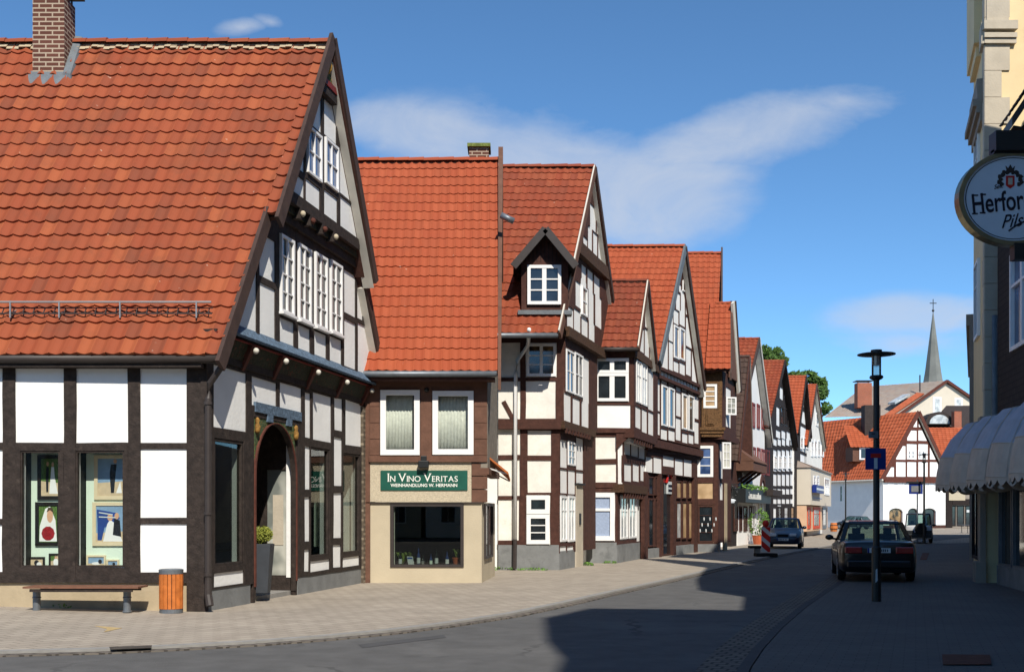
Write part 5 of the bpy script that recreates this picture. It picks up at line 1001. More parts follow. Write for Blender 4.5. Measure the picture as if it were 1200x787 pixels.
# ---------------------------------------------------------------- far houses of the row
def row_house(nm_, label, a_u, vp, L, A, Rr, back, tiles, mt_wall='plaster', zfr=None, verg=('verge_dark', 'verge_dark'), o=.3, wall_r=None, tw=.26, tl=.36, gz=None, soffit='verge_white'):
    Yr = lambda u: 10.67/(.39-(u-600)/1300)
    t = thing(nm_, tuple(P(a_u, Yr(a_u))), label, 'house'); a = P(a_u, Yr(a_u))[:2]
    fc, fv = facade(a, vp), facade(a, vp, off=o); l, ap, r = on(fv, *L), on(fv, *A), on(fv, *Rr)
    groof(t, fv, l, ap, r, 0, back, tiles, tw, tl, 4, h=.05, lip=.02); verges(t, fv, l, ap, r, 0, -o+.03, w=.28, ml=verg[0], mr=verg[1], ms=soffit)
    s0 = l[0]+.35; s1 = fc.S(wall_r) if wall_r else r[0]-.3
    reg = [(s0, 0), (s1, 0), (s1, r[1]+.0), (ap[0], ap[1]-.35), (s0, l[1])]
    pb = Vector((-1, 0)); p0, p1 = fc.pt(s0, 0, -.25), fc.pt(s1, 0, -.25)
    core(t, [p0[:2], p1[:2], (p1.x-back, p1.y+.5), (p0.x-back, p0.y+.5)], 0, min(l[1], r[1])-.3, mt_wall)
    return t, fc, reg, l, ap, r, s0, s1
# dark-roofed inn
h6, f, reg, l, ap, r, s0, s1 = row_house('inn', 'narrow inn with dark tiled roof, brown bay and black planted shop front', 858, 1107, (866, 540), (878.5, 418), (881.5, 548), 6, 'tiles_dark', o=.5, verg=('timber_brown', 'boards_grey'))
w6 = Q(f, (866, 500, 870, 512), (872, 500, 876, 512)); p6 = Q(f, (865, 560, 868, 583), (870, 560, 873, 583), (875, 560, 878, 583)) 
timber(f, h6, (s0, s1, 3.0, ap[1]), w6+p6+Q(f, (865, 440, 872, 495), (874, 440, 880, 495)), reg=reg[:0]+[(s0, 3), (s1, 3), (s1, r[1]), (ap[0], ap[1]-.4), (s0, l[1])], mt='timber_brown', amp=.01)
for q in w6: window(f, h6, q, 2, (.5,), .02, .06)
k = MB(); q = f.q(862, 538, 879, 553); k.rect(f, (q[0], q[1], q[2], q[2]+.5), -.2, .9); k.poly([f.pt(q[0], q[2]+.5, .95), f.pt(q[1], q[2]+.5, .95), f.pt(q[1], q[2]+1.2, 0), f.pt(q[0], q[2]+1.2, 0)], [f.pt(q[0], q[2]+.45, .95), f.pt(q[1], q[2]+.45, .95), f.pt(q[1], q[2]+.5, 0), f.pt(q[0], q[2]+.5, 0)]); k.build('bay', 'boards_brown', h6)
for u in (864, 869, 874): s_ = f.S(u); k = MB(); k.bar(f.pt(s_, q[2]-.6, 0), f.pt(s_, q[2], .8), .12); k.build('bracket', 'timber_brown', h6)
zf = f.Z(880, 584)
k = MB(); k.rect(f, (f.S(861), f.S(892), zf-.25, zf+.45), -.3, .55); k.build('fascia', 'dark_metal', h6)
k = MB(); _a, _b = f.S(864.5), f.S(880)
for i in range(11): _c = _a+(_b-_a)*(i+.5)/11; k.rect(f, (_c-.11, _c+.11, zf-.06, zf+(.3 if i in (0, 8) else .2)), .55, .565)
k.build('lettering', 'letter_white', h6)
lv = [tuple(f.pt(f.S(u), zf+.55, .4))+(.5, .3, .16) for u in (864, 868, 872, 877, 882)]; leaves('gutter_plants', 'leaf_bush', h6, lv, 500, .07, 5)
k = MB(); k.rect(f, (f.S(858), f.S(892), 0, zf-.25), -.3, -.05); k.build('shop_front', 'timber_far', h6)
for u0, u1 in ((860, 864), (866, 869), (871, 875), (878, 882)): window(f, h6, f.q(u0, 593, u1, 622), 2, (.3, .65), .0, .08, mt='timber_brown', pane='pane_dark')
for u in (874, 880): k = MB(); s_ = f.S(u); k.rect(f, (s_-.12, s_+.12, 2.25, 2.5), 0, .06); k.build('notice', 'plate_white', h6)
# white gable with red windows
h7, f, reg, l, ap, r, s0, s1 = row_house('house', 'smooth white gabled house with tall red-framed windows in two rows', 876, 1107, (871, 480), (890, 397), (905, 517), 8, 'tiles_mid', o=.35, verg=('verge_dark', 'verge_white'))
k = MB(); k.prism(f, reg, -.25, 0); k.build('wall', 'plaster_clean', h7)
for u0, u1, v0, v1 in ((881, 884.3, 472, 501), (886.6, 889.9, 473.5, 502), (892, 895.6, 476, 503), (881, 885, 523.5, 555), (886.8, 890.6, 524.5, 555), (892, 896, 526, 556), (897.5, 901.2, 527, 557)):
    window(f, h7, f.q(u0, v0, u1, v1), 2, (), .0, .12, .05, mt='red_paint', pane='pane_white', mull=.08)
k = MB()
for i in range(12):
    t0, t1 = math.pi*i/12, math.pi*(i+1)/12; sc_, zc_ = f.S(893), f.Z(893, 575); pr = lambda t, r_: (sc_+r_*math.cos(t), zc_+r_*math.sin(t)); k.prism(f, [pr(t1, .62), pr(t0, .62), pr(t0, .95), pr(t1, .95)], 0, .08)
k.build('arch_sign', 'timber_brown', h7)
k = MB(); q = f.q(887, 574, 899, 581); k.rect(f, q, 0, .9); k.build('door_canopy', 'slate', h7)
window(f, h7, f.q(888.5, 585, 896, 628), 2, (.7,), .0, .12, mt='verge_white', pane='pane_white', name='door')
window(f, h7, f.q(881, 590, 885, 618), 2, (.5,), .0, .1, mt='white_paint')
# black timbered gable
h8, f, reg, l, ap, r, s0, s1 = row_house('timber_house', 'black and white timbered gable in dark beams next to the smooth white one', 905, 1107, (902, 500), (920, 423), (935, 522), 9, 'tiles_mid', o=.35, verg=('timber_far', 'timber_far'), soffit='timber_far')
w8 = Q(f, (914, 477, 917.5, 497), (919.5, 479, 923, 498))
p8 = Q(f, (909.5, 478, 913, 498), (918.3, 450, 921.5, 466), (913.5, 455, 917, 467), (924.5, 480, 928, 502), (909, 505, 914, 512), (915.5, 505.5, 920, 513), (921.5, 507, 926, 514), (927, 509, 931, 516))
zrow = [(522, 528, 905, 933), (560, 570, 905, 933), (585, 590, 905, 933)]
rows = []
for v0, v1 in ((528, 551), (556, 568), (573, 578), (585, 589)):
    u = 905.8
    while u < 931: rows.append(f.q(u, v0, u+3.9, v1)); u += 5.0
rw = []
for u in (906, 911, 916, 921, 926): rw.append(f.q(u, 515, u+3.8, 521))
timber(f, h8, (s0, s1, 0, ap[1]), p8+w8+rows+rw+Q(f, (906, 596, 909, 622), (911, 592, 915, 623), (926, 594, 930, 622)), reg=reg, mt='timber_far', amp=.01, grow=.05)
for q in w8: window(f, h8, q, 2, (.5,), .02, .06, mt='timber_far')
for u in (908, 913.5, 919, 925): window(f, h8, f.q(u-1.6, 534, u+1.6, 549), 2, (.5,), .02, .08, mt='white_paint')
for u0, u1 in ((911, 915), (918, 923), (926, 930)): window(f, h8, f.q(u0, 593, u1, 622), 1, (.7,), .02, .12, mt='timber_far', pane='pane_dark')
# narrow black and white gable
h9, f, reg, l, ap, r, s0, s1 = row_house('timber_house', 'narrow pale gable edged in black, behind the red flower box and awning', 935, 1107, (936, 508), (945, 441), (951, 512), 9, 'tiles_new', o=.35, verg=('timber_far', 'timber_far'), soffit='timber_far')
timber(f, h9, (s0, s1, 0, ap[1]), Q(f, (939, 483, 946, 497), (941, 465, 946, 478), (937.5, 502, 950, 530), (937.5, 534, 950, 549), (937.5, 553, 950, 583), (939, 590, 942, 622), (944, 590, 947, 622)), reg=reg, mt='timber_far', slab='plaster_clean', amp=0)
for u in (939, 942.5, 946): window(f, h9, f.q(u-1.2, 512, u+1.2, 526), 1, (.5,), .02, .1); window(f, h9, f.q(u-1.2, 556, u+1.2, 570), 1, (.5,), .02, .1)
window(f, h9, f.q(939, 590, 942.5, 622), 1, (), .02, .1, mt='red_paint', pane='pane_white'); window(f, h9, f.q(944, 590, 947.5, 622), 1, (), .02, .1, mt='timber_far', pane='pane_dark')
bx = leaves('flower_box', 'flower_red', None, [tuple(f.pt(f.S(939.5), f.Z(940, 571.5), .3))+(.55, .3, .25), tuple(f.pt(f.S(942), f.Z(942, 572.5), .3))+(.5, .3, .22)], 240, .08, 3)
nm(bx, 'red flowers in a window box above the small pale awning', 'flower box')
aw = thing('shop_awning', tuple(f.pt(f.S(941), f.Z(941, 577), 0)), 'small pale blue awning on the narrow gable, below the red flower box', 'awning'); k = MB(); q = f.q(937, 574, 948, 583); k.poly([f.pt(q[0], q[3]+.4, .02), f.pt(q[1], q[3]+.4, .02), f.pt(q[1], q[2], 1.0), f.pt(q[0], q[2], 1.0)], [f.pt(q[0], q[3]+.34, .02), f.pt(q[1], q[3]+.34, .02), f.pt(q[1], q[2]-.06, 1.0), f.pt(q[0], q[2]-.06, 1.0)]); k.build('canopy', 'curtain_blue', aw)
# pale gable with bay and red door
h10, f, reg, l, ap, r, s0, s1 = row_house('house', 'pale gabled house with cream bay and red shop front, last of the row', 950, 1107, (946.5, 522), (957.3, 451), (968, 524), 9, 'tiles_new', o=.3, verg=('verge_dark', 'boards_brown'))
k = MB(); k.prism(f, reg, -.25, 0); k.build('wall', 'cream_paint' if False else 'plaster_aged', h10)
window(f, h10, f.q(956, 484, 958.5, 499), 1, (.5,), 0, .1, pane='pane_white')
for u in (951.5, 955.5, 959.5, 963.5): window(f, h10, f.q(u-1.3, 516, u+1.5, 535), 1, (.5,), 0, .12, pane='pane_white')
fb = facade(P(946, 88)[:2], 1107, off=1.2)   # the bay in front
k = MB(); a_, b_ = fb.S(950), fb.S(974); zt, zb_ = fb.Z(962, 550), fb.Z(962, 592); k.prism(fb, [(a_, zb_), (b_, zb_), (b_, zt), (a_, zt)], -2.4, 0); bay = k.build('bay', 'beige_wall', h10)
k = MB(); tp = fb.Z(962, 540); k.poly([fb.pt(a_-.1, zt, .1), fb.pt(b_+.1, zt, .1), fb.pt(b_-1.5, tp, -1.5), fb.pt(a_+.5, tp, -1.5)], [fb.pt(a_-.1, zt-.1, .1), fb.pt(b_+.1, zt-.1, .1), fb.pt(b_+.1, zt-.1, -2.4), fb.pt(a_-.1, zt-.1, -2.4)]); k.build('bay_roof', 'tiles_grey', bay)
for u in (954, 958): window(fb, h10, fb.q(u-1.2, 557, u+1.4, 570), 1, (.5,), 0, .12, pane='pane_white')
window(fb, h10, fb.q(966, 560, 971.5, 580), 2, (.5,), 0, .12, pane='pane_white')
k = MB(); q = fb.q(950, 593, 974, 621); k.rect(fb, q, -1.8, -.3); k.build('shop_base', 'orange_wall', h10)
for u0, u1, mt_, pm in ((951, 954.5, 'orange_red', 'pane_brown'), (957.5, 965, 'orange_red', 'pane_curtain'), (968, 972.5, 'zinc', 'pane_curtain')): window(fb, h10, fb.q(u0, 594, u1, 619), 1, (.75,), -.3, .22, mt=mt_, pane=pm, name='door' if u0 > 957 and u0 < 960 else 'window')
sn = thing('shop_sign', tuple(fb.pt(fb.S(957), fb.Z(957, 577), .3)), 'blue box sign on the cream bay of the last pale house', 'sign'); k = MB(); q = fb.q(951, 568.5, 960, 577.5); k.rect(fb, q, .05, .35); k.build('board', 'sign_blue', sn)
k = MB(); k.rect(fb, (q[0]+.2, q[1]-.2, q[2]+.2, q[2]+.35), .35, .37); k.build('stripe', 'beer_white', sn)
# ================================================================== the end of the street
e1 = thing('timber_gabled_house', tuple(P(1035, 134)), 'large white house with orange roof and half-timbered gable closing the street', 'house')
a0, a1, a2 = P(951, 146), P(1035, 134), P(1108, 138)
fE, fW = Face(a1[:2], a2[:2]), Face(a0[:2], a1[:2]); fEv = Face(a1[:2], a2[:2], .4)
LE, AE, RE = on(fEv, 1034, 561), on(fEv, 1077, 482), (fEv.L+.5, on(fEv, 1034, 561)[1])
zE1 = fE.Z(1070, 562)
k = MB(); q = [f_ for f_ in Q(fE, (1042, 595, 1058, 616), (1064, 595, 1076, 616), (1081, 595, 1097, 616))]
for c in cells((0, fE.L, 0, zE1), q): k.rect(fE, c, -.4, 0)
k.build('wall', 'plaster_clean', e1); k = MB(); k.rect(fW, (0, fW.L, 0, 6.6), -.4, 0); k.build('wall', 'plaster_clean', e1)
k = MB(); k.rect(fE, (0, fE.L, -.1, .35), -.3, .03); k.build('plinth', 'timber_brown', e1)
for i, w_ in enumerate(q):
    window(fE, e1, w_, 1, (), -.25, .12, mt='timber_brown', pane='pane_brown' if i == 0 else 'pane_dark', name='shop_window')
    k = MB(); s0_, s1_, z0_, z1_ = w_; n = 8
    for j in range(n):
        t0, t1 = math.pi*j/n, math.pi*(j+1)/n; c_ = (s0_+s1_)/2; R_ = (s1_-s0_)/2; ar = lambda t: (c_+R_*math.cos(t), z1_-.5+.5*math.sin(t)); k.prism(fE, [ar(t1), ar(t0), (ar(t0)[0], z1_+.01), (ar(t1)[0], z1_+.01)], -.3, .004)
    k.build('arch_head', 'plaster_clean', e1)
for u in (1043.5, 1055.5, 1080.5, 1092.5): window(fE, e1, fE.q(u-3.8, 562.5, u+3.8, 574.5), 2, (.33, .66), 0, .22, .1, mull=.5, pane='pane_dark')
pE = Q(fE, (1037, 547, 1047.5, 558), (1050, 541, 1061, 558), (1063, 541, 1073.5, 558), (1076, 541, 1087, 558), (1089.5, 541, 1099, 558), (1101, 547, 1110, 558), (1050, 522, 1061, 538), (1062.5, 520, 1074, 538), (1076, 520, 1087, 538), (1089.5, 524, 1099, 538), (1063, 504, 1074, 516), (1076, 504, 1088, 516), (1068, 486, 1074.5, 500), (1076.5, 486, 1084, 500))
timber(fE, e1, (0, fE.L+.3, zE1-.05, AE[1]), pE, reg=tri(*LE, *AE, *RE, z0=zE1-.05, inset=.4), mt='timber_red', amp=0, proud=.05)
for u in (1067.5, 1079.5): window(fE, e1, fE.q(u-4, 527, u+4, 538), 2, (.5,), .03, .2, .12, mull=.4)
l, a = fEv.pt(*LE), fEv.pt(*AE)
roof(e1, P(950, 145.5, l.z), l, a, P(960, 150, a.z-.1), 'tiles_orange', .5, .55, 3, h=.08, lip=.03, deck=False)
r_ = fEv.pt(*RE); roof(e1, r_, P(1080, 152, l.z), P(1010, 148, a.z), a, 'tiles_orange', .6, .6, 2)
verges(e1, fEv, LE, AE, RE, 0, -.35, w=.55, ml='timber_red', mr='timber_red')
k = MB(); k.rect(fE, (0, fE.L, zE1-.35, zE1), -.1, .25); k.build('jetty_beam', 'timber_red', e1)
k = MB(); k.tube([P(950, 145.3, l.z-.1), l+Vector((0, -.1, -.1))], .12, 6); k.build('gutter', 'verge_white', e1)
def slope_at(u, v):   # point on that big roof under a pixel
    d = Vector(((u-CX)/F, 1, (CY-v)/F)); n_ = (l-P(950, 145.5, l.z)).cross(a-P(950, 145.5, l.z)); t_ = (l-Vector((0, 0, EYE))).dot(n_)/d.dot(n_); return Vector((0, 0, EYE))+d*t_
p = slope_at(1020, 508); k = MB(); k.box(p.x-.9, p.y-.6, p.z-.5, p.x+1.1, p.y+.9, p.z+3.6); c = k.build('chimney', 'slate', e1)
p = slope_at(1012, 535); k = MB(); k.box(p.x-1.6, p.y-.8, p.z-.6, p.x+1.7, p.y+2.2, p.z+1.2); dm = k.build('dormer', 'boards_brown', e1)
roof(dm, p+Vector((-2.0, -1.1, 1.1)), p+Vector((2.2, -1.3, 1.1)), p+Vector((3.4, 3.4, 4.2)), p+Vector((-1.4, 3.8, 4.2)), 'tiles_orange', .5, .55, 3, h=.08, name='dormer_roof', deck=False)
fd_ = Face((p.x-2.3, p.y-.8), (p.x+2.2, p.y-.8)); window(fd_, dm, (1.6, 2.7, p.z-.5, p.z+1.1), 2, (), 0, .12, mt='white_paint', name='dormer_window') if False else None
k = MB(); k.rect(fd_, (1.5, 2.8, p.z-.4, p.z+1.1), 0, .1); k.build('dormer_window', 'white_paint', dm)
k = MB(); k.rect(fd_, (1.7, 2.6, p.z-.2, p.z+.9), .1, .12); k.build('dormer_pane', 'pane_dark', dm)
p = slope_at(985, 532); k = MB(); k.bar(p+Vector((0, -.2, -.8)), p+Vector((.5, .6, 1.0)), 1.2, .3); k.build('skylight', 'pane_white', e1)
window(fW, e1, (fW.S(984), fW.S(988), 3.2, 5.4), 1, (.5,), 0, .15); 
# beige house behind
e2 = thing('beige_house', tuple(P(1100, 165)), 'plain beige gabled house with weathered grey roof and brick chimney behind the half-timbered gable', 'house')
fB = Face(P(1058, 163)[:2], P(1140, 166)[:2]); fBv = Face(P(1058, 163)[:2], P(1140, 166)[:2], .4); LB, AB, RB = on(fBv, 1052, 487), on(fBv, 1110, 446), on(fBv, 1139, 466)
k = MB(); k.prism(fB, [(0, 0), (fB.L, 0), (fB.L, RB[1]), (AB[0], AB[1]-.3), (0, LB[1]+.3)], -10, 0); k.build('wall', 'beige_wall', e2)
l2, a2_ = fBv.pt(*LB), fBv.pt(*AB); roof(e2, P(966, 163, l2.z-.2), l2, a2_, P(1012, 176, PZ(453, 176)), 'tiles_grey', .5, .5, 2, h=.04, deck=False); r_ = fBv.pt(*RB); roof(e2, r_, r_+Vector((-6, 14, 0)), a2_+Vector((-6, 14, 0)), a2_, 'tiles_grey', .6, .6, 2)
k = MB(); rake(fBv, k, LB[0], LB[1], AB[0], AB[1], .4, -.1, .08); rake(fBv, k, RB[0], RB[1], AB[0], AB[1], .4, -.1, .08); k.build('verge_board', 'timber_red', e2)
for u0, v0, u1, v1 in ((1093, 465, 1103, 485), (1118.5, 466, 1128, 477)): window(fB, e2, fB.q(u0, v0, u1, v1), 1, (), 0, .3, pane='pane_white')
def sl2(u, v):
    d = Vector(((u-CX)/F, 1, (CY-v)/F)); b0 = P(966, 163, l2.z-.2); n_ = (l2-b0).cross(a2_-b0); t_ = (l2-Vector((0, 0, EYE))).dot(n_)/d.dot(n_); return Vector((0, 0, EYE))+d*t_
p = sl2(1011, 470); k = MB(); k.box(p.x-1.0, p.y-.8, p.z-1, p.x+1.1, p.y+.8, PZ(449, p.y)); c = k.build('chimney', 'brick_red', e2); k = MB(); zc_ = PZ(449, p.y); k.box(p.x-1.2, p.y-1, zc_+.25, p.x+1.3, p.y+1, zc_+.35); k.box(p.x-1.0, p.y-.8, zc_, p.x-.9, p.y-.7, zc_+.25); k.box(p.x+1.0, p.y+.7, zc_, p.x+1.1, p.y+.8, zc_+.25); k.build('chimney_cap', 'gutter_dark', c)
p = sl2(1054, 468); k = MB(); k.bar(p+Vector((-1.6, -1.2, -.7)), p+Vector((1.4, 1.0, .8)), 1.2, .3); k.build('skylight', 'pane_white', e2)
k = MB(); k.poly([sl2(1036, 487), sl2(1046, 487), sl2(1083, 462), sl2(1074, 461)], [sl2(1036, 487)+Vector((0, -.1, .15)), sl2(1046, 487)+Vector((0, -.1, .15)), sl2(1083, 462)+Vector((0, -.1, .15)), sl2(1074, 461)+Vector((0, -.1, .15))]); k.build('patched_tiles', 'tiles_plain', e2)
k = MB(); k.tube([sl2(1078, 455)+Vector((0, 0, -.5)), sl2(1078, 455)+Vector((0, 0, 2.0))], .1, 6); k.build('vent_pipe', 'gutter_dark', e2)
# small dark roofed house and red roof in front of it
e3 = thing('dark_roofed_house', tuple(P(1112, 150)), 'small dark hipped roof with an arched white dormer and brick chimney', 'house')
k = MB(); A_ = lambda u, v, Y: P(u, Y, PZ(v, Y)); k.poly([A_(1087, 500, 149), A_(1142, 500, 149), A_(1142, 475, 155), A_(1109, 475, 155)], [A_(1087, 501.5, 149), A_(1142, 501.5, 149), A_(1142, 501.5, 160), A_(1087, 501.5, 160)]); k.build('roof', 'slate', e3)
k = MB(); k.box(A_(1090, 500, 150).x, 149.6, 0, A_(1142, 500, 150).x, 160, PZ(501, 150)); k.build('wall', 'beige_wall', e3)
k = MB(); c = A_(1101, 497, 148); k.poly([c+Vector((1.9*math.cos(t), 0, 1.7*math.sin(t))) for t in [math.pi*i/10 for i in range(11)]], [c+Vector((1.9*math.cos(t), 3, 1.7*math.sin(t))) for t in [math.pi*i/10 for i in range(11)]]); d_ = k.build('dormer', 'slate', e3)
k = MB(); c = c+Vector((0, -.05, .1)); k.poly([c+Vector((1.35*math.cos(t), 0, 1.2*math.sin(t))) for t in [math.pi*i/10 for i in range(11)]], [c+Vector((1.35*math.cos(t), .2, 1.2*math.sin(t))) for t in [math.pi*i/10 for i in range(11)]]); k.build('dormer_window', 'pane_white', d_)
k = MB(); p = A_(1121, 500, 147); k.box(p.x-.45, 146.6, p.z-2, p.x+.5, 147.6, PZ(482, 147)); k.build('chimney', 'brick_red', e3)
e4 = thing('low_shop_house', tuple(P(1120, 142)), 'low house with an orange roof above a dark shop front beside the awnings', 'house')
roof(e4, A_(1096, 537, 139), A_(1150, 537, 139), A_(1150, 501, 145), A_(1088, 501, 145), 'tiles_orange', .5, .5, 3, h=.08, lip=.03)
fL = Face(P(1108, 140)[:2], P(1160, 140)[:2]); k = MB(); k.rect(fL, (0, fL.L, 0, PZ(537, 140)), -8, 0); k.build('wall', 'shade_wall', e4)
k = MB(); k.rect(fL, (0, .8, 0, 6.5), 0, .2); k.rect(fL, (.8, fL.L, 2.9, 3.6), 0, .25); k.build('shop_frame', 'timber_far', e4)
k = MB(); q = fL.q(1111, 577, 1130, 586); k.rect(fL, q, .05, .3); k.build('fascia_board', 'plaster_beige', e4)
for u0, u1 in ((1112, 1120), (1121, 1130), (1131, 1140)): window(fL, e4, fL.q(u0, 592, u1, 616), 1, (), 0, .12, mt='timber_far', pane='pane_dark', name='shop_window')
k = MB(); q = fL.q(1132, 597, 1138.5, 600); k.rect(fL, q, .13, .2); k.build('notice', 'plate_white', e4)
# church
cht = thing('church_tower', tuple(P(1093.5, 300)), 'church tower with a tall slim pale slate spire and cross above the roofs', 'church')
c = P(1093.5, 300); k = MB(); k.box(c.x-2.6, 297.6, 0, c.x+2.6, 302.6, PZ(449, 300)); k.build('tower', 'beige_wall', cht)
k = MB(); z0_, z1_ = PZ(449, 300), PZ(366, 300); k.lathe((c.x, 300, 0), [(2.75, z0_), (2.2, z0_+3.2), (.1, z1_)], 8); k.build('spire', 'spire_slate', cht)
k = MB(); k.tube([(c.x, 300, z1_-.4), (c.x, 300, z1_+3.6)], .1, 6); k.bar((c.x-.9, 300, z1_+2.5), (c.x+.9, 300, z1_+2.5), .2); k.ball((c.x, 300, z1_+.5), .35, .35, .35); k.build('cross', 'dark_metal', cht)
# trees behind the row
def tree(label, u, Y, vtop, blobs, seed):
    t = thing('tree', tuple(P(u, Y)), label, 'tree', 'trees behind the row of houses'); ztop = PZ(vtop, Y); k = MB()
    k.tube([(0, 0, 0), (.1, 0, ztop*.35), (-.1, 0, ztop*.6), (0, 0, ztop*.85)], [.5, .4, .25, .08], 8)
    bl = []
    for (du, v, rx, rz) in blobs:
        X = du*Y/F; z = PZ(v, Y); bl.append((X, 0, z, rx*.88*Y/F, rx*Y/F*.7, rz*.88*Y/F)); k.tube([(0, 0, z*.72), (X*.5, .3, z*.85), (X, 0, z)], [.2, .14, .05], 6)
    k.build('trunk', 'bark', t, local=True); leaves('crown', 'leaf_tree', t, bl, 9000, .30, seed, local=True)
tree('leafy green tree rising behind the white gable with red windows', 905, 120, 402, [(0, 425, 13, 13), (-8, 412, 8, 8), (6, 415, 8, 9), (12, 424, 8, 7), (2, 445, 18, 14)], 2)
tree('broader green tree behind the narrow gables further along', 950, 125, 430, [(-18, 440, 10, 6), (-4, 442, 14, 8), (10, 446, 10, 6), (16, 452, 6, 4), (0, 460, 22, 12), (18, 478, 8, 8), (-10, 470, 16, 14)], 4)
# ================================================================== right hand row (mostly beside and behind the camera; it throws the street shadow)
WX = lambda y: 6.05+.2*y
def rface(y0, y1, off=0.0): return Face((WX(y1), y1), (WX(y0), y0), off)
def sil(par, y0, pts, depth, mt, name='wall'):
    """solid house body from its street silhouette: pts = (y, z) along the wall line"""
    k = MB(); lp = pts; A_ = [Vector((WX(y), y, z)) for y, z in lp]; B_ = [Vector((WX(y)+depth, y-.2*depth, z)) for y, z in lp]; k.poly(A_, B_); return k.build(name, mt, par)
r0 = thing('house', (WX(-4), -4, 0), 'tall plastered town house beside the camera with its street side in shade', 'house')
sil(r0, 0, [(-16, 0), (6.2, 0), (6.2, 13.4), (5.2, 14.6), (2.2, 17.9), (-.6, 18.9), (-2.6, 17.7), (-3.4, 16.7), (-4.6, 16.4), (-16, 16.4)], 9, 'cream_paint')
r0b = thing('house', (WX(8), 8, 0), 'plain lower plastered house between two taller ones on the shaded side', 'house')
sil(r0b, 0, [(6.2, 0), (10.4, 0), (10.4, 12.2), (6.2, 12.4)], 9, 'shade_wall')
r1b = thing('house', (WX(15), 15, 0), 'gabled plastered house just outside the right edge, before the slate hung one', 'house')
sil(r1b, 0, [(10.4, 0), (22.7, 0), (22.7, 14.3), (14, 14.6), (10.4, 14.2)], 9, 'shade_wall'); sil(r1b, 0, [(19.7, 14.5), (22.5, 14.3), (22.0, 16.5), (21.3, 19.8), (20.5, 17)], .8, 'shade_wall', 'shadow_gable')  # thin unseen gable added only to lengthen the shadow towards the left pavement
for hh, ya, yb, zs_ in ((r0, -14, 5, (3.5, 6.8, 10.1, 13.2)), (r0b, 6.8, 10, (3.6, 6.9)), (r1b, 11, 19.5, (3.6, 6.9, 10.2))):
    fc_ = rface(ya, yb)
    for z_ in zs_:
        n_ = int((yb-ya)/2.2)
        for i in range(n_): c_ = (i+.5)*(yb-ya)/n_; window(fc_, hh, (c_-.5, c_+.5, z_+.6, z_+2.2), 2, (.7,), .01, .08, .04, sill=True)
    k = MB(); k.rect(fc_, (.1, fc_.L-.1, .5, 2.9), .0, .03); k.build('shop_front', 'timber_far', hh)
xo = -34
for i, (w_, h_, rh, mt_, tm) in enumerate(((9, 8.5, 5.5, 'plaster_aged', 'tiles_old'), (8, 7.5, 5, 'beige_wall', 'tiles_red'), (10, 9, 5.5, 'plaster_beige', 'tiles_old'), (8, 8, 6, 'plaster_aged', 'tiles_red'), (7, 9, 5, 'shade_wall', 'tiles_old'))):
    hh = thing('house', (xo+w_/2, -30, 0), ('pale house', 'small beige house', 'wide yellowish house', 'pale narrow house', 'grey house')[i]+' across the street behind the camera', 'house')
    fo_ = Face((xo+w_, -26), (xo, -26)); k = MB(); k.rect(fo_, (.02, w_-.02, 0, h_), -8, 0); k.build('wall', mt_, hh)
    roof(hh, (xo+w_, -25.7, h_-.1), (xo, -25.7, h_-.1), (xo, -30, h_+rh), (xo+w_, -30, h_+rh), tm, .4, .45, 2)
    roof(hh, (xo, -34.3, h_-.1), (xo+w_, -34.3, h_-.1), (xo+w_, -30, h_+rh), (xo, -30, h_+rh), tm, .4, .45, 2)
    for z_ in (1.0, 4.0): 
        for c_ in (1.6, w_/2, w_-1.6): window(fo_, hh, (c_-.55, c_+.55, z_, z_+1.7), 2, (.7,), .01, .08)
    xo += w_+.3
# slate hung house
r1 = thing('slate_house', (WX(23), 23, 0), 'dark slate-hung house with a white window above the scalloped awnings, right edge', 'house')
fr1 = rface(22.75, 25.45); ze_ = 9.75
k = MB(); wq = (fr1.S(1185), fr1.S(1185)+1.9, 5.15, 7.25)
for q in cells((0, fr1.L, 3.9, ze_), [wq]): k.rect(fr1, q, -.25, 0)
k.build('slate_cladding', 'slates', r1)
window(fr1, r1, wq, 2, (.68,), -.06, .09, .06, mull=.12, pane='pane_blue', depth=.1)
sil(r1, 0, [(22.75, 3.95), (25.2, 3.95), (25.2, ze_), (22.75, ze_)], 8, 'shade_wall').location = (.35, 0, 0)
# shop floor: posts, glass, interior
k = MB(); k.rect(fr1, (0, fr1.L, 3.3, 3.9), -.3, .02); k.build('fascia', 'timber_far', r1)
k = MB(); k.rect(fr1, (0, fr1.L, -.05, .45), -.3, .02); k.build('plinth', 'plinth_grey', r1)
for i in range(2):
    s_ = .15+i*1.28; fq = (s_, s_+1.2, .45, 3.25); fr_ = MB()
    for r_ in ((fq[0], fq[0]+.06, fq[2], fq[3]), (fq[1]-.06, fq[1], fq[2], fq[3]), (fq[0]+.06, fq[1]-.06, fq[3]-.06, fq[3]), (fq[0]+.06, fq[1]-.06, fq[2], fq[2]+.06)): fr_.rect(fr1, r_, -.1, .02)
    w = fr_.build('shop_window', 'zinc', r1); g = MB(); g.rect(fr1, (fq[0]+.04, fq[1]-.04, fq[2]+.04, fq[3]-.04), -.06, -.05); g.build('pane', 'pane_dark', w)
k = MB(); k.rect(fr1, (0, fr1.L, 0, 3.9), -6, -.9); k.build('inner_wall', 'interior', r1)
k = MB(); e0, e1_ = Vector((WX(23.7)-.3, 23.7, ze_+.1)), Vector((WX(22.8)-.3, 22.8, ze_+.1)); up_ = Vector((4.2, -.84, 6.6))
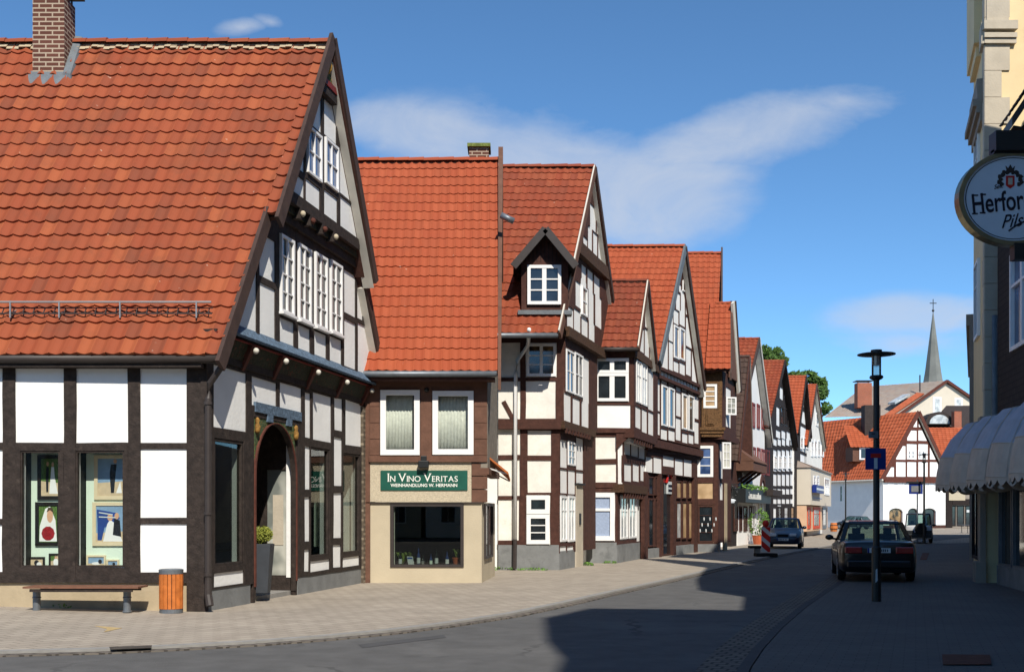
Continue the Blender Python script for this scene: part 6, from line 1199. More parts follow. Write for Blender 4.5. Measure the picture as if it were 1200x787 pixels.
roof(r1, e0, e1_, e1_+up_, e0+up_, 'tiles_dark', .3, .35, 3); k.poly([e0+Vector((-.03, 0, -.28)), e1_+Vector((-.03, 0, -.28)), e1_+up_+Vector((0, 0, -.28)), e0+up_+Vector((0, 0, -.28))], [e0+Vector((-.03, 0, -.08)), e1_+Vector((-.03, 0, -.08)), e1_+up_+Vector((0, 0, -.08)), e0+up_+Vector((0, 0, -.08))]); k.build('verge_board', 'gutter_dark', r1)
k = MB(); k.poly([e0+Vector((0, 0, -.25)), e1_+Vector((0, 0, -.25)), Vector((WX(22.8), 22.8, ze_-.2)), Vector((WX(23.7), 23.7, ze_-.2))], [e0+Vector((0, 0, -.3)), e1_+Vector((0, 0, -.3)), Vector((WX(22.8), 22.8, ze_-.25)), Vector((WX(23.7), 23.7, ze_-.25))]); k.build('soffit', 'timber_far', r1)
# cream corner house
r2_ = thing('cream_house', (11.1, 26, 0), 'tall cream house with grey corner stones, lit only high up, beside the slate one', 'house')
cn = Vector((P(1155, 25.9).x, 25.9)); c2 = Vector((P(1141, 29.0).x, 29.0)); c3 = Vector((P(1141, 38).x, 38)); hC = 16.5
fF = Face(cn, (cn.x+9, 25.9)); fS1 = Face(c2, cn)
k = MB(); k.poly([Vector((p[0], p[1], hC)) for p in (cn, (cn.x+9, 25.9), (25, 38), c3, c2)], [Vector((p[0], p[1], 0)) for p in (cn, (cn.x+9, 25.9), (25, 38), c3, c2)]); k.build('wall', 'cream_paint', r2_)
k = MB(); z = 3.9; i = 0
while z < hC-.4:
    w_ = .55 if i % 2 else .36; zt = z+.62
    k.rect(fF, (-.03, w_, z, zt-.012), 0, .035); k.rect(fS1, (fS1.L-w_*.8, fS1.L+.03, z, zt-.012), 0, .035); z = zt; i += 1
k.build('quoins', 'quoin_stone', r2_)
z_ = PZ(40, 25.9); k = MB()
for dz, o_ in ((0, .10), (.12, .14), (.3, .18)): k.rect(fF, (-o_*.6, .68, z_-.25+dz, z_-.25+dz+.11 if dz < .3 else z_+.25), 0, o_); 
k.rect(fS1, (fS1.L-.5, fS1.L+.1, z_-.25, z_+.25), 0, .1); k.build('capital', 'quoin_stone', r2_)
k = MB(); k.rect(fF, (-.0, .52, z_+.25, z_+1.3), 0, .06); k.build('pilaster', 'quoin_stone', r2_)
k = MB(); k.rect(fF, (.95, 9, z_-6, hC), .0, .05); k.build('lesene', 'cream_paint', r2_)
zc_ = PZ(125, 27.5); k = MB()
for i, (o_, a_, b_) in enumerate(((.08, 0, .2), (.16, .2, .36), (.24, .36, .52))): k.rect(fS1, (.3, fS1.L-.45, zc_-.75+a_, zc_-.75+b_), 0, o_)
k.prism(fS1, [(.3, zc_-.23), (fS1.L-.45, zc_-.23), (fS1.L-.6, zc_+.3), (.5, zc_+.3)], 0, .14); k.build('window_hood', 'shade_wall', r2_)
k = MB(); zo = PZ(74, 28); k.rect(fS1, (.2, fS1.L-.9, zo, hC), 0, .18); k.rect(fS1, (.4, fS1.L-1.1, zo-.25, zo), 0, .12); k.build('oriel', 'cream_paint', r2_)
for z0 in (6.0, 9.2): window(fS1, r2_, (.8, 1.9, z0, z0+1.9), 2, (.7,), .02, .08)
k = MB(); k.tube([(P(1166, 25.6).x, 25.6, z) for z in (6.2, 3.9)]+[(P(1164, 25.6).x, 25.62, 3.7)], .07, 8); k.build('downpipe', 'lead', r2_, smooth=True)
k = MB(); k.rect(fS1, (fS1.L-.62, fS1.L+.05, 0, 3.9), 0, .12); k.rect(fS1, (fS1.L-.75, fS1.L+.12, 0, .5), 0, .22); k.build('corner_pilaster', 'shade_wall', r2_)
window(fS1, r2_, (.3, 2.2, .5, 3.2), 2, (.8,), .02, .08, mt='timber_far', name='shop_window')
k = MB(); k.rect(fF, (-.1, 9, hC-.1, hC+.35), 0, .35); k.rect(fS1, (0, fS1.L+.1, hC-.1, hC+.35), 0, .35); k.build('cornice', 'quoin_stone', r2_)
# further on
r3 = thing('town_house', tuple(P(1140, 41)), 'low grey town house beyond the cream one on the shaded side', 'house')
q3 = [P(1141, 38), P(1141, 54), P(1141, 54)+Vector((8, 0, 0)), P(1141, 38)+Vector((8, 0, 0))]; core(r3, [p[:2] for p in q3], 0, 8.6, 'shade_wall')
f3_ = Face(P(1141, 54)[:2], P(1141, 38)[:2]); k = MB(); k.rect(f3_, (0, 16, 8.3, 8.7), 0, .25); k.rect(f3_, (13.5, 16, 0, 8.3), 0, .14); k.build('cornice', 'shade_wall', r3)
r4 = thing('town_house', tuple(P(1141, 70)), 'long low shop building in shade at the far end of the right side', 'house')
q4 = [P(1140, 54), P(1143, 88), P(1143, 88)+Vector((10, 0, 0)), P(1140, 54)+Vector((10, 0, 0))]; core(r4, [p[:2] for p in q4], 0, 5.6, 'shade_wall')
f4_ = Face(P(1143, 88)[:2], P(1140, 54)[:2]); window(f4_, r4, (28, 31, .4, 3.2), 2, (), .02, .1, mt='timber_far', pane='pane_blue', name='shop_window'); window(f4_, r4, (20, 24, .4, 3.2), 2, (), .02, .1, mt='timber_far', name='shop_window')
# scalloped awnings
fAW = Face((WX(27.6)-.0, 27.6), (WX(12), 12))
prof = [(.05, 3.86), (.42, 3.80), (.78, 3.42), (1.02, 2.98), (1.10, 2.62), (1.13, 2.34)]
for i in range(5):
    w_ = 1.66; sc_ = .95+i*1.84
    t = thing('awning', tuple(fAW.pt(sc_, 2.2)), ('scalloped basket awning farthest from the camera', 'second scalloped awning from the far end', 'third scalloped awning from the far end', 'scalloped awning nearest the camera, cut by the right edge', 'scalloped awning outside the picture')[i], 'awning', 'scalloped awnings over the shop windows')
    N_ = 16; kt, kl = MB(), MB()
    def ring(o_, z):
        out = []
        for j in range(N_+1):
            a = math.pi*j/N_; cx_, sx_ = math.cos(a), math.sin(a); e = .95; sg = 1 if cx_ > 0 else -1; wd = w_/2*(.42+.58*math.sin(min(1, o_/1.1)*math.pi/2)**.8)
            out.append(fAW.pt(sc_-wd*cx_, z-.10*(1-sx_)*min(1, o_), o_*abs(sx_)**.62 if 0 < j < N_ else 0.0))
        return out
    rings = [ring(*p_) for p_ in prof]
    for m_, r0_, r1_ in ((kt, 0, 4), (kl, 3, 6)):
        kk = len(m_.v)
        for a in range(r0_, r1_): m_.v += [tuple(p_) for p_ in rings[a]]
        for a in range(r1_-r0_-1):
            for j in range(N_): q0 = kk+a*(N_+1)+j; m_.f.append((q0, q0+1, q0+N_+2, q0+N_+1)); m_.r.append(0)
    kt.build('canopy', 'awning_skylit', t); 
    # scalloped valance
    rv, M_ = [], 96
    dense = []
    for j in range(M_+1):
        a = j/M_*N_; i0 = min(N_-1, int(a)); p_ = rings[-1][i0].lerp(rings[-1][i0+1], a-i0); dense.append(p_)
    kk = len(kl.v)
    for j, p_ in enumerate(dense): kl.v.append(tuple(p_)); kl.v.append((p_.x, p_.y, p_.z-.06-.10*abs(math.sin(math.pi*j/8))))
    for j in range(M_): kl.f.append((kk+2*j, kk+2*j+1, kk+2*j+3, kk+2*j+2)); kl.r.append(0)
    o = kl.build('valance', 'awning', t); so_ = o.modifiers.new('solid', 'SOLIDIFY'); so_.thickness = .008
    k = MB()
    for j in (4, 12): k.tube([rings[a][j]+Vector((0, 0, .004)) for a in range(6)], .012, 5)
    k.tube([rings[3][j]+Vector((0, 0, .0)) for j in range(N_+1)], .012, 5); k.tube([rings[5][j] for j in range(N_+1)], .012, 5); k.build('piping', 'awning', t)
# oval beer sign
YS = 16.0; fO = Face((P(1187, YS).x-1, YS), (P(1187, YS).x+1, YS)); so0 = 1.0; zo = PZ(233, YS); pm = YS/F
bs = thing('hanging_sign', tuple(P(1187, YS, zo-.7)), 'oval illuminated brewery sign with brass rim and red crest on a black bracket', 'sign')
def oval(rx, ry, n=48): return [(so0+rx*math.cos(2*math.pi*i/n), zo+ry*math.sin(2*math.pi*i/n)) for i in range(n)]
k = MB(); RX, RY = 65*pm, 55*pm; o1, o2 = oval(RX, RY), oval(RX*.91, RY*.91)
for i in range(48): j = (i+1) % 48; k.prism(fO, [o1[i], o1[j], o2[j], o2[i]], -.12, .05)
k.build('rim', 'brass', bs, smooth=False, bevel=.0)
k = MB(); k.prism(fO, oval(RX*.91, RY*.91), -.10, .02); fcb = k.build('panel', 'beer_white', bs)
k = MB(); o3, o4 = oval(RX*.87, RY*.87), oval(RX*.855, RY*.855)
for i in range(48): j = (i+1) % 48; k.prism(fO, [o3[i], o3[j], o4[j], o4[i]], .02, .023)
k.build('line', 'letter_dark', fcb)
def bt(s_, size, u, v, **kw): return text(s_, size, fO, so0+(u-1187)*pm, PZ(v, YS), .024, 'letter_dark', bs, **kw)
bt('Herforder', 33*pm, 1138.5, 251, align='LEFT', sx=.66, bold=.004, rot=.10)
bt('Pils', 22*pm, 1172, 268, align='LEFT', sx=.85, shear=.5, rot=.12)
bt('Seit', 7*pm, 1164, 222, align='LEFT', rot=.15, shear=.3)
# serifs on the name
k = MB()
for u, v in ((1141.5, 251), (1150.5, 250), (1142, 229.5), (1151, 228.5)): k.rect(fO, (so0+(u-1187-3)*pm, so0+(u-1187+3.6)*pm, PZ(v, YS)-.008, PZ(v, YS)+.012), .02, .026)
k.build('serif', 'letter_dark', bs)
k = MB(); pr_ = [(1181+30*t_, 271-6*math.sin(t_*2.4)-8*t_) for t_ in [i/8 for i in range(9)]]
k.tube([fO.pt(so0+(u-1187)*pm, PZ(v, YS), .024) for u, v in pr_], .012, 4); k.build('flourish', 'letter_dark', bs)
cu_, cv_ = 1183, 212; S_ = lambda u: so0+(u-1187)*pm
k = MB(); k.prism(fO, [(S_(1178), PZ(218, YS)), (S_(1183), PZ(221.5, YS)), (S_(1188), PZ(218, YS)), (S_(1188), PZ(206.5, YS)), (S_(1178), PZ(206.5, YS))], .02, .026); k.build('crest_shield', 'sign_red', bs)
k = MB(); rj = random.Random(5)
for i in range(15):
    a = math.pi*(-.15+1.3*i/14); rr_ = 11.5+1.8*(i % 2); c_ = (cu_+rr_*math.cos(a), cv_-rr_*.85*math.sin(a)); r2__ = 2.6
    k.prism(fO, [(S_(c_[0]+r2__*math.cos(t)*(1+.3*math.cos(3*t))), PZ(c_[1]-r2__*math.sin(t), YS)) for t in [2*math.pi*j/9 for j in range(9)]], .02, .0245+.0003*i)
k.prism(fO, [(S_(1179), PZ(201, YS)), (S_(1187), PZ(201, YS)), (S_(1188.5), PZ(195, YS)), (S_(1185.5), PZ(198, YS)), (S_(1183), PZ(193.5, YS)), (S_(1180.5), PZ(198, YS)), (S_(1177.5), PZ(195, YS))], .02, .03); k.build('crest_mantling', 'slate', bs)
k = MB(); k.rect(fO, (S_(1180.5), S_(1185.5), PZ(217, YS), PZ(209, YS)), .026, .029); k.build('crest_tower', 'quoin_stone', bs)
k = MB(); xw = WX(16)+.1; k.box(P(1163, YS).x, YS-.12, PZ(179, YS), xw, YS+.12, PZ(156, YS)); k.box(P(1163, YS).x, YS-.06, PZ(181, YS), xw, YS+.06, PZ(176, YS)); k.build('bracket', 'dark_metal', bs); k = MB(); k.box(P(1186, YS).x, YS-.08, PZ(305, YS), xw, YS+.08, PZ(286, YS)); k.build('bracket', 'dark_metal', bs)
# ================================================================== street furniture
def lamp(label, loc, H, s_=1.0, group='street lamps with flat disc heads'):
    t = thing('street_lamp', loc, label, 'street lamp', group)
    k = MB(); k.lathe((0, 0, 0), [(.085*s_, 0), (.085*s_, 1.0), (.06*s_, 1.03), (.055*s_, H-.55), (.05*s_, H-.5)], 12); k.build('pole', 'dark_metal', t, local=True, smooth=False)
    k = MB(); k.lathe((0, 0, 0), [(.05*s_, H-.56), (.11*s_, H-.53), (.13*s_, H-.50), (.11*s_, H-.47)], 12); k.build('collar', 'dark_metal', t, local=True)
    k = MB()
    for a in range(4): x, y = .095*s_*math.cos(a*math.pi/2+.6), .095*s_*math.sin(a*math.pi/2+.6); k.bar((x, y, H-.48), (x, y, H-.10), .014)
    k.build('lantern_cage', 'dark_metal', t, local=True)
    k = MB(); k.lathe((0, 0, 0), [(.085*s_, H-.47), (.085*s_, H-.3)], 12); k.build('lantern_glass', 'glass_dim', t, local=True); k = MB(); k.lathe((0, 0, 0), [(.07*s_, H-.28), (.09*s_, H-.1), (.05*s_, H-.1)], 10); k.build('reflector', 'steel', t, local=True)
    k = MB(); k.lathe((0, 0, 0), [(.07*s_, H-.12), (.34*s_, H-.09), (.34*s_, H-.075), (.10*s_, H-.04), (.10*s_, H), (.0*s_+.01, H+.01)], 24); k.build('disc_shade', 'dark_metal', t, local=True, smooth=False)
    return t
LP = P(1027, 20.4); lamp('tall black street lamp carrying the blue dead-end sign, nearest the camera', tuple(LP), 4.63)
ds = thing('road_sign', tuple(LP+Vector((0, -.1, 2.4))), 'square blue dead-end road sign with a red bar fixed on the nearest lamp post', 'road sign')
fD = Face((LP.x-1, LP.y-.10), (LP.x+1, LP.y-.10)); c_ = 1.0; uq = lambda u: fD.S(u); vq = lambda v: PZ(v, LP.y-.1)
k = MB(); k.rect(fD, (uq(1014), uq(1038), vq(550), vq(525)), 0, .012); k.build('panel', 'sign_blue', ds); k = MB(); k.rect(fD, (uq(1024), uq(1028), vq(549), vq(536.3)), .012, .015); k.build('white_stem', 'plate_white', ds); k = MB(); k.rect(fD, (uq(1020), uq(1032), vq(536), vq(531)), .012, .016); k.build('red_bar', 'sign_red', ds)
k = MB(); k.rect(fD, (uq(1024), uq(1028), vq(548), vq(545)), -.04, 0); k.rect(fD, (uq(1024), uq(1028), vq(530), vq(527)), -.04, 0); k.build('clamp', 'steel', ds)
ps = thing('small_plate', tuple(LP+Vector((-.1, -.1, 3.1))), 'small grey plate on the nearest lamp post above the blue sign', 'plate'); k = MB(); k.rect(fD, (uq(1018), uq(1029), vq(513), vq(505)), -.02, .012); k.build('plate', 'zinc', ps)
k = MB(); k.rect(fD, (uq(1021), uq(1025), vq(508.5), vq(507.5)), .012, .014); k.build('dark_mark', 'letter_dark', ps)
st_ = thing('sticker', tuple(LP+Vector((0, -.09, .5))), 'torn pale sticker low on the nearest lamp post', 'sticker'); k = MB(); fK = Face((LP.x-1, LP.y-.083), (LP.x+1, LP.y-.083)); k.prism(fK, [(fK.S(1026), .36), (fK.S(1028.5), .4), (fK.S(1028), .62), (fK.S(1026.3), .6)], 0, .004); k.build('paper', 'plate_white', st_)
lamp('slim far street lamp in front of the half-timbered gable beside the jeep', tuple(P(1083, 63)), 5.1)
lamp('slim far street lamp left of the dark saloon, before the white wall', tuple(P(991, 87)), 4.9)
bd = thing('sign_board', tuple(P(1075, 63.5)), 'dark roofed notice board on a thin post beside the jeep', 'sign board'); c = P(1075, 63.5); k = MB(); k.tube([c, c+Vector((0, 0, 3.6))], .04, 6); k.build('post', 'zinc', bd)
k = MB(); k.box(c.x-.5, c.y-.08, PZ(578.5, 63.5), c.x+.28, c.y-.04, PZ(566, 63.5)); pb_ = k.build('panel', 'sign_blue', bd); k = MB(); k.box(c.x-.38, c.y-.1, PZ(576, 63.5), c.x+.16, c.y-.08, PZ(569, 63.5)); k.build('notice', 'plinth_grey', pb_); k = MB(); k.box(c.x-.6, c.y-.15, PZ(566, 63.5), c.x+.38, c.y+.1, PZ(564, 63.5)); k.build('hood', 'dark_metal', bd)
# beacon
bc = thing('traffic_beacon', tuple(P(897.5, 42.6)), 'red and white striped traffic beacon with a red lamp on top beside the blue car', 'beacon'); fb_ = Face((P(897.5, 42.5).x-.17, 42.5), (P(897.5, 42.5).x+.17, 42.5))
k = MB(); k.rect(fb_, (0, .34, .18, 1.14), -.05, 0); pn_ = k.build('panel', 'plate_white', bc, bevel=.02)
for z_ in (.1, .52, .94):
    k = MB(); pl_ = clip([(0, z_+.3), (.34, z_), (.34, z_+.24), (0, z_+.54)], [(0.005, .185), (.335, .185), (.335, 1.135), (.005, 1.135)])
    if len(pl_) > 2: k.prism(fb_, pl_, 0, .004); k.build('red_stripe', 'sign_red', pn_)
k = MB(); c = fb_.pt(.17, 1.27, -.02); k.lathe(c, [(.04, -.13), (.10, -.1), (.13, 0), (.1, .1), (.03, .13)], 14); k.build('lamp', 'sign_red', bc, smooth=True)
k = MB(); x_ = P(897.5, 42.5).x; k.box(x_-.4, 42.3, .0, x_+.42, 42.85, .14); k.build('foot', 'rubber', bc, bevel=.03)
ft = thing('rubber_foot', tuple(P(885.5, 44)), 'spare dark barrier foot standing left of the striped beacon', 'barrier foot'); c = P(885.5, 44); k = MB(); k.box(c.x-.25, 43.9, .28, c.x+.35, 44.3, .38); k.build('top_plate', 'rubber', ft, bevel=.02); k = MB(); k.box(c.x-.02, 44.0, 0, c.x+.18, 44.2, .28); k.build('stem', 'concrete', ft)
# bench, bin
bn = thing('bench', (P(96, 17.75).x, 17.75, .06), 'backless bench with a brown slatted seat on two steel legs under the picture windows', 'bench')
x0, x1 = P(28, 17.55).x, P(163, 17.55).x; k = MB()
for i in range(4): k.box(x0, 17.5+i*.125, .44, x1, 17.5+i*.125+.11, .47)
k.build('seat', 'wood_seat', bn); k = MB(); k.box(x0+.1, 17.52, .385, x1-.1, 17.56, .43); k.box(x0+.1, 17.92, .385, x1-.1, 17.96, .43); k.build('seat_frame', 'timber_black', bn)
for u in (43, 149): c = P(u, 17.75); k = MB(); k.lathe((c.x, c.y, .05), [(.075, 0), (.075, .02), (.06, .02), (.06, .22), (.07, .23), (.06, .25), (.06, .34)], 14); k.build('leg', 'zinc', bn); 
bi = thing('litter_bin', tuple(P(200.5, 17.95, .04)), 'round litter bin of upright orange wood slats with grey bands', 'litter bin'); c = P(200.5, 17.95, .02)
k = MB(); k.lathe(c, [(.18, 0), (.18, .07)], 24); k.build('base_ring', 'zinc', bi); k = MB(); k.lathe(c, [(.165, .06), (.165, .64)], 20); k.build('liner', 'dark_metal', bi); k = MB(); k.lathe(c, [(.19, .63), (.195, .7), (.17, .71), (.14, .68)], 24); k.build('rim', 'zinc', bi)
for i in range(18):
    a = 2*math.pi*i/18; d_ = Vector((math.cos(a), math.sin(a), 0)); tt = Vector((-d_.y, d_.x, 0)); p0 = c+d_*.168; k = MB(); w_ = tt*.026
    k.poly([p0-w_+Vector((0, 0, .07)), p0+w_+Vector((0, 0, .07)), p0+w_+d_*.018+Vector((0, 0, .07)), p0-w_+d_*.018+Vector((0, 0, .07))], [p0-w_+Vector((0, 0, .63)), p0+w_+Vector((0, 0, .63)), p0+w_+d_*.018+Vector((0, 0, .63)), p0-w_+d_*.018+Vector((0, 0, .63))]); k.build('slat', 'wood_orange', bi)
# box shrub
sh = thing('potted_shrub', (-4.60, 20.4, .17), 'clipped yellow green shrub in a tall tapered dark pot at the arched doorway', 'plant'); k = MB()
w0, w1 = .13, .195
k.poly([(-w0, -w0, 0), (w0, -w0, 0), (w0, w0, 0), (-w0, w0, 0)], [(-w1, -w1, .9), (w1, -w1, .9), (w1, w1, .9), (-w1, w1, .9)]); k.build('pot', 'pot', sh, local=True, bevel=.01)
k = MB(); k.box(-.17, -.17, .87, .17, .17, .905); k.build('soil', 'black', sh, local=True); leaves('foliage', 'leaf_box', sh, [(0, 0, 1.07, .19, .19, .17), (0, 0, 1.07, .12, .12, .1)], 2600, .022, 9, local=True)
k = MB(); k.rect(fG, (fG.S(289), fG.S(316), -.03, .16), -.4, .3) if False else None
# pavement marks, grates
def flat(name, pts, z, mt, label, cat):
    o = MB(); o.poly([G(u, v, 0)+Vector((0, 0, z)) for u, v in pts], [G(u, v, 0)+Vector((0, 0, z-.004)) for u, v in pts]); ob = o.build(name, mt); return nm(ob, label, cat)
flat('paint_mark', [(108, 734), (143, 737), (122, 741.5), (126, 738)], .022, 'mark_yellow', 'faded yellow arrow painted on the pavement in front of the bench', 'paint mark')
flat('drain_grate', [(128, 759.5), (178, 757.5), (177, 760.5), (130, 762.5)], .024, 'grate', 'dark drain grate at the kerb below the yellow arrow', 'drain')
flat('ground_plate', [(1104, 769), (1160, 769.5), (1162, 781), (1105, 781)], .03, 'rust', 'rusty metal plate lying on the shaded pavement at bottom right', 'plate')
flat('drain_cover', [(1081, 648), (1089, 648), (1086, 656), (1078, 656)], .024, 'rust', 'brown drain cover on the shaded pavement right of the dark saloon', 'drain')
w = leaves('weeds', 'leaf_bush', None, [(-.35, 31.9, .03, .5, .12, .08), (.6, 31.85, .03, .5, .1, .06), (2.25, 34.9, .04, .35, .2, .08), (3.2, 36.5, .03, .4, .1, .06), (-7.3, 18.1, .12, .2, .04, .03)], 900, .035, 11); w['kind'] = 'stuff'
# planters and little things far off
def bush(label, u, Y, r, h, potm, name='potted_plant', lm='leaf_bush', flowers=False, ph=.45, pr=.28):
    t = thing(name, tuple(P(u, Y)), label, 'plant'); k = MB(); k.lathe((0, 0, 0), [(pr*.8, 0), (pr, ph*.9), (pr*1.05, ph), (pr*.9, ph)], 14); k.build('pot', potm, t, local=True)
    leaves('foliage', lm, t, [(0, 0, ph+h*.45, r, r, h*.5), (r*.3, 0, ph+h*.7, r*.6, r*.6, h*.35)], 900, .07, int(u), local=True)
    if flowers: leaves('flowers', 'flower_red', t, [(0, 0, ph+h*.6, r*.9, r*.9, h*.35)], 90, .05, 4, local=True)
    return t
bush('bushy green shrub in a pot in front of the white gabled house', 889, 60, .62, 1.5, 'terracotta', ph=.5, pr=.35)
bush('red flowering plant in a pale pot behind the blue car', 938, 84, .5, .9, 'curtain_blue', flowers=True)
bush('small plant in a bright blue pot beside the red shop front', 948.5, 90, .32, .5, 'blue_glaze', ph=.75, pr=.27)
ob = thing('barrel', tuple(P(977, 107)), 'small orange wooden tub near the red shop front', 'tub'); k = MB(); k.lathe((0, 0, 0), [(.3, 0), (.38, .4), (.3, .85)], 12); k.build('staves', 'wood_orange', ob, local=True); k = MB(); k.lathe((0, 0, 0), [(.36, .2), (.375, .26)], 12); k.lathe((0, 0, 0), [(.375, .58), (.36, .64)], 12); k.build('hoop', 'dark_metal', ob, local=True)
ml = thing('menu_lantern', tuple(P(864, 60)), 'black wrought iron lantern post with a white top in front of the inn', 'lantern'); k = MB(); k.lathe((0, 0, 0), [(.16, 0), (.16, .08), (.06, .1), (.06, .6), (.2, .7), (.24, 1.5), (.1, 1.52)], 8); k.build('body', 'dark_metal', ml, local=True); k = MB(); k.lathe((0, 0, 0), [(.28, 1.52), (.2, 1.75), (.05, 1.95)], 6); k.build('cap', 'beer_white', ml, local=True)
hs = thing('wrought_iron_sign', tuple(P(856.5, 50.5, 2.3)), 'round wrought iron hanging sign with a white plaque beside the carved bay', 'sign'); c = P(856.5, 50.5, PZ(576, 50.5)); k = MB()
for r_ in (.30, .24): k.tube([c+Vector((r_*math.cos(a), 0, r_*math.sin(a))) for a in [2*math.pi*i/20 for i in range(21)]], .022, 5, False)
for i in range(10): a = 2*math.pi*i/10; k.ball(c+Vector((.27*math.cos(a), 0, .27*math.sin(a))), .03, .03, .03, 6, 4)
k.bar(c+Vector((-.24, 0, 0)), c+Vector((.1, 0, .2)), .03); k.bar(c+Vector((.1, 0, .22)), c+Vector((.05, 0, -.2)), .04); k.bar(c+Vector((-.9, .1, .38)), c+Vector((.3, 0, .34)), .035); k.build('ring', 'dark_metal', hs); k = MB(); k.ball(c+Vector((.05, 0, -.42)), .2, .03, .1); k.build('plaque', 'beer_white', hs); k = MB(); k.bar(c+Vector((.22, 0, -.4)), c+Vector((.22, 0, -1.2)), .09); k.build('tassel', 'dark_metal', hs)
def cafe(label, u, Y):
    t = thing('cafe_table', tuple(P(u, Y)), label, 'table', 'tables outside the far shop'); k = MB(); k.lathe((0, 0, 0), [(.4, .7), (.4, .73)], 14); k.build('table_top', 'zinc', t, local=True); k = MB(); k.lathe((0, 0, 0), [(.22, 0), (.03, .04), (.03, .7)], 8); k.build('leg', 'dark_metal', t, local=True)
cafe('left small round table outside the dark far shop', 1127, 100); cafe('right small round table outside the dark far shop', 1134, 98)
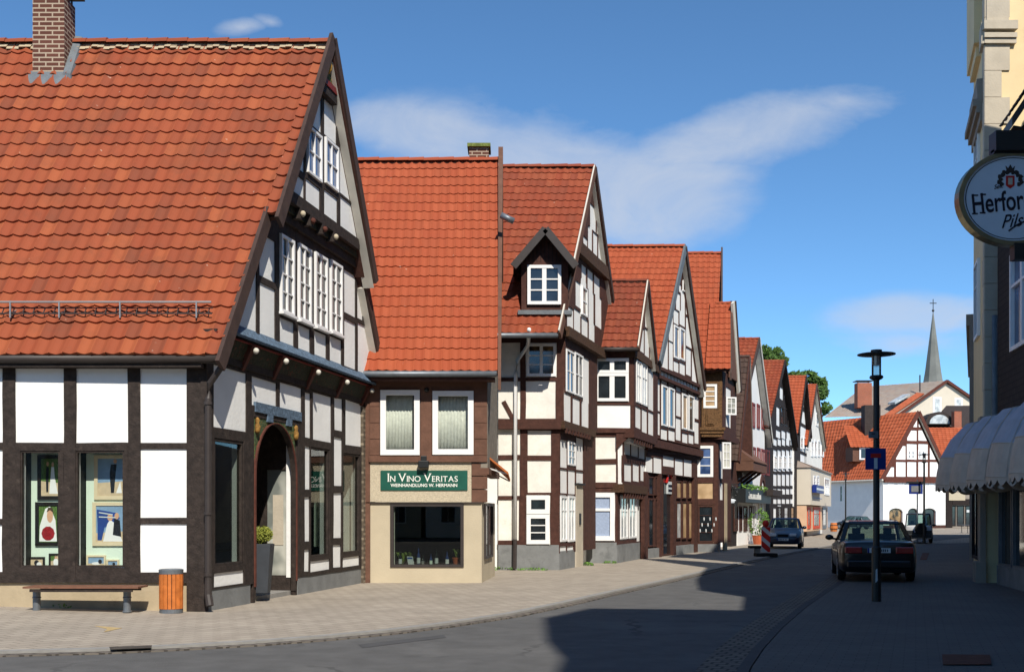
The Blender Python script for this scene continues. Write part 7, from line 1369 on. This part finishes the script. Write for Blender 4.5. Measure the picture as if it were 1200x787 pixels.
# ================================================================== cars
def loft(sections, closed=True):
    m = MB(); n = len(sections[0])
    for s_ in sections: m.v += [tuple(p) for p in s_]
    for i in range(len(sections)-1):
        for j in range(n): m.f.append((i*n+j, i*n+(j+1) % n, (i+1)*n+(j+1) % n, (i+1)*n+j)); m.r.append(0)
    m.f.append(tuple(range(n))[::-1]); m.f.append(tuple((len(sections)-1)*n+j for j in range(n))); m.r += [0, 0]; return m
def car(name, label, loc, head, L, Wd, H, paint, kind='sedan', plate=True):
    """local +y is the front; one body, greenhouse glass, lamps, wheels"""
    t = thing(name, tuple(loc), label, 'car', None, rz=-math.atan(head) if isinstance(head, float) else head[0]); w = Wd/2; h = L/2
    bonnet, boot, sh_ = (.93, .98, .80) if kind != 'suv' else (1.0, 1.0, .95)
    tail = kind == 'sedan'
    st = []   # y, halfwidth, bottom, shoulder, top
    wy = (-h+.95 if tail else -h+.8, h-.88)
    def zb(y): 
        for c_ in wy:
            if abs(y-c_) < .36: return .30+.36*math.sqrt(max(0, 1-((y-c_)/.36)**2))
        return .22
    ys = sorted(set([-h, -h+.06, -h+.2, -h+.45]+[c_+d_ for c_ in wy for d_ in (-.37, -.34, -.25, -.12, 0, .12, .25, .34, .37)]+[-.6, 0, .6, h-.35, h-.15, h-.03, h]))
    secs = []
    for y in ys:
        f_ = (y+h)/L; e0 = min(1, (y+h)/.35)**.5 if y > -h else 0; e1 = min(1, (h-y)/.55)**.5 if y < h else 0; ww = w*(.86+.14*e0)*(.80+.20*e1)
        if f_ < .24: top = (boot if tail else bonnet+.02)-.05*(1-min(1, (y+h)/.25))
        elif f_ > .72: top = bonnet-.22*((f_-.72)/.28)**2-.14*(f_-.72)/.28
        else: top = .98
        if kind == 'suv': top = max(top, 1.0-.2*max(0, f_-.8)) if f_ < .98 else .8
        b_ = zb(y); sh2 = min(top-.06, sh_); b2 = max(b_, .22); 
        if y in (-h, h): b_ = .32
        half = [(0, b_), (ww*.88, b_), (ww*.985, b_+.04), (ww, max(b_+.1, .5)), (ww*.985, max(sh2, b_+.16)), (ww*.94, max(top-.035, b_+.2)), (ww*.82, max(top, b_+.22)), (0, max(top+.015, b_+.23))]
        pts = [(x, y, z) for x, z in half]+[(-x, y, z) for x, z in reversed(half[1:-1])]; secs.append(pts)
    o = loft(secs).build('body', paint, t, local=True, smooth=True); sb = o.modifiers.new('s', 'SUBSURF'); sb.levels = 1; sb.render_levels = 1
    if kind == 'sedan': g = [(-h+.78, .96), (-h+1.42, H-.05), (h-2.10, H-.03), (h-1.32, .95)]
    elif kind == 'hatch': g = [(-h+.12, .96), (-h+.62, H-.06), (h-1.95, H-.02), (h-1.15, .95)]
    else: g = [(-h+.08, .96), (-h+.18, H-.04), (h-1.75, H-.02), (h-1.35, .98)]
    wb, wt = w*.90, w*.70 if kind != 'suv' else w*.80
    (y0, z0), (y1, z1), (y2, z2), (y3, z3) = g; ym = (y1+y2)/2
    bot = [(-wb, y0, z0-.06), (wb, y0, z0-.06), (wb*1.0, y3, z3-.08), (-wb*1.0, y3, z3-.08)]; top = [(-wt, y1, z1), (wt, y1, z1), (wt, y2, z2), (-wt, y2, z2)]
    up_ = lambda p, d: (p[0], p[1], p[2]+d)
    rp_ = 'dark_metal' if kind == 'suv' else paint
    k = MB(); k.poly([up_(p, .0) for p in top], [(p[0]*.93, p[1]+(.1 if p[1] < ym else -.12), p[2]+.05) for p in top]); k.poly([up_(p, -.03) for p in top], [up_(p, .001) for p in top]); k.build('roof_panel', rp_, t, local=True, smooth=False)
    for a_, b_, w__ in ((0, 0, .10), (1, 1, .10), (2, 2, .07), (3, 3, .07)): k = MB(); k.bar(Vector(bot[a_])-Vector((0, 0, .02)), Vector(top[b_])+Vector((0, 0, .01)), w__, .05); k.build('pillar', rp_, t, local=True)
    for sx_ in (-w*.42, w*.42):
        k = MB(); yb_ = ym-.1 if kind != 'sedan' else -.35
        k.box(sx_-.2, yb_-.06, .7, sx_+.2, yb_+.06, 1.12); k.box(sx_-.1, yb_-.04, 1.12, sx_+.1, yb_+.04, 1.26); k.build('seat', 'black', t, local=True, bevel=.02)
    def lp(a, b, t_): return tuple(Vector(a).lerp(Vector(b), t_))
    def pane(a, b, c, d, nm_, ins=(.05, .04), off=.004, m_='glass_car'):   # a b bottom, c d top
        a, b, c, d = map(Vector, (a, b, c, d)); ct = (a+b+c+d)/4; n_ = (b-a).cross(d-a).normalized(); 
        if n_.dot(ct-Vector((0, (y0+y3)/2, .9))) < 0: n_ = -n_
        q = []
        for u_, v_ in ((ins[0], ins[1]*1.2), (1-ins[0], ins[1]*1.2), (1-ins[0], 1-ins[1]), (ins[0], 1-ins[1])): q.append((a*(1-u_)+b*u_)*(1-v_)+(d*(1-u_)+c*u_)*v_)
        k = MB(); k.poly([p+n_*off for p in q], [p-n_*.02 for p in q]); k.build(nm_, m_, t, local=True)
    pane(bot[0], bot[1], top[1], top[0], 'rear_window'); pane(bot[3], bot[2], top[2], top[3], 'windscreen')
    for sg in (-1, 1):
        b0 = (sg*wb, y0, z0-.06); b3 = (sg*wb, y3, z3-.08); t1 = (sg*wt, y1, z1); t2 = (sg*wt, y2, z2); mid = .46
        bm, tm = lp(b0, b3, mid), lp(t1, t2, .42)
        pane(b0, bm, tm, t1, 'side_window', (.10, .10)); pane(bm, b3, t2, tm, 'side_window', (.06, .10))
        k = MB(); k.ball((sg*(w+.09), y3-.25, 1.0), .11, .07, .075, 10, 6); k.bar((sg*(w-.12), y3-.22, .95), (sg*(w+.05), y3-.25, .97), .05); k.build('wing_mirror', paint if kind != 'suv' else 'dark_metal', t, local=True, smooth=True)
        for yy_ in wy:
            k = MB(); n_ = 24; prof_ = [(.24, w-.19), (.31, w-.18), (.325, w-.14), (.325, w-.06), (.31, w-.01), (.23, w+.0)]; kk = len(k.v)
            for r_, x in prof_:
                for j in range(n_): a = 2*math.pi*j/n_; k.v.append((sg*x, yy_+r_*math.cos(a), .325+r_*math.sin(a)))
            for i in range(len(prof_)-1):
                for j in range(n_): k.f.append((i*n_+j, i*n_+(j+1) % n_, (i+1)*n_+(j+1) % n_, (i+1)*n_+j)); k.r.append(0)
            k.f.append(tuple(range(n_))); k.f.append(tuple((len(prof_)-1)*n_+j for j in range(n_))); k.r += [0, 0]; wh = k.build('wheel', 'rubber', t, local=True, smooth=False)
            k = MB()
            for j in range(7):
                a = 2*math.pi*j/7; k.bar((sg*(w+.004), yy_, .325), (sg*(w+.002), yy_+.21*math.cos(a), .325+.21*math.sin(a)), .05, .012, (1, 0, 0))
            k.build('rim', 'steel', wh, local=True)
        ty = -h+.01; yf = h-.10
        if kind == 'sedan':
            k = MB(); k.box(min(sg*(w*.86), sg*(w*.42)), -h-.01, .68, max(sg*w*.86, sg*w*.42), -h+.25, .84); k.build('tail_lamp', 'tail_red', t, local=True, bevel=.02)
        elif kind == 'hatch':
            k = MB(); k.box(min(sg*(w*.92), sg*(w*.62)), -h-.01, .70, max(sg*w*.92, sg*w*.62), -h+.3, .98); k.build('tail_lamp', 'tail_red', t, local=True, bevel=.03)
        else:
            k = MB(); k.box(min(sg*(w+.005), sg*(w*.9)), -h+.3, .22, max(sg*(w+.005), sg*w*.9), h-.3, .58); k.build('side_cladding', 'dark_metal', t, local=True)
            k = MB(); k.box(min(sg*(w*.9), sg*(w*.74)), -h-.01, .5, max(sg*w*.9, sg*w*.74), -h+.1, .62); k.build('tail_lamp', 'tail_red', t, local=True)
        k = MB(); k.box(min(sg*w*.74, sg*w*.36), h-.35, .60, max(sg*w*.74, sg*w*.36), h-.0, .74); k.build('headlamp', 'car_light', t, local=True, bevel=.03)
    k = MB(); k.box(-w*.8, -h-.03, .34, w*.8, -h+.1, .52); k.build('bumper', paint if kind == 'sedan' else 'dark_metal', t, local=True, bevel=.03); k = MB(); k.box(-w*.72, h-.15, .30, w*.72, h+.03, .48); k.build('bumper', paint, t, local=True, bevel=.03)
    k = MB(); k.box(-w*.3, h-.12, .58, w*.3, h+.012, .70); k.build('grille', 'black', t, local=True, bevel=.01)
    if kind == 'suv':
        k = MB(); k.box(-w*.92, -h-.02, .3, w*.92, -h+.05, .72); k.build('tailgate_lower', 'dark_metal', t, local=True)
        k = MB(); n_ = 20; k.poly([(.12+.33*math.cos(2*math.pi*j/n_), -h-.03, .82+.33*math.sin(2*math.pi*j/n_)) for j in range(n_)], [(.12+.33*math.cos(2*math.pi*j/n_), -h-.2, .82+.33*math.sin(2*math.pi*j/n_)) for j in range(n_)]); k.build('spare_wheel', 'rubber', t, local=True)
    zp_ = .70 if kind == 'sedan' else .62
    for yp, sgn in ((-h-.035 if kind == 'sedan' else -h-.04, -1), (h+.035, 1)):
        zz = zp_ if sgn < 0 else .40; k = MB(); k.box(-.26, min(yp, yp-sgn*.05), zz, .26, max(yp, yp-sgn*.05), zz+.11); pl = k.build('number_plate', 'plate_white', t, local=True)
        k = MB(); k.box(-.26, min(yp+sgn*.002, yp), zz, -.215, max(yp+sgn*.002, yp), zz+.11) if sgn < 0 else k.box(.215, yp, zz, .26, yp+.002, zz+.11); k.build('plate_strip', 'sign_blue', pl, local=True)
        k = MB(); xs_ = (-.17, -.13, -.06, -.02, .05, .09, .13, .18)
        for i_, x_ in enumerate(xs_): k.box(x_, min(yp+sgn*.002, yp), zz+.025, x_+.024, max(yp+sgn*.002, yp), zz+.085)
        k.build('plate_characters', 'letter_dark', pl, local=True)
    return t
car('parked_car', 'dark saloon seen from behind, parked on the shaded pavement behind the lamp post', Vector((9.15, 28.3, .015)), .24, 4.75, 1.78, 1.43, 'car_dark')
def rot_of(dx, dy): return [math.atan2(-dx, dy)]
car('parked_car', 'dark blue estate car facing the camera beside the striped beacon', Vector((13.3, 54.0, .0)), rot_of(-.30, -1), 4.4, 1.66, 1.44, 'car_blue')
car('parked_car', 'grey hatchback in front of the big white house, its red tail lamps to the right', Vector((39.3, 128, -.03)), rot_of(-.66, .75), 4.2, 1.75, 1.5, 'car_grey', 'hatch')
car('parked_car', 'small boxy white and black jeep with a dark soft top, seen from behind', Vector((23.8, 65, .0)), .36, 3.6, 1.55, 1.68, 'car_white', 'suv')
